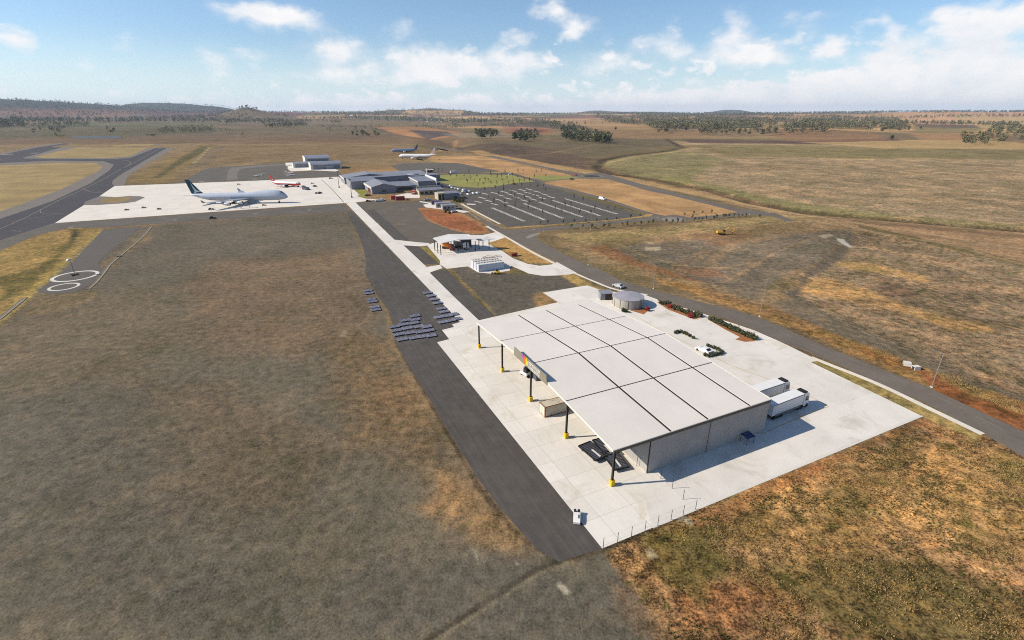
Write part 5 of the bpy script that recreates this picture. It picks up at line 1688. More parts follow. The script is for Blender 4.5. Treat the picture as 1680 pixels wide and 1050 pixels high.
# ------------------------------------------------------------------ road vehicles
def make_car(name, paint, label, cat='car', L=4.6, Wd=1.85, H=1.5, group=None, loc=(0, 0, 0), rz=0.0, pickup=False, van=False):
    t = thing(name, loc, rz, label, cat, group)
    b = MB()
    if van: prof = [(2.35, .35), (2.35, .95), (1.7, 1.3), (1.15, 2.0), (-2.4, 2.05), (-2.45, .35)]
    elif pickup: prof = [(2.5, .35), (2.5, .85), (1.2, 1.05), (.6, 1.65), (-.9, 1.7), (-1.0, 1.1), (-2.6, 1.1), (-2.6, .35)]
    else: prof = [(2.25, .32), (2.3, .72), (1.2, .95), (.45, 1.42), (-1.1, 1.46), (-1.95, 1.05), (-2.3, .98), (-2.3, .32)]
    n = len(prof)
    hw = Wd / 2
    ins = lambda z: hw if z < 1.06 else hw - .16 * (z - 1.06) / .5
    L_ = [(x * L / 4.6, -ins(z), z * H / 1.5) for x, z in prof]
    R_ = [(x * L / 4.6, ins(z), z * H / 1.5) for x, z in prof]
    b.add(L_ + R_, [tuple(range(n)), tuple(range(n, 2 * n))[::-1]] + [(i, n + i, n + (i + 1) % n, (i + 1) % n) for i in range(n)])
    b.build('body', paint, t)
    k = L / 4.6
    hz2 = H / 1.5
    if van: fr, bk = [(1.66, 1.34), (1.2, 1.92)], None
    elif pickup: fr, bk = [(1.14, 1.12), (.64, 1.58)], [(-.92, 1.6), (-.98, 1.18)]
    else: fr, bk = [(1.12, 1.0), (.52, 1.38)], [(-1.16, 1.40), (-1.86, 1.08)]
    for nm, seg in (('windscreen', fr), ('rear_window', bk)):
        if not seg: continue
        (xa, za), (xb, zb) = seg
        dx = .05 if nm == 'windscreen' else -.05
        w = hw - .22
        MB().hexa([(xa * k, -w, za * hz2), (xa * k, w, za * hz2), (xb * k, w, zb * hz2), (xb * k, -w, zb * hz2)],
                  [(xa * k + dx, -w, za * hz2 + .05), (xa * k + dx, w, za * hz2 + .05), (xb * k + dx, w, zb * hz2 + .05), (xb * k + dx, -w, zb * hz2 + .05)]).build(nm, S_GLASS, t)
    for s in (-1, 1):
        x0, x1 = (.95, -.1) if van else (.75, -1.35)
        if pickup: x0, x1 = .85, -.85
        y = s * (hw - .07)
        MB().hexa([(x0 * k, y - .05, 1.04 * hz2), (x1 * k, y - .05, 1.06 * hz2), (x1 * k, y + .05, 1.06 * hz2), (x0 * k, y + .05, 1.04 * hz2)],
                  [((x0 - .35) * k, y - .05 - s * .07, 1.34 * hz2), ((x1 + .15) * k, y - .05 - s * .07, 1.34 * hz2), ((x1 + .15) * k, y + .05 - s * .07, 1.34 * hz2), ((x0 - .35) * k, y + .05 - s * .07, 1.34 * hz2)]).build('side_window', S_GLASS, t)
        for x in (1.4 * k, -1.4 * k):
            MB().bar((x, s * (hw - .2), .34), (x, s * (hw + .02), .34), .34, 14).build('wheel', S_BLACK, t)
        MB().box(2.24 * k, 2.33 * k, s * hw * .72 - .2, s * hw * .72 + .2, .6 * hz2, .74 * hz2).build('headlight', S_TRIM, t)
    if pickup:
        MB().box(-2.45 * k, -1.15 * k, -hw + .15, hw - .15, 1.08 * hz2, 1.16 * hz2).build('load_bed', S_BLACK, t)
    return t


def face(a, b):
    d = P(*b) - P(*a)
    return math.atan2(d.y, d.x)


CARP = {n_: mat('car_' + n_, c_, .3, 0, .04, 1, spec=.6) for n_, c_ in dict(white=A(244, 244, 244), silver=A(190, 192, 196), red=A(176, 40, 40), dark=A(60, 62, 70), blue=A(60, 84, 130)).items()}
make_car('parked_car', CARP['white'], 'white car parked beside the low hedge next to the cargo shed roof', loc=P(1154, 577), rz=face((1140, 570), (1168, 583)) + math.pi)
make_car('silver_car', CARP['silver'], 'silver car driving on the road near the round water tank', loc=P(1014, 471.2), rz=face((1024, 475), (1004, 468)))
make_car('dark_car', CARP['dark'], 'dark car on the road between lawn and golden paddock', loc=P(938, 294.6), rz=face((920, 296), (950, 293)))
make_car('red_car', CARP['red'], 'red car approaching the planted roundabout', loc=P(944, 287.6), rz=face((930, 285), (955, 289)))
make_car('white_car', CARP['white'], 'white car where the two lawns meet behind the car park', loc=P(838, 286.8), rz=.3, L=5)
make_car('white_van', CARP['white'], 'white van on the lane along the back edge of the lawn', cat='van', loc=P(744.5, 284.2), rz=TH, van=True, L=7.5, Wd=2.4, H=1.9)
make_car('white_van', CARP['white'], 'white van at the far edge of the car park by the golden paddock', cat='van', loc=P(988, 327.6), rz=face((980, 326), (1000, 330)), van=True, L=5.6, Wd=2.1)
make_car('silver_pickup', CARP['silver'], 'silver pickup on the pale forecourt beside the purple container', cat='pickup', loc=P(701.5, 328.8), rz=TH, pickup=True)
make_car('white_pickup', CARP['white'], 'white pickup left of the pair beside the path near the red container', cat='pickup', loc=P(621.5, 330.4), rz=TH, pickup=True)
make_car('white_pickup', CARP['white'], 'white pickup right of the pair beside the path near the red container', cat='pickup', loc=P(626.8, 329.6), rz=TH + .2, pickup=True)
make_car('silver_car', CARP['silver'], 'silver car at the end of the row of grey portable cabins', loc=P(745, 348.4), rz=TH + .3)
make_car('dark_car', CARP['dark'], 'dark car on the concrete beside the small lawn of the grey gabled shed', loc=P(603.5, 321.5), rz=TH)
protos = {}
spots = [(768, 319.8, 'white', 'leftmost of the three white cars in the front car park row'), (776.8, 318.2, 'white', 'middle of the three white cars in the front car park row'), (783.4, 317.6, 'white', 'right of the three white cars in the front car park row'),
         (722.6, 304.8, 'white', 'first white car of the row behind the white parapet hall'), (728.6, 306.6, 'silver', 'second car of the row behind the white parapet hall, silver'), (739, 306, 'white', 'white car standing apart at the back of the row by the lawn'),
         (735, 308.4, 'dark', 'dark car in the row beside the lawn edge'), (741.6, 309, 'white', 'white car after the dark one in the row by the lawn'), (747.6, 310, 'silver', 'silver car in the middle of the row by the lawn'),
         (752.4, 311.2, 'white', 'white car in the middle of the row by the lawn'), (760.6, 312.6, 'white', 'white car near the outer end of the row by the lawn'), (770.4, 314.8, 'silver', 'outermost silver car of the row by the lawn'),
         (764.4, 316, 'blue', 'blue car between the lawn row and the three white cars'), (759.6, 315.2, 'white', 'white car in the second row, nearest the office block'), (756, 318.6, 'silver', 'silver car beside the shrubs of the office block')]
for px, py, cl, lb in spots:
    lbl = lb if any(w in lb for w in ('car ', 'cars', 'car,')) else lb
    if cl not in protos:
        protos[cl] = make_car('parked_car', CARP[cl], lbl, loc=P(px, py), rz=TH + math.pi / 2 + .1, group='cars in the car park beside the terminal')
    else:
        copy_thing(protos[cl], P(px, py), TH + math.pi / 2 + random.Random(int(px)).uniform(-.1, .1), lbl)

# tug on the edge of the asphalt
t = thing('aircraft_tug', P(946, 851.5), math.radians(262), 'low white tug with dark seats at the edge of the asphalt, bottom of the yard', 'tug')
m = MB()
prof = [(1.9, .3), (1.9, .85), (1.5, 1.05), (.3, 1.1), (-1.4, 1.05), (-1.7, .9), (-1.8, .3)]
n = len(prof)
m.add([(x, -.78, z) for x, z in prof] + [(x, .78, z) for x, z in prof], [tuple(range(n)), tuple(range(n, 2 * n))[::-1]] + [(i, n + i, n + (i + 1) % n, (i + 1) % n) for i in range(n)])
m.build('body', S_WHITE, t)
t.scale = (.72, .72, .72)
for s in (-1, 1):
    MB().box(-1.75, -1.0, s * .42 - .25, s * .42 + .25, 1.0, 1.3).build('seat', S_BLACK, t)
    for x in (-1.1, 1.15):
        MB().bar((x, s * .66, .36), (x, s * .84, .36), .36, 14).build('wheel', S_BLACK, t)
MB().hexa([(-.3, .3, 1.08), (.9, .3, 1.08), (.9, .6, 1.08), (-.3, .6, 1.08)], [(-.2, .34, 1.16), (.8, .34, 1.16), (.8, .56, 1.16), (-.2, .56, 1.16)]).build('windscreen', S_GLASS, t)


def container(name, p, rz, L, H, paint, label, cat='container', group=None, W_=2.44, roofm=None, open_end=False):
    t = thing(name, p, rz, label, cat, group)
    MB().box(0, L, 0, W_, .15, H - .03).build('body', paint, t)
    fr = MB()
    for x in (0, L):
        for y in (0, W_):
            fr.box(x - .09, x + .09, y - .09, y + .09, 0, H)
    for z0, z1 in ((0, .16), (H - .14, H - .005)):
        fr.box(.09, L - .09, -.07, .07, z0, z1).box(.09, L - .09, W_ - .07, W_ + .07, z0, z1)
        fr.box(-.07, .07, .09, W_ - .09, z0, z1).box(L - .07, L + .07, .09, W_ - .09, z0, z1)
    fr.build('frame', S_RUST if roofm == 'rust' else paint, t)
    for k in (0, 1):
        MB().box(-.10, -.03, .12 + k * (W_ / 2 - .03), W_ / 2 - .06 + k * (W_ / 2 - .06), .2, H - .2).build('door', paint, t)
    return t


def rusty(name, rgb, rust, amt=.5, sc=.9, ribs=1.1):
    m = ribbed(name, rgb, .7, ribs, 'X', .22, .06)
    T = NT(m.node_tree)
    b = m.node_tree.nodes['Principled BSDF']
    src = b.inputs['Base Color'].links[0].from_socket
    geo = T.node('ShaderNodeNewGeometry').outputs['Position']
    s = T.mr(T.noise(geo, sc, 7, .7, .5), .55, .7, 0, amt, True)
    T.l.new(T.mix(s, src, (*rust, 1)), b.inputs['Base Color'])
    return m


RUSTY = rusty('rusty_white_corrugation', A(226, 216, 196), A(150, 92, 48), .85)
container('rusty_container', P(885.7, 671.5) - EV * 0, TH, 6.06, 2.6, RUSTY, 'rust-stained white container standing under the cargo shed roof edge', roofm='rust').location = U(*(lambda q_: (q_[0], q_[1]))(toUV(P(894, 685))), 0)
RC = rusty('red_corrugation', A(176, 70, 58), A(120, 60, 50), .5)
container('red_container', P(650, 329), TH - .05, 6.4, 2.8, RC, 'red container on the bare yard before the grey gabled shed', group=None)
container('red_container', P(642, 327.6), TH - .05, 3.4, 2.8, rusty('salmon_corrugation', A(206, 104, 86), A(120, 60, 50), .3), 'shorter salmon-red container end beside the long red one')
container('purple_container', P(709, 336), TH - .1, 7.6, 2.6, mat('purple_box_paint', A(96, 70, 110), .6), 'purple container on the forecourt at the head of the cabin row')
CB = ribbed('cabin_cladding', A(176, 174, 172), .6, .9, 'XY', .1)
for k, (px, py, L, lb, hh) in enumerate([(716, 341, 10.5, 'grey portable cabin next to the purple container', 2.9), (726.5, 345, 9, 'grey portable cabin at the dark end of the cabin row', 3.0)]):
    t = container('portable_cabin', P(px, py), TH - .12, L, hh, CB, lb, 'cabin', 'portable cabins beside the forecourt', W_=5.5)
    MB().hexa([(-.3, -.3, hh), (L + .3, -.3, hh), (L + .3, 5.8, hh), (-.3, 5.8, hh)], [(-.3, -.3, hh + .15), (L + .3, -.3, hh + .15), (L + .3, 5.8, hh + .3), (-.3, 5.8, hh + .3)]).build('roof', R_GREY, t)
    for j in range(3):
        MB().box(1 + j * 2.6, 2.2 + j * 2.6, -.12, -.075, 1.0, 2.0).build('window', S_GLASS, t)
# three white tanks in containers
WT = mat('shaded_white_tank', A(212, 216, 224), .5, 0, .05, .6)  # white greyed to carry the shade of the long tank sides
for k, (px, py, lb) in enumerate([(787, 446, 'nearest of three long white fuel tanks side by side'), (0, 0, 'middle one of three long white fuel tanks side by side'), (0, 0, 'rearmost of three long white fuel tanks side by side')]):
    base = toUV(P(785.5, 446.3))
    t = uthing('fuel_tank', base[0] - .1 * k, base[1] + 2.95 * k, 0, lb, 'fuel tank', 'white fuel tanks by the canopy')
    MB().box(0, 11.6, 0, 2.5, .1, 2.9).build('body', WT, t)
    MB().box(.1, 11.5, .1, 2.4, 2.903, 2.98).build('lid', S_TRIM, t)
    for j in range(9):
        MB().box(.8 + j * 1.25, 1.15 + j * 1.25, 1.9, 2.2, 2.99, 3.25).build('vent', S_RUST if j % 2 else S_STEEL, t)
    rl = MB()
    for j in range(7):
        rl.bar((.3 + j * 1.8, 2.42, 2.95), (.3 + j * 1.8, 2.42, 3.35), .03)
    rl.bar((.3, 2.42, 3.35), (11.1, 2.42, 3.35), .03)
    rl.build('guard_rail', S_STEEL, t)
# pipework between canopy and tanks
pb = toUV(P(792, 424))
t = uthing('pipework', pb[0], pb[1], 0, 'brown bent pipework on the concrete behind the white fuel tanks', 'pipes')
for a, b in [((0, 0, .6), (3, 1.4, .6)), ((3, 1.4, .6), (5, -.6, .6)), ((5, -.6, .6), (8, .4, .6)), ((0, -1.2, .6), (4, -2.4, .6)), ((4, -2.4, .6), (8, -1.6, .6)), ((8, -1.6, .6), (8.4, .4, .6)), ((0, 0, .6), (0, -1.2, .6))]:
    MB().bar(a, b, .10).build('pipe', S_RUST, t)
for x, y in ((0, 0), (4, -2.4), (5, -.6), (8, -1.6)):
    MB().bar((x, y, 0), (x, y, .6), .06).build('support', S_STEEL, t)
# red bush-like skip beside the verge
t = thing('red_skip', P(843, 420), .4, 'small red skip on the dry verge right of the canopy shadow', 'skip')
MB().hexa([(-1.1, -.7, .15), (1.1, -.7, .15), (1.1, .7, .15), (-1.1, .7, .15)], [(-1.6, -1, 1.4), (1.6, -1, 1.4), (1.6, 1, 1.4), (-1.6, 1, 1.4)]).build('bin', mat('skip_paint', A(158, 62, 48), .7, 0, .2, 2), t)
MB().box(-1.66, 1.66, -1.06, 1.06, 1.41, 1.5).build('rim', S_RUST, t)


def wheels(t, xs, hw, r, n='wheel'):
    for x in xs:
        for s in (-1, 1):
            MB().bar((x, s * (hw - .3), r), (x, s * hw, r), r, 14).build(n, S_BLACK, t)


# fuel truck (orange) and silver tanker under the canopy
t = thing('tanker_truck', P(735.5, 409), TH - 1.15, 'orange tanker truck half under the white canopy', 'truck')
MB().loft([[(x, math.cos(2 * math.pi * k / 16) * r, 2.0 + math.sin(2 * math.pi * k / 16) * r) for k in range(16)] for x, r in ((-3.6, .6), (-3.4, 1.05), (1.2, 1.05), (1.4, .6))]).build('tank', S_ORANGE, t, smooth=True)
MB().box(-3.8, 3.4, -.5, .5, .6, .95).build('chassis', S_STEEL, t)
cab = MB().hexa([(1.7, -1.15, .6), (3.7, -1.15, .6), (3.7, 1.15, .6), (1.7, 1.15, .6)], [(1.7, -1.1, 2.8), (3.2, -1.1, 2.8), (3.2, 1.1, 2.8), (1.7, 1.1, 2.8)]).build('cab', mat('salmon_cab', A(206, 90, 66), .5), t)
MB().hexa([(3.62, -1.0, 1.5), (3.66, -1.0, 1.5), (3.66, 1.0, 1.5), (3.62, 1.0, 1.5)], [(3.32, -1.0, 2.5), (3.38, -1.0, 2.5), (3.38, 1.0, 2.5), (3.32, 1.0, 2.5)]).build('windscreen', S_GLASS, cab)
wheels(t, (-2.8, -1.7, 2.7), 1.15, .5)
t = thing('mixer_truck', P(757, 407.5), TH - 1.0, 'silver tanker truck with a white cab side in the canopy shade', 'truck')
MB().loft([[(x, math.cos(2 * math.pi * k / 16) * r, 2.1 + math.sin(2 * math.pi * k / 16) * r) for k in range(16)] for x, r in ((-3.6, .7), (-3.4, 1.15), (1.4, 1.15), (1.6, .7))]).build('tank', S_GREYM, t, smooth=True)
MB().box(-3.8, 3.8, -.5, .5, .6, .95).build('chassis', S_STEEL, t)
MB().hexa([(1.9, -1.2, .6), (4.0, -1.2, .6), (4.0, 1.2, .6), (1.9, 1.2, .6)], [(1.9, -1.15, 3.1), (3.6, -1.15, 3.1), (3.6, 1.15, 3.1), (1.9, 1.15, 3.1)]).build('cab', S_WHITE, t)
wheels(t, (-2.8, -1.7, 2.9), 1.2, .5)
t = thing('storage_box', P(763, 403.5), TH, 'dark grey box store with a white end under the canopy', 'store')
MB().box(-2.4, 2.6, -1.3, 1.3, .1, 3.1).build('body', mat('dark_grey_box', A(96, 96, 100), .7), t)
MB().box(-2.48, -2.41, -1.25, 1.25, .2, 3.05).build('door', S_WHITE, t)

# yellow loader next to the tanks
t = thing('small_loader', P(815, 449.5), TH + 2.6, 'small yellow loader on the gravel just below the white fuel tanks', 'loader')
MB().hexa([(-1.2, -.6, .5), (.9, -.6, .5), (.9, .6, .5), (-1.2, .6, .5)], [(-1.1, -.55, 1.3), (.3, -.55, 1.3), (.3, .55, 1.3), (-1.1, .55, 1.3)]).build('body', S_YEL, t)
MB().box(-.7, .2, -.5, .5, 1.32, 2.1).build('cab', S_GLASS, t)
MB().bar((.4, .45, 1.1), (1.9, .45, .5), .1).build('arm', S_YEL, t)
MB().bar((.4, -.45, 1.1), (1.9, -.45, .5), .1).build('arm', S_YEL, t)
MB().hexa([(1.8, -.8, .1), (2.4, -.8, .05), (2.4, .8, .05), (1.8, .8, .1)], [(1.75, -.8, .8), (2.2, -.8, .5), (2.2, .8, .5), (1.75, .8, .8)]).build('bucket', S_RUST, t)
wheels(t, (-.8, .6), .8, .42)

# semi-trailers at the dock
def semi(p, rz, label):
    t = thing('semi_trailer_truck', p, rz, label, 'truck', 'trucks backed up to the cargo shed dock')
    MB().box(-8.6, 1.6, -1.25, 1.25, 1.15, 3.9).build('trailer_box', S_WHITE, t)
    MB().box(-8.65, 1.65, -1.30, -1.26, 3.7, 3.93).build('side_rail', S_GREYM, t)
    MB().box(-8.5, 1.4, -.6, .6, .85, 1.14).build('chassis', S_STEEL, t)
    MB().box(-7.5, 1.0, -1.28, -1.255, .75, 1.3).build('side_skirt', S_GREYM, t)
    cab = MB().hexa([(1.95, -1.2, .5), (4.1, -1.2, .5), (4.1, 1.2, .5), (1.95, 1.2, .5)], [(1.95, -1.15, 3.7), (3.6, -1.15, 3.5), (3.6, 1.15, 3.5), (1.95, 1.15, 3.7)]).build('cab', S_WHITE, t)
    MB().hexa([(4.03, -1.05, 1.9), (4.08, -1.05, 1.9), (4.08, 1.05, 1.9), (4.03, 1.05, 1.9)], [(3.68, -1.05, 3.1), (3.76, -1.05, 3.1), (3.76, 1.05, 3.1), (3.68, 1.05, 3.1)]).build('windscreen', S_GLASS, cab)
    for s in (-1, 1):
        MB().box(2.5, 3.5, s * 1.19 - .04, s * 1.19 + .04, 1.9, 2.9).build('side_window', S_GLASS, cab)
    MB().box(2.0, 3.2, -.9, .9, 3.72, 3.95).build('roof_deflector', S_BLACK, cab)
    wheels(t, (-7.6, -6.4, -5.2), 1.22, .5)
    wheels(t, (.6, 1.7, 3.4), 1.2, .5)
    return t


e1 = P(1317, 668.6)
r1 = TH + .04
semi(e1 - EU * 2.6 + EV * .9, r1, 'nearer of two white articulated trucks backed against the cargo shed')
e2 = toUV(P(1317, 668.6))
semi(U(e2[0] - 2.1, e2[1] + 6.2), TH + .02, 'further of two white articulated trucks, partly hidden by the shed roof')

# three dark steel deck trailers by the near column
def deck_trailer(p, rz, label):
    t = thing('deck_trailer', p, rz, label, 'trailer', 'dark deck trailers by the near column')
    MB().box(-2.7, 2.5, -1.45, 1.45, .45, .6).build('deck', S_STEEL2, t)
    fr = MB()
    for y in (-1.5, 1.5):
        fr.box(-2.75, 2.55, y - .05, y + .05, .5, .78)
    for x in (-2.75, 2.55):
        fr.box(x - .05, x + .05, -1.44, 1.44, .5, .78)
    fr.build('rim', S_BLACK, t)
    r = MB()
    for k in range(12):
        r.bar((-2.4 + k * .42, -1.35, .66), (-2.4 + k * .42, 1.35, .66), .06, 6)
    r.build('rollers', mat('roller_steel', A(128, 130, 142), .4, .3, .2, 2), t)
    MB().box(-.4, 2.1, -.18, .18, .73, .8).build('centre_rail', S_TRIM, t)
    MB().bar((-2.75, 0, .5), (-3.9, 0, .25), .05).build('drawbar', S_YEL, t)
    wheels(t, (-1.8, 1.7), 1.3, .26)
    return t


S_STEEL2 = mat('dark_deck_steel', A(96, 98, 108), .6, .2, .25, 1.5)
A_ = face((950, 738), (985, 755))
deck_trailer(P(973, 744.5), face((962, 735), (980, 750)), 'dark roller-deck trailer furthest left, clear of the roof')
deck_trailer(P(993.5, 737), face((985, 728), (1000, 745)), 'dark roller-deck trailer half under the roof corner')
deck_trailer(P(1009, 759.5), face((1000, 750), (1014, 768)), 'dark roller-deck trailer behind the near column')
t = thing('traffic_cone', P(1018.5, 756), 0, 'small red and white cone beside the roller-deck trailer', 'cone')
MB().bar((0, 0, .05), (0, 0, .75), .2, 12, .05).build('cone', S_ORANGE, t)
MB().box(-.25, .25, -.25, .25, 0, .05).build('base', S_BLACK, t)

# loader truck under the sign
t = thing('cargo_loader', P(873, 612), TH + .3, 'white cargo loader with dark platform just below the sign board', 'loader')
MB().box(-3.2, .4, -1.2, 1.2, .7, 1.5).build('body', S_WHITE, t)
MB().box(-3.2, -1.9, -1.1, -.1, 1.52, 2.5).build('cab', S_GLASS, t)
MB().box(-1.6, 3.2, -1.5, 1.5, 1.53, 1.75).build('platform', S_STEEL2, t)
MB().bar((.2, -1.2, .7), (2.6, -1.2, 1.5), .1).bar((2.6, -1.2, .5), (.2, -1.2, 1.5), .1).build('scissor_lift', S_GREYM, t)
wheels(t, (-2.5, -.4, 2.4), 1.25, .42)
t = thing('dark_crate', P(884, 619.5), TH, 'dark covered crate on the concrete under the sign board', 'crate')
MB().box(-1.5, 1.7, -1.4, 1.2, 0, 1.5).build('body', S_STEEL2, t)
MB().box(-1.55, 1.75, -1.45, 1.25, 1.51, 1.6).build('lid', S_BLACK, t)

# pallet dollies in rows
dl = thing('pallet_dolly', (0, 0, 0), TH, 'pallet dolly', 'dolly')
S_DOLF = mat('dolly_frame', A(142, 144, 162), .5, .2, .15, 2, rnd=.2)
S_DOLR = mat('dolly_roller', A(176, 178, 200), .5, .2, .2, 2)
MB().box(-1.55, 1.55, -1.15, 1.15, .22, .27).build('deck', mat('dolly_deck', A(108, 107, 116), .7, .1, .25, 3), dl)
fr = MB()
for y in (-1.2, 1.2): fr.box(-1.6, 1.6, y - .06, y + .06, .22, .36)
for x in (-1.6, 1.6): fr.box(x - .06, x + .06, -1.13, 1.13, .22, .36)
for k in range(4): fr.box(-1.6 + .8 * k + .35, -1.6 + .8 * k + .45, -1.13, 1.13, .30, .36)
fr.build('frame', S_DOLF, dl)
r = MB()
for k in range(7):
    for y in (-.75, 0, .75):
        r.bar((-1.35 + k * .45, y - .3, .32), (-1.35 + k * .45, y + .3, .32), .05, 5)
r.build('rollers', S_DOLR, dl)
MB().bar((-1.6, 0, .4), (-2.2, 0, .3), .05).build('drawbar', S_YEL, dl)
for x in (-1.1, 1.1):
    for s in (-1, 1):
        MB().bar((x, s * 1.0, .18), (x, s * 1.1, .18), .18, 8).build('wheel', S_BLACK, dl)
GR = [('on the dry grass left of the asphalt', [(603.5, 477.5), (605.5, 481.8), (609, 492), (611.3, 495.6), (614.5, 504.5), (616.3, 509)], None),
      ('in the first, shortest row of the central block', [(681, 519)], None),
      ('in the second row of the central block', [(665, 526.4), (681, 525.2)], None),
      ('in the third row of the central block', [(647, 536.8), (663, 533), (679, 530.8)], None),
      ('in the fourth row of the central block', [(650, 543), (668, 539.4), (687, 536.6), (700, 537)], None),
      ('in the fifth row of the central block', [(654, 549.5), (672, 547), (690, 545.4), (704, 543)], None),
      ('in the nearest row of the central block', [(660, 557.5), (680, 555), (696, 552.6), (707, 551.6)], None),
      ('in the rear row along the concrete lane', [(701.5, 481), (707.5, 486), (712.5, 491.8), (717.8, 497.8)], None),
      ('in the middle group along the concrete lane', [(724, 507), (728.5, 512.2)], None),
      ('in the front rows against the concrete lane', [(720, 521.2), (734, 519), (744, 516.5), (727, 529.2), (739, 526.8), (749, 524)], None)]
ORD = ['left end', 'second from left', 'third from left', 'fourth from left', 'fifth from left', 'right end']
dl.scale = (.95, .82, 1)
first = True
for where, pl, _ in GR:
    n = len(pl)
    for i, (px, py) in enumerate(pl):
        pos = 'the only one' if n == 1 else ('rearmost' if i == 0 else 'nearest') if (n == 2 and 'middle' in where) else (ORD[i] if i < n - 1 else 'right end')
        if 'grass' in where or 'rear row' in where: pos = ['furthest', 'second furthest', 'third furthest', 'fourth furthest', 'fifth furthest', 'sixth'][i]
        if i == n - 1 and ('grass' in where or 'rear row' in where): pos = 'nearest'
        lb = 'blue-grey roller dolly ' + where + ', ' + pos
        if 'front rows' in where: lb = 'blue-grey roller dolly against the concrete lane, ' + ['rear', 'nearer'][i // 3] + ' row, ' + ['left', 'middle', 'right'][i % 3]
        rz = TH + random.Random(int(px * 7)).uniform(-.05, .05)
        if first:
            dl.location = P(px, py); dl.rotation_euler = (0, 0, rz); dl['label'] = lb; dl['group'] = 'pallet dollies beside the concrete lane'
            first = False
        else:
            copy_thing(dl, P(px, py), rz, lb)

# excavator
S_EXC = mat('worn_yellow_paint', A(214, 168, 56), .7, 0, .2, 1.5)
t = thing('excavator', P(1184, 385), math.radians(0), 'yellow tracked excavator with outstretched arm on the bare ground', 'excavator')
for s in (-1, 1):
    MB().loft([[(x, s * 1.3 + dy, z) for x, z in ((-2.2, .5), (-1.9, .05), (1.9, .05), (2.2, .5), (1.9, 1.0), (-1.9, 1.0))] for dy in (-.3, .3)]).build('track', S_BLACK, t)
MB().hexa([(-3.4, -1.3, 1.15), (1.2, -1.3, 1.15), (1.2, 1.3, 1.15), (-3.4, 1.3, 1.15)], [(-3.2, -1.25, 2.5), (.6, -1.25, 2.3), (.6, 1.25, 2.3), (-3.2, 1.25, 2.5)]).build('body', S_EXC, t)
cab = MB().box(.1, 1.5, -1.25, -.1, 1.6, 3.3).build('cab', mat('dark_cab', A(110, 60, 50), .5), t)
MB().box(1.51, 1.56, -1.15, -.2, 1.9, 3.1).build('window', S_GLASS, cab)
bm_ = MB().bar((.9, .4, 1.8), (4.2, .4, 4.6), .32, 6, .28).bar((4.2, .4, 4.6), (8.3, .4, 4.4), .28, 6, .22).build('boom', S_EXC, t)
st_ = MB().bar((8.8, .4, 4.8), (6.6, .4, 1.6), .22, 6, .18).build('stick', S_EXC, t)
MB().loft([[(6.6, y, 1.7), (6.0, y, 1.2), (6.2, y, .5), (7.0, y, .6), (7.1, y, 1.3)] for y in (-.2, 1.0)]).build('bucket', S_RUST, st_)
t.scale = (.85, .85, .85)

# ground equipment near the aircraft
def gse(name, px, py, label, cat, kind, rz=TH):
    t = thing(name, P(px, py), rz, label, cat)
    if kind == 'loader':
        MB().hexa([(-4, -1.3, .6), (3, -1.3, .6), (3, 1.3, .6), (-4, 1.3, .6)], [(-4, -1.3, 3.4), (2.6, -1.3, 1.0), (2.6, 1.3, 1.0), (-4, 1.3, 3.4)]).build('conveyor', S_STEEL2, t)
        MB().box(-1, 1.2, 1.35, 2.2, .5, 2.0).build('cab', S_STEEL, t)
        wheels(t, (-3, 2.2), 1.3, .5)
    elif kind == 'stairs':
        m = MB()
        for k in range(10): m.box(-2.5 + k * .5, -2 + k * .5, -1, 1, .4 + k * .33, .5 + k * .33)
        m.build('steps', S_GREYM, t)
        MB().box(2.5, 3.6, -1, 1, 3.6, 3.75).build('platform', S_STEEL, t)
        for x, y in ((3.4, .9), (3.4, -.9), (-2, .9), (-2, -.9)):
            MB().bar((x, y, 0), (x, y, 3.6 if x > 0 else .6), .08).build('post', S_STEEL, t)
    else:
        MB().box(-2.2, 2.2, -1.1, 1.1, .5, .7).build('deck', S_STEEL2, t)
        MB().box(-1.6, .2, -.9, .9, .71, 1.7).build('load', S_STEEL if kind != 'rust' else S_RUST, t)
        MB().box(.6, 1.9, -.8, .8, .71, 1.3).build('load', S_GREYM, t)
        MB().bar((2.2, 0, .6), (3.6, 0, .4), .07).build('drawbar', S_STEEL, t)
        wheels(t, (-1.6, 1.6), 1.1, .4)
        k_ = .6 if kind == 'rust' else .8
        t.scale = (k_, k_, k_)
    return t


gse('belt_loader', 503, 311.5, 'dark belt loader at the nose of the red-tailed jet', 'belt loader', 'loader', -.5)
gse('equipment_cart', 520.5, 318, 'dark equipment cart right of the huge jet nose', 'cart', 'cart')
gse('equipment_cart', 525, 317.2, 'second dark cart just right of the one by the huge jet nose', 'cart', 'cart', TH + .8)
gse('equipment_cart', 542.6, 293.4, 'dark cart alone at the top right corner of the apron', 'cart', 'cart')
gse('equipment_cart', 512.4, 301.4, 'brown cart between the red-tailed jet and the apron drain', 'cart', 'rust')
gse('equipment_cart', 516.5, 306.3, 'low dark cart beside the yellow apron marks', 'cart', 'cart', 1.2)
gse('equipment_cart', 346.5, 344.4, 'dark cart behind the huge jet tail near the apron edge', 'cart', 'cart')
gse('equipment_cart', 349, 358.6, 'dark cart on the asphalt shoulder below the huge jet', 'cart', 'cart', .2)
gse('equipment_cart', 391.5, 303, 'brown cart at the back of the apron, between the two jets', 'cart', 'rust')
gse('equipment_cart', 433, 337.4, 'brown cart in front of the huge jet engines', 'cart', 'rust')
gse('equipment_cart', 208, 345, 'brown cart on the empty left part of the apron', 'cart', 'rust')
gse('equipment_cart', 236, 341.4, 'pale brown cart left of the huge jet, further back', 'cart', 'rust')
gse('equipment_cart', 261, 343.6, 'brown cart left of the huge jet, nearer its tail', 'cart', 'rust', .9)
gse('passenger_stairs', 401, 341.5, 'passenger steps beneath the wing of the huge jet', 'steps', 'stairs')
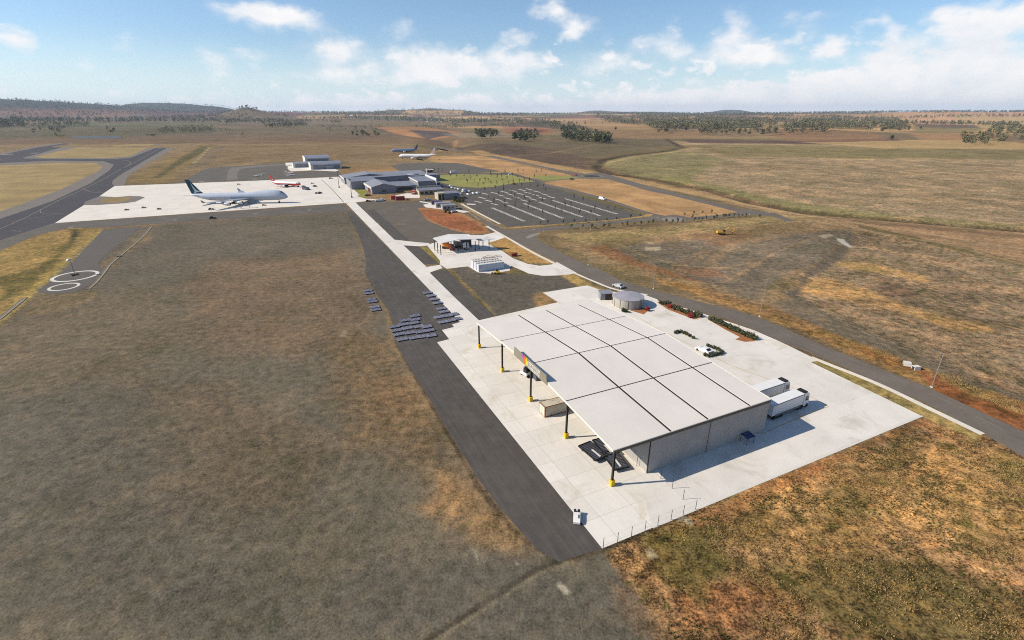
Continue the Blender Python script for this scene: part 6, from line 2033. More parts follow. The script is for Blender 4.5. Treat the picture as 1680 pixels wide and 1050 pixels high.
gse('equipment_cart', 604, 330.8, 'dark cart where the concrete lane leaves the apron', 'cart', 'cart')
gse('equipment_cart', 668.5, 328.6, 'brown cart right of the red container', 'cart', 'rust')

# fire truck
t = thing('fire_truck', P(679, 318.5), TH + 1.2, 'red and white truck between gabled shed and stone office', 'fire truck')
MB().box(-3.4, 1.4, -1.25, 1.25, .7, 3.0).build('body', mat('coral_red', A(214, 92, 76), .5), t)
MB().box(-3.45, 1.45, -1.30, 1.30, 1.6, 2.1).build('stripe', S_WHITE, t)
MB().hexa([(1.6, -1.2, .7), (3.6, -1.2, .7), (3.6, 1.2, .7), (1.6, 1.2, .7)], [(1.6, -1.15, 2.9), (3.2, -1.15, 2.9), (3.2, 1.15, 2.9), (1.6, 1.15, 2.9)]).build('cab', S_WHITE, t)
wheels(t, (-2.2, 2.4), 1.25, .55)

# culvert boxes by the road
for px, py, rz, lb in [(1487.5, 599.5, .0, 'white concrete box beside the road, further of the two'), (1502, 606, .5, 'white concrete box beside the road, nearer of the two')]:
    t = thing('concrete_box', P(px, py), TH - .9 + rz, lb, 'culvert box', 'white concrete boxes by the road')
    MB().box(-.8, .8, -.6, -.45, 0, 1.0).box(-.8, .8, .45, .6, 0, 1.0).box(-.8, .8, -.44, .44, .86, 1.0).build('shell', S_TRIM, t)
    MB().box(-.3, .3, -.44, .44, 0, .84).build('opening', S_BLACK, t)

# ------------------------------------------------------------------ vegetation
def leaf_mat(name, c1, c2, rnd=.25):
    m = bpy.data.materials.new(name)
    m.use_nodes = True
    T = NT(m.node_tree)
    b = m.node_tree.nodes['Principled BSDF']
    b.inputs['Roughness'].default_value = .7
    b.inputs['Specular IOR Level'].default_value = .2
    geo = T.node('ShaderNodeNewGeometry').outputs['Position']
    oi = T.node('ShaderNodeObjectInfo').outputs['Random']
    n = T.noise(geo, .35, 4, .6)
    n2 = T.noise(geo, .02, 3, .6)
    k = T.math('ADD', T.mr(n, .35, .65, 0, .6), T.math('ADD', T.math('MULTIPLY', oi, .35), T.mr(n2, .35, .65, -.2, .25)), clamp=True)
    T.l.new(T.mix(k, (*c1, 1), (*c2, 1)), b.inputs['Base Color'])
    return m


LEAF = leaf_mat('gum_leaves', A(74, 80, 56), A(156, 144, 104))
LEAF_D = leaf_mat('dark_leaves', A(58, 70, 48), A(104, 106, 72))
LEAF_S = leaf_mat('scrub_leaves', A(72, 78, 60), A(120, 112, 84))
LEAF_R = leaf_mat('red_leaves', A(146, 48, 48), A(188, 74, 66))
LEAF_B = leaf_mat('hedge_leaves', A(60, 72, 50), A(98, 100, 70))
BARK = mat('pale_bark', A(168, 150, 124), .9, 0, .2, 1.2)
BARK_D = mat('dark_bark', A(86, 74, 62), .9, 0, .2, 1.2)


def crown_mesh(name, seed, H, W_, clumps, per, size, mm, low=.3, flat=.55):
    rnd = random.Random(seed)
    m = MB()
    for c in range(clumps):
        a = rnd.uniform(0, 2 * math.pi)
        rr_ = W_ * .5 * math.sqrt(rnd.random()) * .8
        z = H * rnd.uniform(low, .93)
        taper = 1.0 - abs((z / H) - .62) * .9
        cx, cy = math.cos(a) * rr_ * taper, math.sin(a) * rr_ * taper
        cr = W_ * rnd.uniform(.16, .27)
        for k in range(per):
            d = Vector((rnd.gauss(0, 1), rnd.gauss(0, 1), rnd.gauss(0, 1)))
            d.normalize()
            p = Vector((cx, cy, z)) + Vector((d.x, d.y, d.z * flat)) * cr * rnd.uniform(.55, 1.1)
            u = Vector((rnd.uniform(-1, 1), rnd.uniform(-1, 1), rnd.uniform(-.7, .7))).normalized()
            w = u.cross(d)
            if w.length < .1: continue
            w.normalize()
            s = size * rnd.uniform(.7, 1.3)
            m.add([p - u * s - w * s * .5, p + u * s - w * s * .6, p + w * s * .8 + d * s * .3], [(0, 1, 2)])
    me = bpy.data.meshes.new(name)
    me.from_pydata(m.v, [], m.f)
    me.materials.append(mm)
    return me


def trunk_mesh(name, seed, H, r, mm):
    rnd = random.Random(seed)
    m = MB()
    top = (rnd.uniform(-.5, .5), rnd.uniform(-.5, .5), H * .55)
    m.bar((0, 0, -.6), top, r, 7, r * .55)
    for k in range(5):
        a = k * 1.3 + rnd.random()
        z = H * rnd.uniform(.3, .52)
        m.bar((top[0] * z / top[2], top[1] * z / top[2], z), (math.cos(a) * H * .2, math.sin(a) * H * .2, H * rnd.uniform(.62, .82)), r * .4, 5, r * .12)
    return m.mesh(name, mm)


def tree_kind(name, n, H, W_, leaf, bark, clumps=11, per=20, size=.9, low=.32, r=.28):
    out = []
    for i in range(n):
        h = H * (1 + .12 * (i - 1))
        out.append((crown_mesh('crown', 100 + i * 7 + len(name), h, W_ * (1 + .1 * i), clumps, per, size, leaf, low), trunk_mesh('trunk', 50 + i, h, r, bark)))
    return out


def plant(kind, p, rz, s, name, label, cat, group):
    cm, tm = kind
    t = thing(name, p, rz, label, cat, group)
    t.scale = (s, s, s)
    for nm, me in (('crown', cm), ('trunk', tm)):
        o = bpy.data.objects.new(nm, me)
        COL.objects.link(o)
        o.parent = t
    return t


GUM = tree_kind('gum', 4, 17, 11, LEAF, BARK, 12, 22, 1.15)
GUMD = tree_kind('darkgum', 3, 15, 11, LEAF_D, BARK_D, 12, 22, 1.15, .25)
SCR = tree_kind('scrubby', 3, 8, 8, LEAF_S, BARK_D, 8, 18, .8, .2, .18)
rt = random.Random(21)


def PV(px, py):
    """vectorised ground points under photo positions"""
    px, py = np.asarray(px, float), np.asarray(py, float)
    dx, dy = (px - CX) / FPX, -(py - CY) / FPX
    d = np.stack([dx, math.cos(PITCH) + dy * math.sin(PITCH), -math.sin(PITCH) + dy * math.cos(PITCH)])
    z = np.zeros(px.shape)
    for _ in range(4):
        t = (EYE - z) / -d[2]
        X, Y = d[0] * t, d[1] * t
        zn = height(X, Y)
        z = np.where(zn < 54, .5 * z + .5 * zn, z)
    t = (EYE - z) / -d[2]
    X, Y = d[0] * t, d[1] * t
    return X, Y, height(X, Y)


def scatter(poly, n, seed, gapn=0.0):
    rnd = np.random.RandomState(seed)
    xs = [p[0] for p in poly]
    ys = [p[1] for p in poly]
    ox, oy = [], []
    while len(ox) < n:
        x = rnd.uniform(min(xs), max(xs), 4 * n)
        y = rnd.uniform(min(ys), max(ys), 4 * n)
        d = sdist(poly, x, y)
        k = (d > 0)
        if gapn: k &= vnoise(x, y * 5, gapn, 2, seed) > .42
        ox += list(x[k])
        oy += list(y[k])
    return np.array(ox[:n]), np.array(oy[:n])


GROVES = [
    ([(921, 212), (934, 206), (950, 213), (975, 221), (1001, 230), (1003, 235), (985, 236), (955, 235), (930, 232), (918, 224)], 78, GUMD, 'tall_gum_tree', 'dark gum tree in the dense grove between the red soil field and the green plain', 'gum trees of the dense central grove'),
    ([(838, 219), (880, 218), (884, 231), (850, 233), (838, 228)], 22, GUMD, 'gum_tree', 'dark gum tree in the small grove beside the pale dirt track', 'gum trees of the small grove by the track'),
    ([(779, 217), (812, 216), (819, 225), (800, 228), (782, 227)], 18, GUMD, 'gum_tree', 'dark gum tree in the small grove beyond the gully', 'gum trees of the small grove beyond the gully'),
    ([(1580, 236), (1600, 222), (1625, 214), (1690, 208), (1720, 214), (1720, 236), (1670, 232), (1630, 238)], 40, GUM, 'gum_tree', 'broad gum tree in the grove at the right edge of the plain', 'gum trees of the right-hand grove'),
    ([(1575, 232), (1592, 233), (1592, 238), (1578, 239)], 4, GUM, 'gum_tree', 'gum tree standing just outside the left end of the right-hand grove', 'gum trees outside the right-hand grove'),
    ([(577, 218), (606, 217), (608, 224), (580, 225)], 14, SCR, 'scrub_tree', 'bushy tree in the clump left of the dug gully', 'bushy trees left of the gully'),
    ([(613, 217), (628, 217), (628, 223), (614, 223)], 6, SCR, 'scrub_tree', 'bushy tree in the tiny clump beside the gully bank', 'bushy trees at the gully bank'),
    ([(1076, 214), (1170, 214), (1240, 217), (1330, 215), (1380, 212), (1380, 217), (1330, 220), (1240, 223), (1150, 220), (1080, 219)], 74, GUM, 'gum_tree', 'pale-trunked gum tree along the front of the long wood', 'gum trees along the front of the long wood'),
    ([(1440, 206), (1504, 208), (1504, 216), (1444, 218)], 16, GUM, 'gum_tree', 'gum tree at the right-hand end of the long wood', 'gum trees ending the long wood'),
    ([(45, 213), (70, 212), (68, 219), (48, 219)], 5, SCR, 'scrub_tree', 'grey-green bushy tree of the leftmost clump on the plain', 'bushy trees far left on the plain'),
    ([(82, 206), (108, 208), (106, 217), (88, 218)], 8, SCR, 'scrub_tree', 'grey-green bushy tree of the second clump from the left', 'bushy trees second clump from the left'),
    ([(172, 209), (192, 210), (190, 219), (174, 218)], 7, SCR, 'scrub_tree', 'grey-green bushy tree of the clump beyond the pale screen', 'bushy trees beyond the pale screen'),
]
for poly, n, kd, nm, lb, gp in GROVES:
    xs, ys = scatter(poly, n, n + 3)
    X, Y, Z = PV(xs, ys)
    for i in range(n):
        plant(kd[rt.randrange(len(kd))], (X[i], Y[i], Z[i]), rt.uniform(0, 6.28), rt.uniform(.95, 1.45) * (.9 if kd is SCR else 1), nm, lb, 'tree', gp)
for px, py, lb in [(1510, 212.5, 'lone gum tree just right of the long wood'), (1463, 229, 'lone small tree out on the straw-coloured field'), (1646, 200.5, 'lone dark tree on the pale stubble, far right'), (1672, 208, 'lone tree above the right-hand grove'),
                   (1010, 214, 'lone tree on the tan slope right of the dense grove'), (960, 204, 'lone tree on the pale slope above the dense grove')]:
    X, Y, Z = PV([px], [py])
    plant(GUMD[0], (X[0], Y[0], Z[0]), .3, 1.05, 'lone_tree', lb, 'tree', None)

# everything further off reads as one mass of trees
def far_mass(name, X, Y, Z, Hs, mm, seed):
    rnd = np.random.RandomState(seed)
    n = len(X)
    K = 26
    V, F = [], []
    off = 0
    wd = rnd.uniform(.26, .42, n)
    for k in range(K):
        a = rnd.uniform(0, 6.283, n)
        zz = rnd.uniform(.3, .95, n)
        rr_ = np.sqrt(rnd.rand(n)) * wd * (1 - np.abs(zz - .6) * 1.1)
        c = np.stack([X + np.cos(a) * rr_ * Hs, Y + np.sin(a) * rr_ * Hs, Z + zz * Hs], 1)
        t = rnd.normal(0, 1, (n, 3, 3)) * np.array([1, 1, .7])
        t /= np.linalg.norm(t, axis=2, keepdims=True)
        V.append((c[:, None] + t * (Hs * rnd.uniform(.11, .19, n))[:, None, None]).reshape(-1, 3))
        F.append(np.arange(n * 3).reshape(-1, 3) + off)
        off += n * 3
    # trunks: thin three-sided spikes
    tv = np.zeros((n, 4, 3))
    for q_, (a, b) in enumerate(((.02, 0), (-.01, .018), (-.01, -.018))):
        tv[:, q_, 0] = X + a * Hs
        tv[:, q_, 1] = Y + b * Hs
        tv[:, q_, 2] = Z - 1
    tv[:, 3] = np.stack([X, Y, Z + .6 * Hs], 1)
    V.append(tv.reshape(-1, 3))
    tf = np.array([[0, 1, 3], [1, 2, 3], [2, 0, 3]])
    F.append((tf[None] + (np.arange(n) * 4)[:, None, None] + off).reshape(-1, 3))
    V = np.vstack(V)
    F = np.vstack(F)
    me = bpy.data.meshes.new(name)
    me.vertices.add(len(V))
    me.vertices.foreach_set('co', V.ravel())
    me.loops.add(F.size)
    me.loops.foreach_set('vertex_index', F.ravel().astype(np.int32))
    me.polygons.add(len(F))
    me.polygons.foreach_set('loop_start', (np.arange(len(F)) * 3).astype(np.int32))
    me.update(calc_edges=True)
    me.materials.append(mm)
    o = bpy.data.objects.new(name, me)
    COL.objects.link(o)
    tag(o, kind='stuff')


mx, my, mh = [], [], []
for poly, n, h in [
    ([(972, 192), (1010, 189.5), (1120, 189), (1160, 194), (1235, 198), (1300, 204), (1420, 205), (1480, 208), (1500, 212), (1440, 215), (1380, 212), (1240, 215), (1080, 214), (1060, 207), (1000, 202)], 2300, 28),
    ([(843, 197), (870, 195), (905, 200), (950, 207), (930, 212), (880, 206), (845, 204)], 260, 23),
    ([(1260, 190), (1420, 189), (1420, 193), (1270, 193)], 260, 24),
    ([(1330, 195), (1470, 194), (1480, 201), (1360, 201)], 240, 24),
    ([(740, 205), (845, 203), (845, 209), (745, 209)], 110, 14),
    ([(-20, 196), (40, 194), (48, 206), (-20, 210)], 160, 24),
    ([(0, 202), (130, 200), (150, 208), (10, 210)], 150, 18),
    ([(260, 213), (300, 208), (350, 206), (352, 216), (300, 219), (262, 219)], 150, 10),
    ([(360, 212), (400, 211), (400, 223), (360, 222)], 30, 6),
    ([(205, 219), (260, 219), (255, 224), (210, 223)], 24, 6), ([(70, 222), (110, 222), (110, 226), (72, 226)], 16, 7),
    ([(425, 203), (500, 202), (506, 209), (430, 211)], 150, 18),
    ([(380, 199), (560, 198), (560, 203), (390, 203)], 110, 15),
    ([(520, 207), (640, 205), (620, 214), (540, 216)], 90, 9),
    ([(560, 189), (720, 188.6), (720, 192.5), (570, 195)], 320, 24),
    ([(670, 206), (760, 204), (770, 210), (690, 212)], 70, 12),
    ([(740, 194), (830, 193), (830, 197), (750, 198)], 60, 16),
    ([(1500, 192), (1560, 191), (1560, 195), (1500, 196)], 90, 20), ([(1610, 206), (1680, 200), (1690, 210), (1630, 214)], 40, 20),
    ([(1590, 234), (1600, 220), (1630, 212), (1700, 206), (1730, 212), (1730, 236), (1670, 230), (1630, 237)], 90, 20),
    ([(60, 209), (115, 209), (112, 217), (64, 216)], 30, 13),
    ([(850, 196), (885, 196), (915, 203), (960, 212), (1002, 228), (1003, 236), (940, 232), (905, 216), (870, 206)], 330, 17),
    ([(779, 215), (816, 214), (819, 226), (783, 227)], 50, 14), ([(838, 218), (882, 217), (884, 231), (842, 232)], 60, 14),
    ([(-60, 189), (520, 188), (560, 192), (-60, 199)], 1000, 22),
]:
    xs, ys = scatter(poly, n, n + 1, 26)
    mx.append(xs); my.append(ys); mh.append(np.full(n, h) * np.random.RandomState(n).uniform(.7, 1.25, n))
X, Y, Z = PV(np.concatenate(mx), np.concatenate(my))
far_mass('distant_woods', X, Y, Z, np.concatenate(mh), LEAF, 4)
# belts towards the horizon and scrub over the hills
rn = np.random.RandomState(12)
n0 = 34000
azs = rn.uniform(-.86, .86, n0)
Ds = 3800 + 8500 * rn.rand(n0) ** 1.0
X, Y = np.sin(azs) * Ds, np.cos(azs) * Ds
vn = vnoise(X, Y, 650, 3, 15)
Z = height(X, Y)
cu = ((X + .3 * Y + 150 * np.sin(Y / 500)) / 820) % 1
cw = ((Y - .12 * X + 120 * np.sin(X / 900)) / 640) % 1
keep = (vn + .10 * ((cu < .035) | (cw < .05)) + .22 * ((Ds > 8300) & (Ds < 9500)) + .25 * (Z > 82) + .05 * (azs > .2) > .57) & (Ds < 10200)
X, Y, Z, Ds = X[keep][:15000], Y[keep][:15000], Z[keep][:15000], Ds[keep][:15000]
far_mass('horizon_trees', X, Y, Z, rn.uniform(10, 30, len(X)) * np.where(Z > 82, .65, 1), LEAF_D, 6)
kx, ky, kz = KNOB
for i in range(16):
    x, y = kx + rt.gauss(0, 80), ky + rt.gauss(0, 60)
    plant(GUMD[i % 3], (x, y, h1(x, y)), rt.uniform(0, 6), rt.uniform(.9, 1.5), 'gum_tree', 'dark gum tree on top of the small knoll', 'tree', 'gum trees on the knoll')

# young trees and shrubs about the roads
SAP = tree_kind('sapling', 2, 2.6, 1.7, LEAF_D, BARK_D, 7, 14, .22, .2, .05)
SLM = tree_kind('slender', 3, 5.2, 1.5, leaf_mat('slender_leaves', A(44, 48, 38), A(84, 82, 62)), BARK_D, 7, 10, .26, .3, .09)
cross = [(70, 232), (150, 228), (210, 232), (292, 228), (330, 225), (425, 215), (458, 210), (508, 210), (555, 208), (600, 203), (635, 200), (725, 193), (768, 193), (803, 193), (840, 193), (920, 182), (950, 177), (975, 175), (1000, 170), (1055, 173), (1075, 165), (1122, 160), (1135, 157), (1160, 155), (1190, 152), (1225, 152), (1250, 150), (1275, 155), (1370, 158), (212, 224), (300, 222), (460, 216)]
for x, y in cross:
    plant(SAP[rt.randrange(2)], G3(920 + x / 4.2, 320 + y / 4.2), rt.uniform(0, 6), rt.uniform(.8, 1.25), 'sapling', 'young dark sapling on the bare-ground side of the cross road', 'sapling', 'saplings below the cross road')
other = [(92, 193), (245, 187), (317, 180), (385, 172), (478, 162), (545, 152), (-90, 200), (-140, 206), (20, 196), (170, 190)]
for x, y in other:
    plant(SAP[rt.randrange(2)], G3(920 + x / 4.2, 320 + y / 4.2), rt.uniform(0, 6), rt.uniform(.8, 1.1), 'sapling', 'young dark sapling on the verge between car park and cross road', 'sapling', 'saplings on the car park verge')
for x, y in [(853, 143), (907, 160), (915, 135), (975, 130), (1035, 128)]:
    plant(SAP[rt.randrange(2)], G3(920 + x / 4.2, 320 + y / 4.2), rt.uniform(0, 6), rt.uniform(.8, 1.1), 'sapling', 'young dark sapling on the golden paddock side of the cross road', 'sapling', 'saplings on the paddock side')
lawn = [(310, 150), (415, 190), (585, 130), (560, 270), (655, 250), (710, 315), (695, 190), (735, 250), (805, 240), (785, 305), (885, 290), (885, 180), (968, 290), (975, 200), (1045, 250), (1105, 215), (1130, 275), (1190, 250), (1255, 205), (1275, 262), (1415, 250), (1180, 170), (330, 190), (520, 180), (850, 240), (1030, 190), (1345, 250), (610, 210)]
for x, y in lawn:
    plant(SLM[rt.randrange(3)], P(700 + x / 8.4, 270 + y / 8.4), rt.uniform(0, 6), rt.uniform(.75, 1.2), 'slender_tree', 'slender dark young tree planted on the oval lawn', 'tree', 'slender trees on the lawn')
carp = [(945, 350), (1062, 380), (1310, 315), (850, 470), (990, 440), (930, 560), (1080, 560), (1210, 480), (1170, 420), (1240, 520), (1430, 320), (1530, 340), (1640, 380), (1350, 510), (1190, 300), (1060, 310), (800, 380), (1610, 330), (1500, 480), (1390, 420)]
for x, y in carp:
    plant(SLM[rt.randrange(3)], P(700 + x / 8.4, 270 + y / 8.4), rt.uniform(0, 6), rt.uniform(.75, 1.15), 'slender_tree', 'slender dark young tree among the short rows of the car park', 'tree', 'slender trees at the back of the car park')
for x, y in [(415, 440), (490, 425), (590, 440), (700, 480), (845, 470), (985, 480), (915, 420), (800, 440), (700, 390), (600, 400), (940, 365), (1010, 380), (1070, 480), (1200, 440), (1255, 450), (870, 420), (1100, 450), (770, 400)]:
    plant(SLM[rt.randrange(3)], P(740 + x / 4.667, 250 + y / 4.667), rt.uniform(0, 6), rt.uniform(.7, 1.0), 'slender_tree', 'slender dark young tree between the long rows of the car park', 'tree', 'slender trees at the front of the car park')
back = [(1480, 190), (1510, 120), (1580, 115), (1330, 110), (1640, 180), (1260, 120), (1080, 130), (880, 120), (220, 110), (160, 105), (105, 105)]
for x, y in back:
    plant(SLM[rt.randrange(3)], P(700 + x / 8.4, 270 + y / 8.4), rt.uniform(0, 6), rt.uniform(.8, 1.1), 'slender_tree', 'slender dark young tree along the lane behind the lawn', 'tree', 'slender trees behind the lawn')


def shrub(px, py, s, label, leaf, name='shrub', group=None, seed=0):
    t = thing(name, P(px, py), seed * 1.1, label, 'shrub', group)
    me = shrub_cache.get((leaf.name, seed % 3))
    if me is None:
        me = shrub_cache[(leaf.name, seed % 3)] = crown_mesh('foliage', 200 + seed % 3, 1.5, 2.2, 9, 34, .2, leaf, .12, .8)
    o = bpy.data.objects.new('foliage', me)
    COL.objects.link(o)
    o.parent = t
    st = bpy.data.objects.new('stem', shrub_stem)
    COL.objects.link(st)
    st.parent = t
    t.scale = (s * 1.05, s * 1.05, s * 1.05)
    return t


shrub_cache = {}
_m = MB()
for _k in range(4):
    _m.bar((0, 0, -.1), (math.cos(_k * 1.6) * .5, math.sin(_k * 1.6) * .5, 1.0), .06, 5, .02)
shrub_stem = _m.mesh('stem', BARK_D)
hedge1 = [(655, 300), (690, 305), (715, 312), (765, 345), (795, 352), (820, 362), (850, 372), (875, 382), (895, 388), (935, 395), (960, 400), (985, 408)]
hedge2 = [(1080, 438), (1100, 445), (1122, 456), (1145, 466), (1165, 476), (1190, 484), (1212, 494), (1238, 508), (1260, 520), (1285, 530), (1310, 542), (1335, 552), (1360, 562), (1385, 574), (1410, 584), (1432, 592), (1452, 604)]
for i, (x, y) in enumerate(hedge1):
    shrub(960 + x / 5.25, 442 + y / 5.25, .8 + .25 * ((i * 7) % 3) / 2, 'dark green shrub in the left planting bed beside the road path', LEAF_B, group='shrubs of the left planting bed', seed=i)
for i, (x, y) in enumerate(hedge2):
    shrub(960 + x / 5.25, 442 + y / 5.25, .85 + .2 * ((i * 5) % 3) / 2, 'dark green shrub in the long right planting bed beside the road path', LEAF_B, group='shrubs of the right planting bed', seed=i)
shrub(1099.6, 505.4, .9, 'red shrub between green ones in the left planting bed, further one', LEAF_R, 'red_shrub', seed=1)
shrub(1132.4, 520.6, .95, 'red shrub at the lower edge of the left planting bed, nearer one', LEAF_R, 'red_shrub', seed=2)
shrub(1063, 510.4, .95, 'red shrub on the mulch right of the round water tank', LEAF_R, 'red_shrub', seed=0)
shrub(1023.5, 512, .9, 'dark green shrub in front of the round water tank', LEAF_B, seed=0)
shrub(1027.5, 512.4, .8, 'smaller green shrub right of the one in front of the tank', LEAF_B, seed=1)
for i, (x, y) in enumerate([(780, 560), (800, 550), (822, 550), (845, 558), (865, 568), (885, 577), (905, 588), (932, 602)]):
    shrub(960 + x / 5.25, 441 + y / 5.25, .62, 'low green shrub in the short curved row beside the shed roof', LEAF_B, group='shrubs of the curved row', seed=i)
for i, (x, y) in enumerate([(1060, 672), (1085, 680), (1110, 688), (1132, 698), (1150, 706), (1168, 718), (1182, 730), (1160, 738), (1135, 742), (1110, 748), (1085, 754), (1055, 760), (1035, 752)]):
    shrub(960 + x / 5.25, 441 + y / 5.25, .6, 'low green shrub in the hedge bending round the parked white car', LEAF_B, group='shrubs round the parked white car', seed=i)
for i, (px, py) in enumerate([(743, 328), (746, 330), (750, 331), (753, 329.5), (757, 328), (754, 332), (760, 331), (748, 326.4)]):
    shrub(px, py, 1.35, 'dusty green shrub at the corner of the stone office block', LEAF_S, group='shrubs at the office corner', seed=i)
for i, (px, py) in enumerate([(738, 351), (734, 346), (731, 349)]):
    shrub(px, py, 1.1, 'dark shrub at the shady end of the portable cabins', LEAF_D, group='shrubs by the cabins', seed=i)
shrub(844.4, 303.4, 1.2, 'rusty red shrub at the near edge of the lawn', leaf_mat('rust_leaves', A(120, 66, 44), A(160, 96, 60)), 'rust_shrub', seed=1)

# ------------------------------------------------------------------ poles, lamps, fences
POLE = mat('galvanised_pole', A(176, 170, 160), .5, .3, .1, 3)
lm = thing('street_lamp', (0, 0, 0), 0, 'lamp', 'street lamp', 'street lamps along the roads')
MB().bar((0, 0, 0), (0, 0, 9.0), .08, 8, .05).build('pole', POLE, lm)
MB().bar((0, 0, 8.95), (1.5, 0, 9.35), .045, 6).build('arm', POLE, lm)
MB().box(1.3, 2.0, -.12, .12, 9.3, 9.42).build('lamp_head', S_GREYM, lm)
MB().box(-.25, .25, -.25, .25, 0, .25).build('base', S_TRIM, lm)
lamps = [(1528, 635.5, 'tall pale street lamp opposite the bottom corner of the concrete yard'), (1246, 519.5, 'street lamp across the road from the right end of the planting bed'), (1072, 473.5, 'street lamp across the road from the round water tank'),
         (965, 435, 'street lamp across the road from the fuel canopy driveway'), (892.5, 379.5, 'right one of two street lamps at the mouth of the cross road'), (876.3, 377, 'left one of two street lamps at the mouth of the cross road'),
         (802, 372, 'street lamp at the front left corner of the car park'), (781, 355.5, 'street lamp by the pale path left of the car park'), (969, 376.5, 'street lamp halfway along the cross road'), (1079, 357.5, 'street lamp at the car park corner by the small roundabout'),
         (1142, 356.6, 'street lamp beside the cross road past the small roundabout'), (1138, 308, 'street lamp beyond the outer road in the straw verge'), (925, 277, 'street lamp along the outer road before the planted roundabout'), (1230, 352, 'street lamp near the end of the cross road'),
         (1262, 349.4, 'last street lamp where cross road and outer road meet')]
for i, (px, py, lb) in enumerate(lamps):
    rz = 2.6 if i < 4 else 1.2
    if i == 0:
        lm.location = P(px, py); lm.rotation_euler = (0, 0, rz); lm['label'] = lb
    else:
        copy_thing(lm, P(px, py), rz, lb)
for px, py, h, lb in [(556.5, 308, 13.5, 'tall dark floodlight mast at the back of the concrete apron edge'), (577.3, 324.2, 13.5, 'tall dark floodlight mast beside the small lawn of the grey hall')]:
    t = thing('floodlight_mast', P(px, py), TH, lb, 'floodlight')
    MB().bar((0, 0, 0), (0, 0, h), .22, 8, .12).build('pole', S_STEEL, t)
    MB().box(-1.0, 1.0, -.15, .15, h - .1, h + .5).build('lamp_bank', S_GREYM, t)
    MB().box(-.5, .5, -.5, .5, 0, 1.1).build('base', S_STEEL, t)

# fence round the corner of the yard
fp = [(989.5, 899), (1013, 890), (1035.7, 880), (1058, 871.5), (1079, 862.5), (1100.7, 853), (1120.5, 845.5), (1141, 836)]
fq = [(1120.5, 819.5), (1102.6, 801.5), (1084, 785.5), (1065, 769.5), (1044.5, 765)]


def fence(pts, label):
    o = P(*pts[0])
    t = thing('wire_fence', o, 0, label, 'fence')
    L_ = [P(*p) - o for p in pts]
    for p in L_:
        MB().bar(p, p + Vector((0, 0, 1.95)), .045, 6).bar(p + Vector((0, 0, 1.95)), p + Vector((-.12, -.2, 2.25)), .035, 6).build('post', S_STEEL, t)
    for k, z in enumerate((.15, 1.0, 1.85, 2.15)):
        m = MB()
        for a, b in zip(L_[:-1], L_[1:]):
            m.bar(a + Vector((0, 0, z)), b + Vector((0, 0, z)), .004, 4)
        m.build('wire', S_GREYM, t)


fence(fp, 'thin post and wire fence along the bottom kerb of the concrete yard')
fence(fq, 'short post and wire fence running from the kerb fence towards the shed corner')

# windsock
t = thing('windsock', P(123.5, 451.5), 0, 'windsock on a thin dark pole inside the larger white ring', 'windsock')
MB().bar((0, 0, 0), (0, 0, 6.4), .09, 8, .06).build('pole', S_STEEL, t)
MB().loft([[(x, math.cos(2 * math.pi * k / 10) * r, 6.4 + math.sin(2 * math.pi * k / 10) * r - dz) for k in range(10)] for x, r, dz in ((.1, .55, 0), (-.7, .5, .05), (-1.5, .32, .25))]).build('sock', S_WHITE, t, smooth=True)
MB().box(-1.6, 1.6, -.12, .12, .05, .4).box(-.12, .12, -1.6, 1.6, .06, .38).build('base', S_STEEL, t)
for px, py, lb in [(195, 421, 'small dark inspection cover box on the verge right of the windsock')]:
    t = thing('cover_box', P(px, py), .3, lb, 'box')
    MB().box(-.6, .6, -.5, .5, 0, .5).build('body', S_STEEL, t)
    MB().box(-.65, .65, -.55, .55, .505, .56).build('lid', S_GREYM, t)
# concrete drain edge beside the helipad
for pts, lb in [([(249, 372), (238, 385), (222, 400), (200, 418), (182, 434), (172, 447), (160, 462), (147, 474)], 'long raised concrete drain edge right of the white rings'), ([(44, 488), (22, 506), (0, 524)], 'short raised concrete drain edge at the left border')]:
    a = P(*pts[0])
    t = thing('drain_edge', a, 0, lb, 'drain')
    L_ = smooth_line([P2(*p) for p in pts], 5)
    w = MB()
    for p, q_ in zip(L_[:-1], L_[1:]):
        d = (q_ - p).normalized()
        nrm = Vector((-d.y, d.x)) * .35
        c = [(p + nrm), (q_ + nrm), (q_ - nrm), (p - nrm)]
        w.hexa([(v.x - a.x, v.y - a.y, 0) for v in c], [(v.x - a.x, v.y - a.y, .14) for v in c])
    w.build('kerb', mat('weathered_concrete', A(150, 138, 116), .9, 0, .2, .5), t)
    g_ = MB()
    for p, q_ in zip(L_[:-1], L_[1:]):
        d = (q_ - p).normalized()
        n1, n2 = Vector((-d.y, d.x)) * -.4, Vector((-d.y, d.x)) * -1.2
        c = [(p + n1), (q_ + n1), (q_ + n2), (p + n2)]
        g_.hexa([(v.x - a.x, v.y - a.y, 0) for v in c], [(v.x - a.x, v.y - a.y, .06) for v in c])
    g_.build('gutter', mat('dark_gutter', A(112, 102, 88), .9, 0, .2, .5), t)


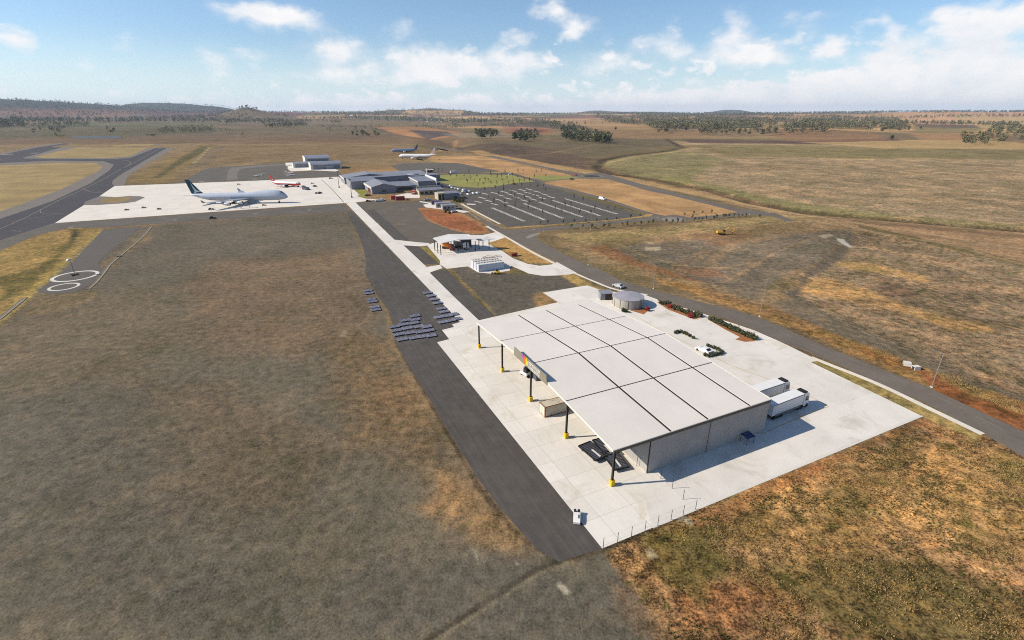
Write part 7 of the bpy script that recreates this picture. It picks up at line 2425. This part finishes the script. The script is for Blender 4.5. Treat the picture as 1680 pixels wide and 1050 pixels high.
# tussocks standing in the dry grass of the near corner and along the road: far too many to count
def tussocks(name, polys, n, mm, seed, size, thr=.5):
    rnd = np.random.RandomState(seed)
    V, F = [], []
    off = 0
    for poly, share in polys:
        xs, ys = scatter([P2(*q) for q in poly], int(n * share), seed + 1)
        keep = vnoise(xs, ys, 4.5, 3, seed) > thr
        xs, ys = xs[keep], ys[keep]
        zs = height(xs, ys)
        m = len(xs)
        for b in range(5):
            a = rnd.uniform(0, 6.283, m)
            h = size * rnd.uniform(.5, 1.2, m)
            w = size * rnd.uniform(.12, .3, m)
            ox, oy = rnd.uniform(-.3, .3, m) * size, rnd.uniform(-.3, .3, m) * size
            lx, ly = rnd.uniform(-.5, .5, m) * size, rnd.uniform(-.5, .5, m) * size
            T = np.zeros((m, 3, 3))
            T[:, 0] = np.stack([xs + ox + np.cos(a) * w, ys + oy + np.sin(a) * w, zs - .02], 1)
            T[:, 1] = np.stack([xs + ox - np.cos(a) * w, ys + oy - np.sin(a) * w, zs - .02], 1)
            T[:, 2] = np.stack([xs + ox + lx, ys + oy + ly, zs + h], 1)
            V.append(T.reshape(-1, 3))
            F.append(np.arange(m * 3).reshape(-1, 3) + off)
            off += m * 3
    V, F = np.vstack(V), np.vstack(F)
    me = bpy.data.meshes.new(name)
    me.vertices.add(len(V))
    me.vertices.foreach_set('co', V.ravel())
    me.loops.add(F.size)
    me.loops.foreach_set('vertex_index', F.ravel().astype(np.int32))
    me.polygons.add(len(F))
    me.polygons.foreach_set('loop_start', (np.arange(len(F)) * 3).astype(np.int32))
    me.update(calc_edges=True)
    me.materials.append(mm)
    o = bpy.data.objects.new(name, me)
    COL.objects.link(o)
    tag(o, kind='stuff')


near = [(1000, 912), (1143, 842), (1510, 692), (1600, 718), (1700, 765), (2100, 960), (2100, 1100), (1110, 1100), (1060, 990)]
tussocks('dry_grass', [(near, .8), ([(1300, 520), (1440, 582), (1600, 650), (1700, 690), (1700, 660), (1560, 612), (1400, 560)], .2)], 20000, leaf_mat('straw_blades', A(150, 120, 74), A(206, 174, 118)), 31, .24, .52)
tussocks('green_grass', [(near, 1.0)], 14000, leaf_mat('green_blades', A(78, 80, 44), A(124, 114, 66)), 47, .28, .60)
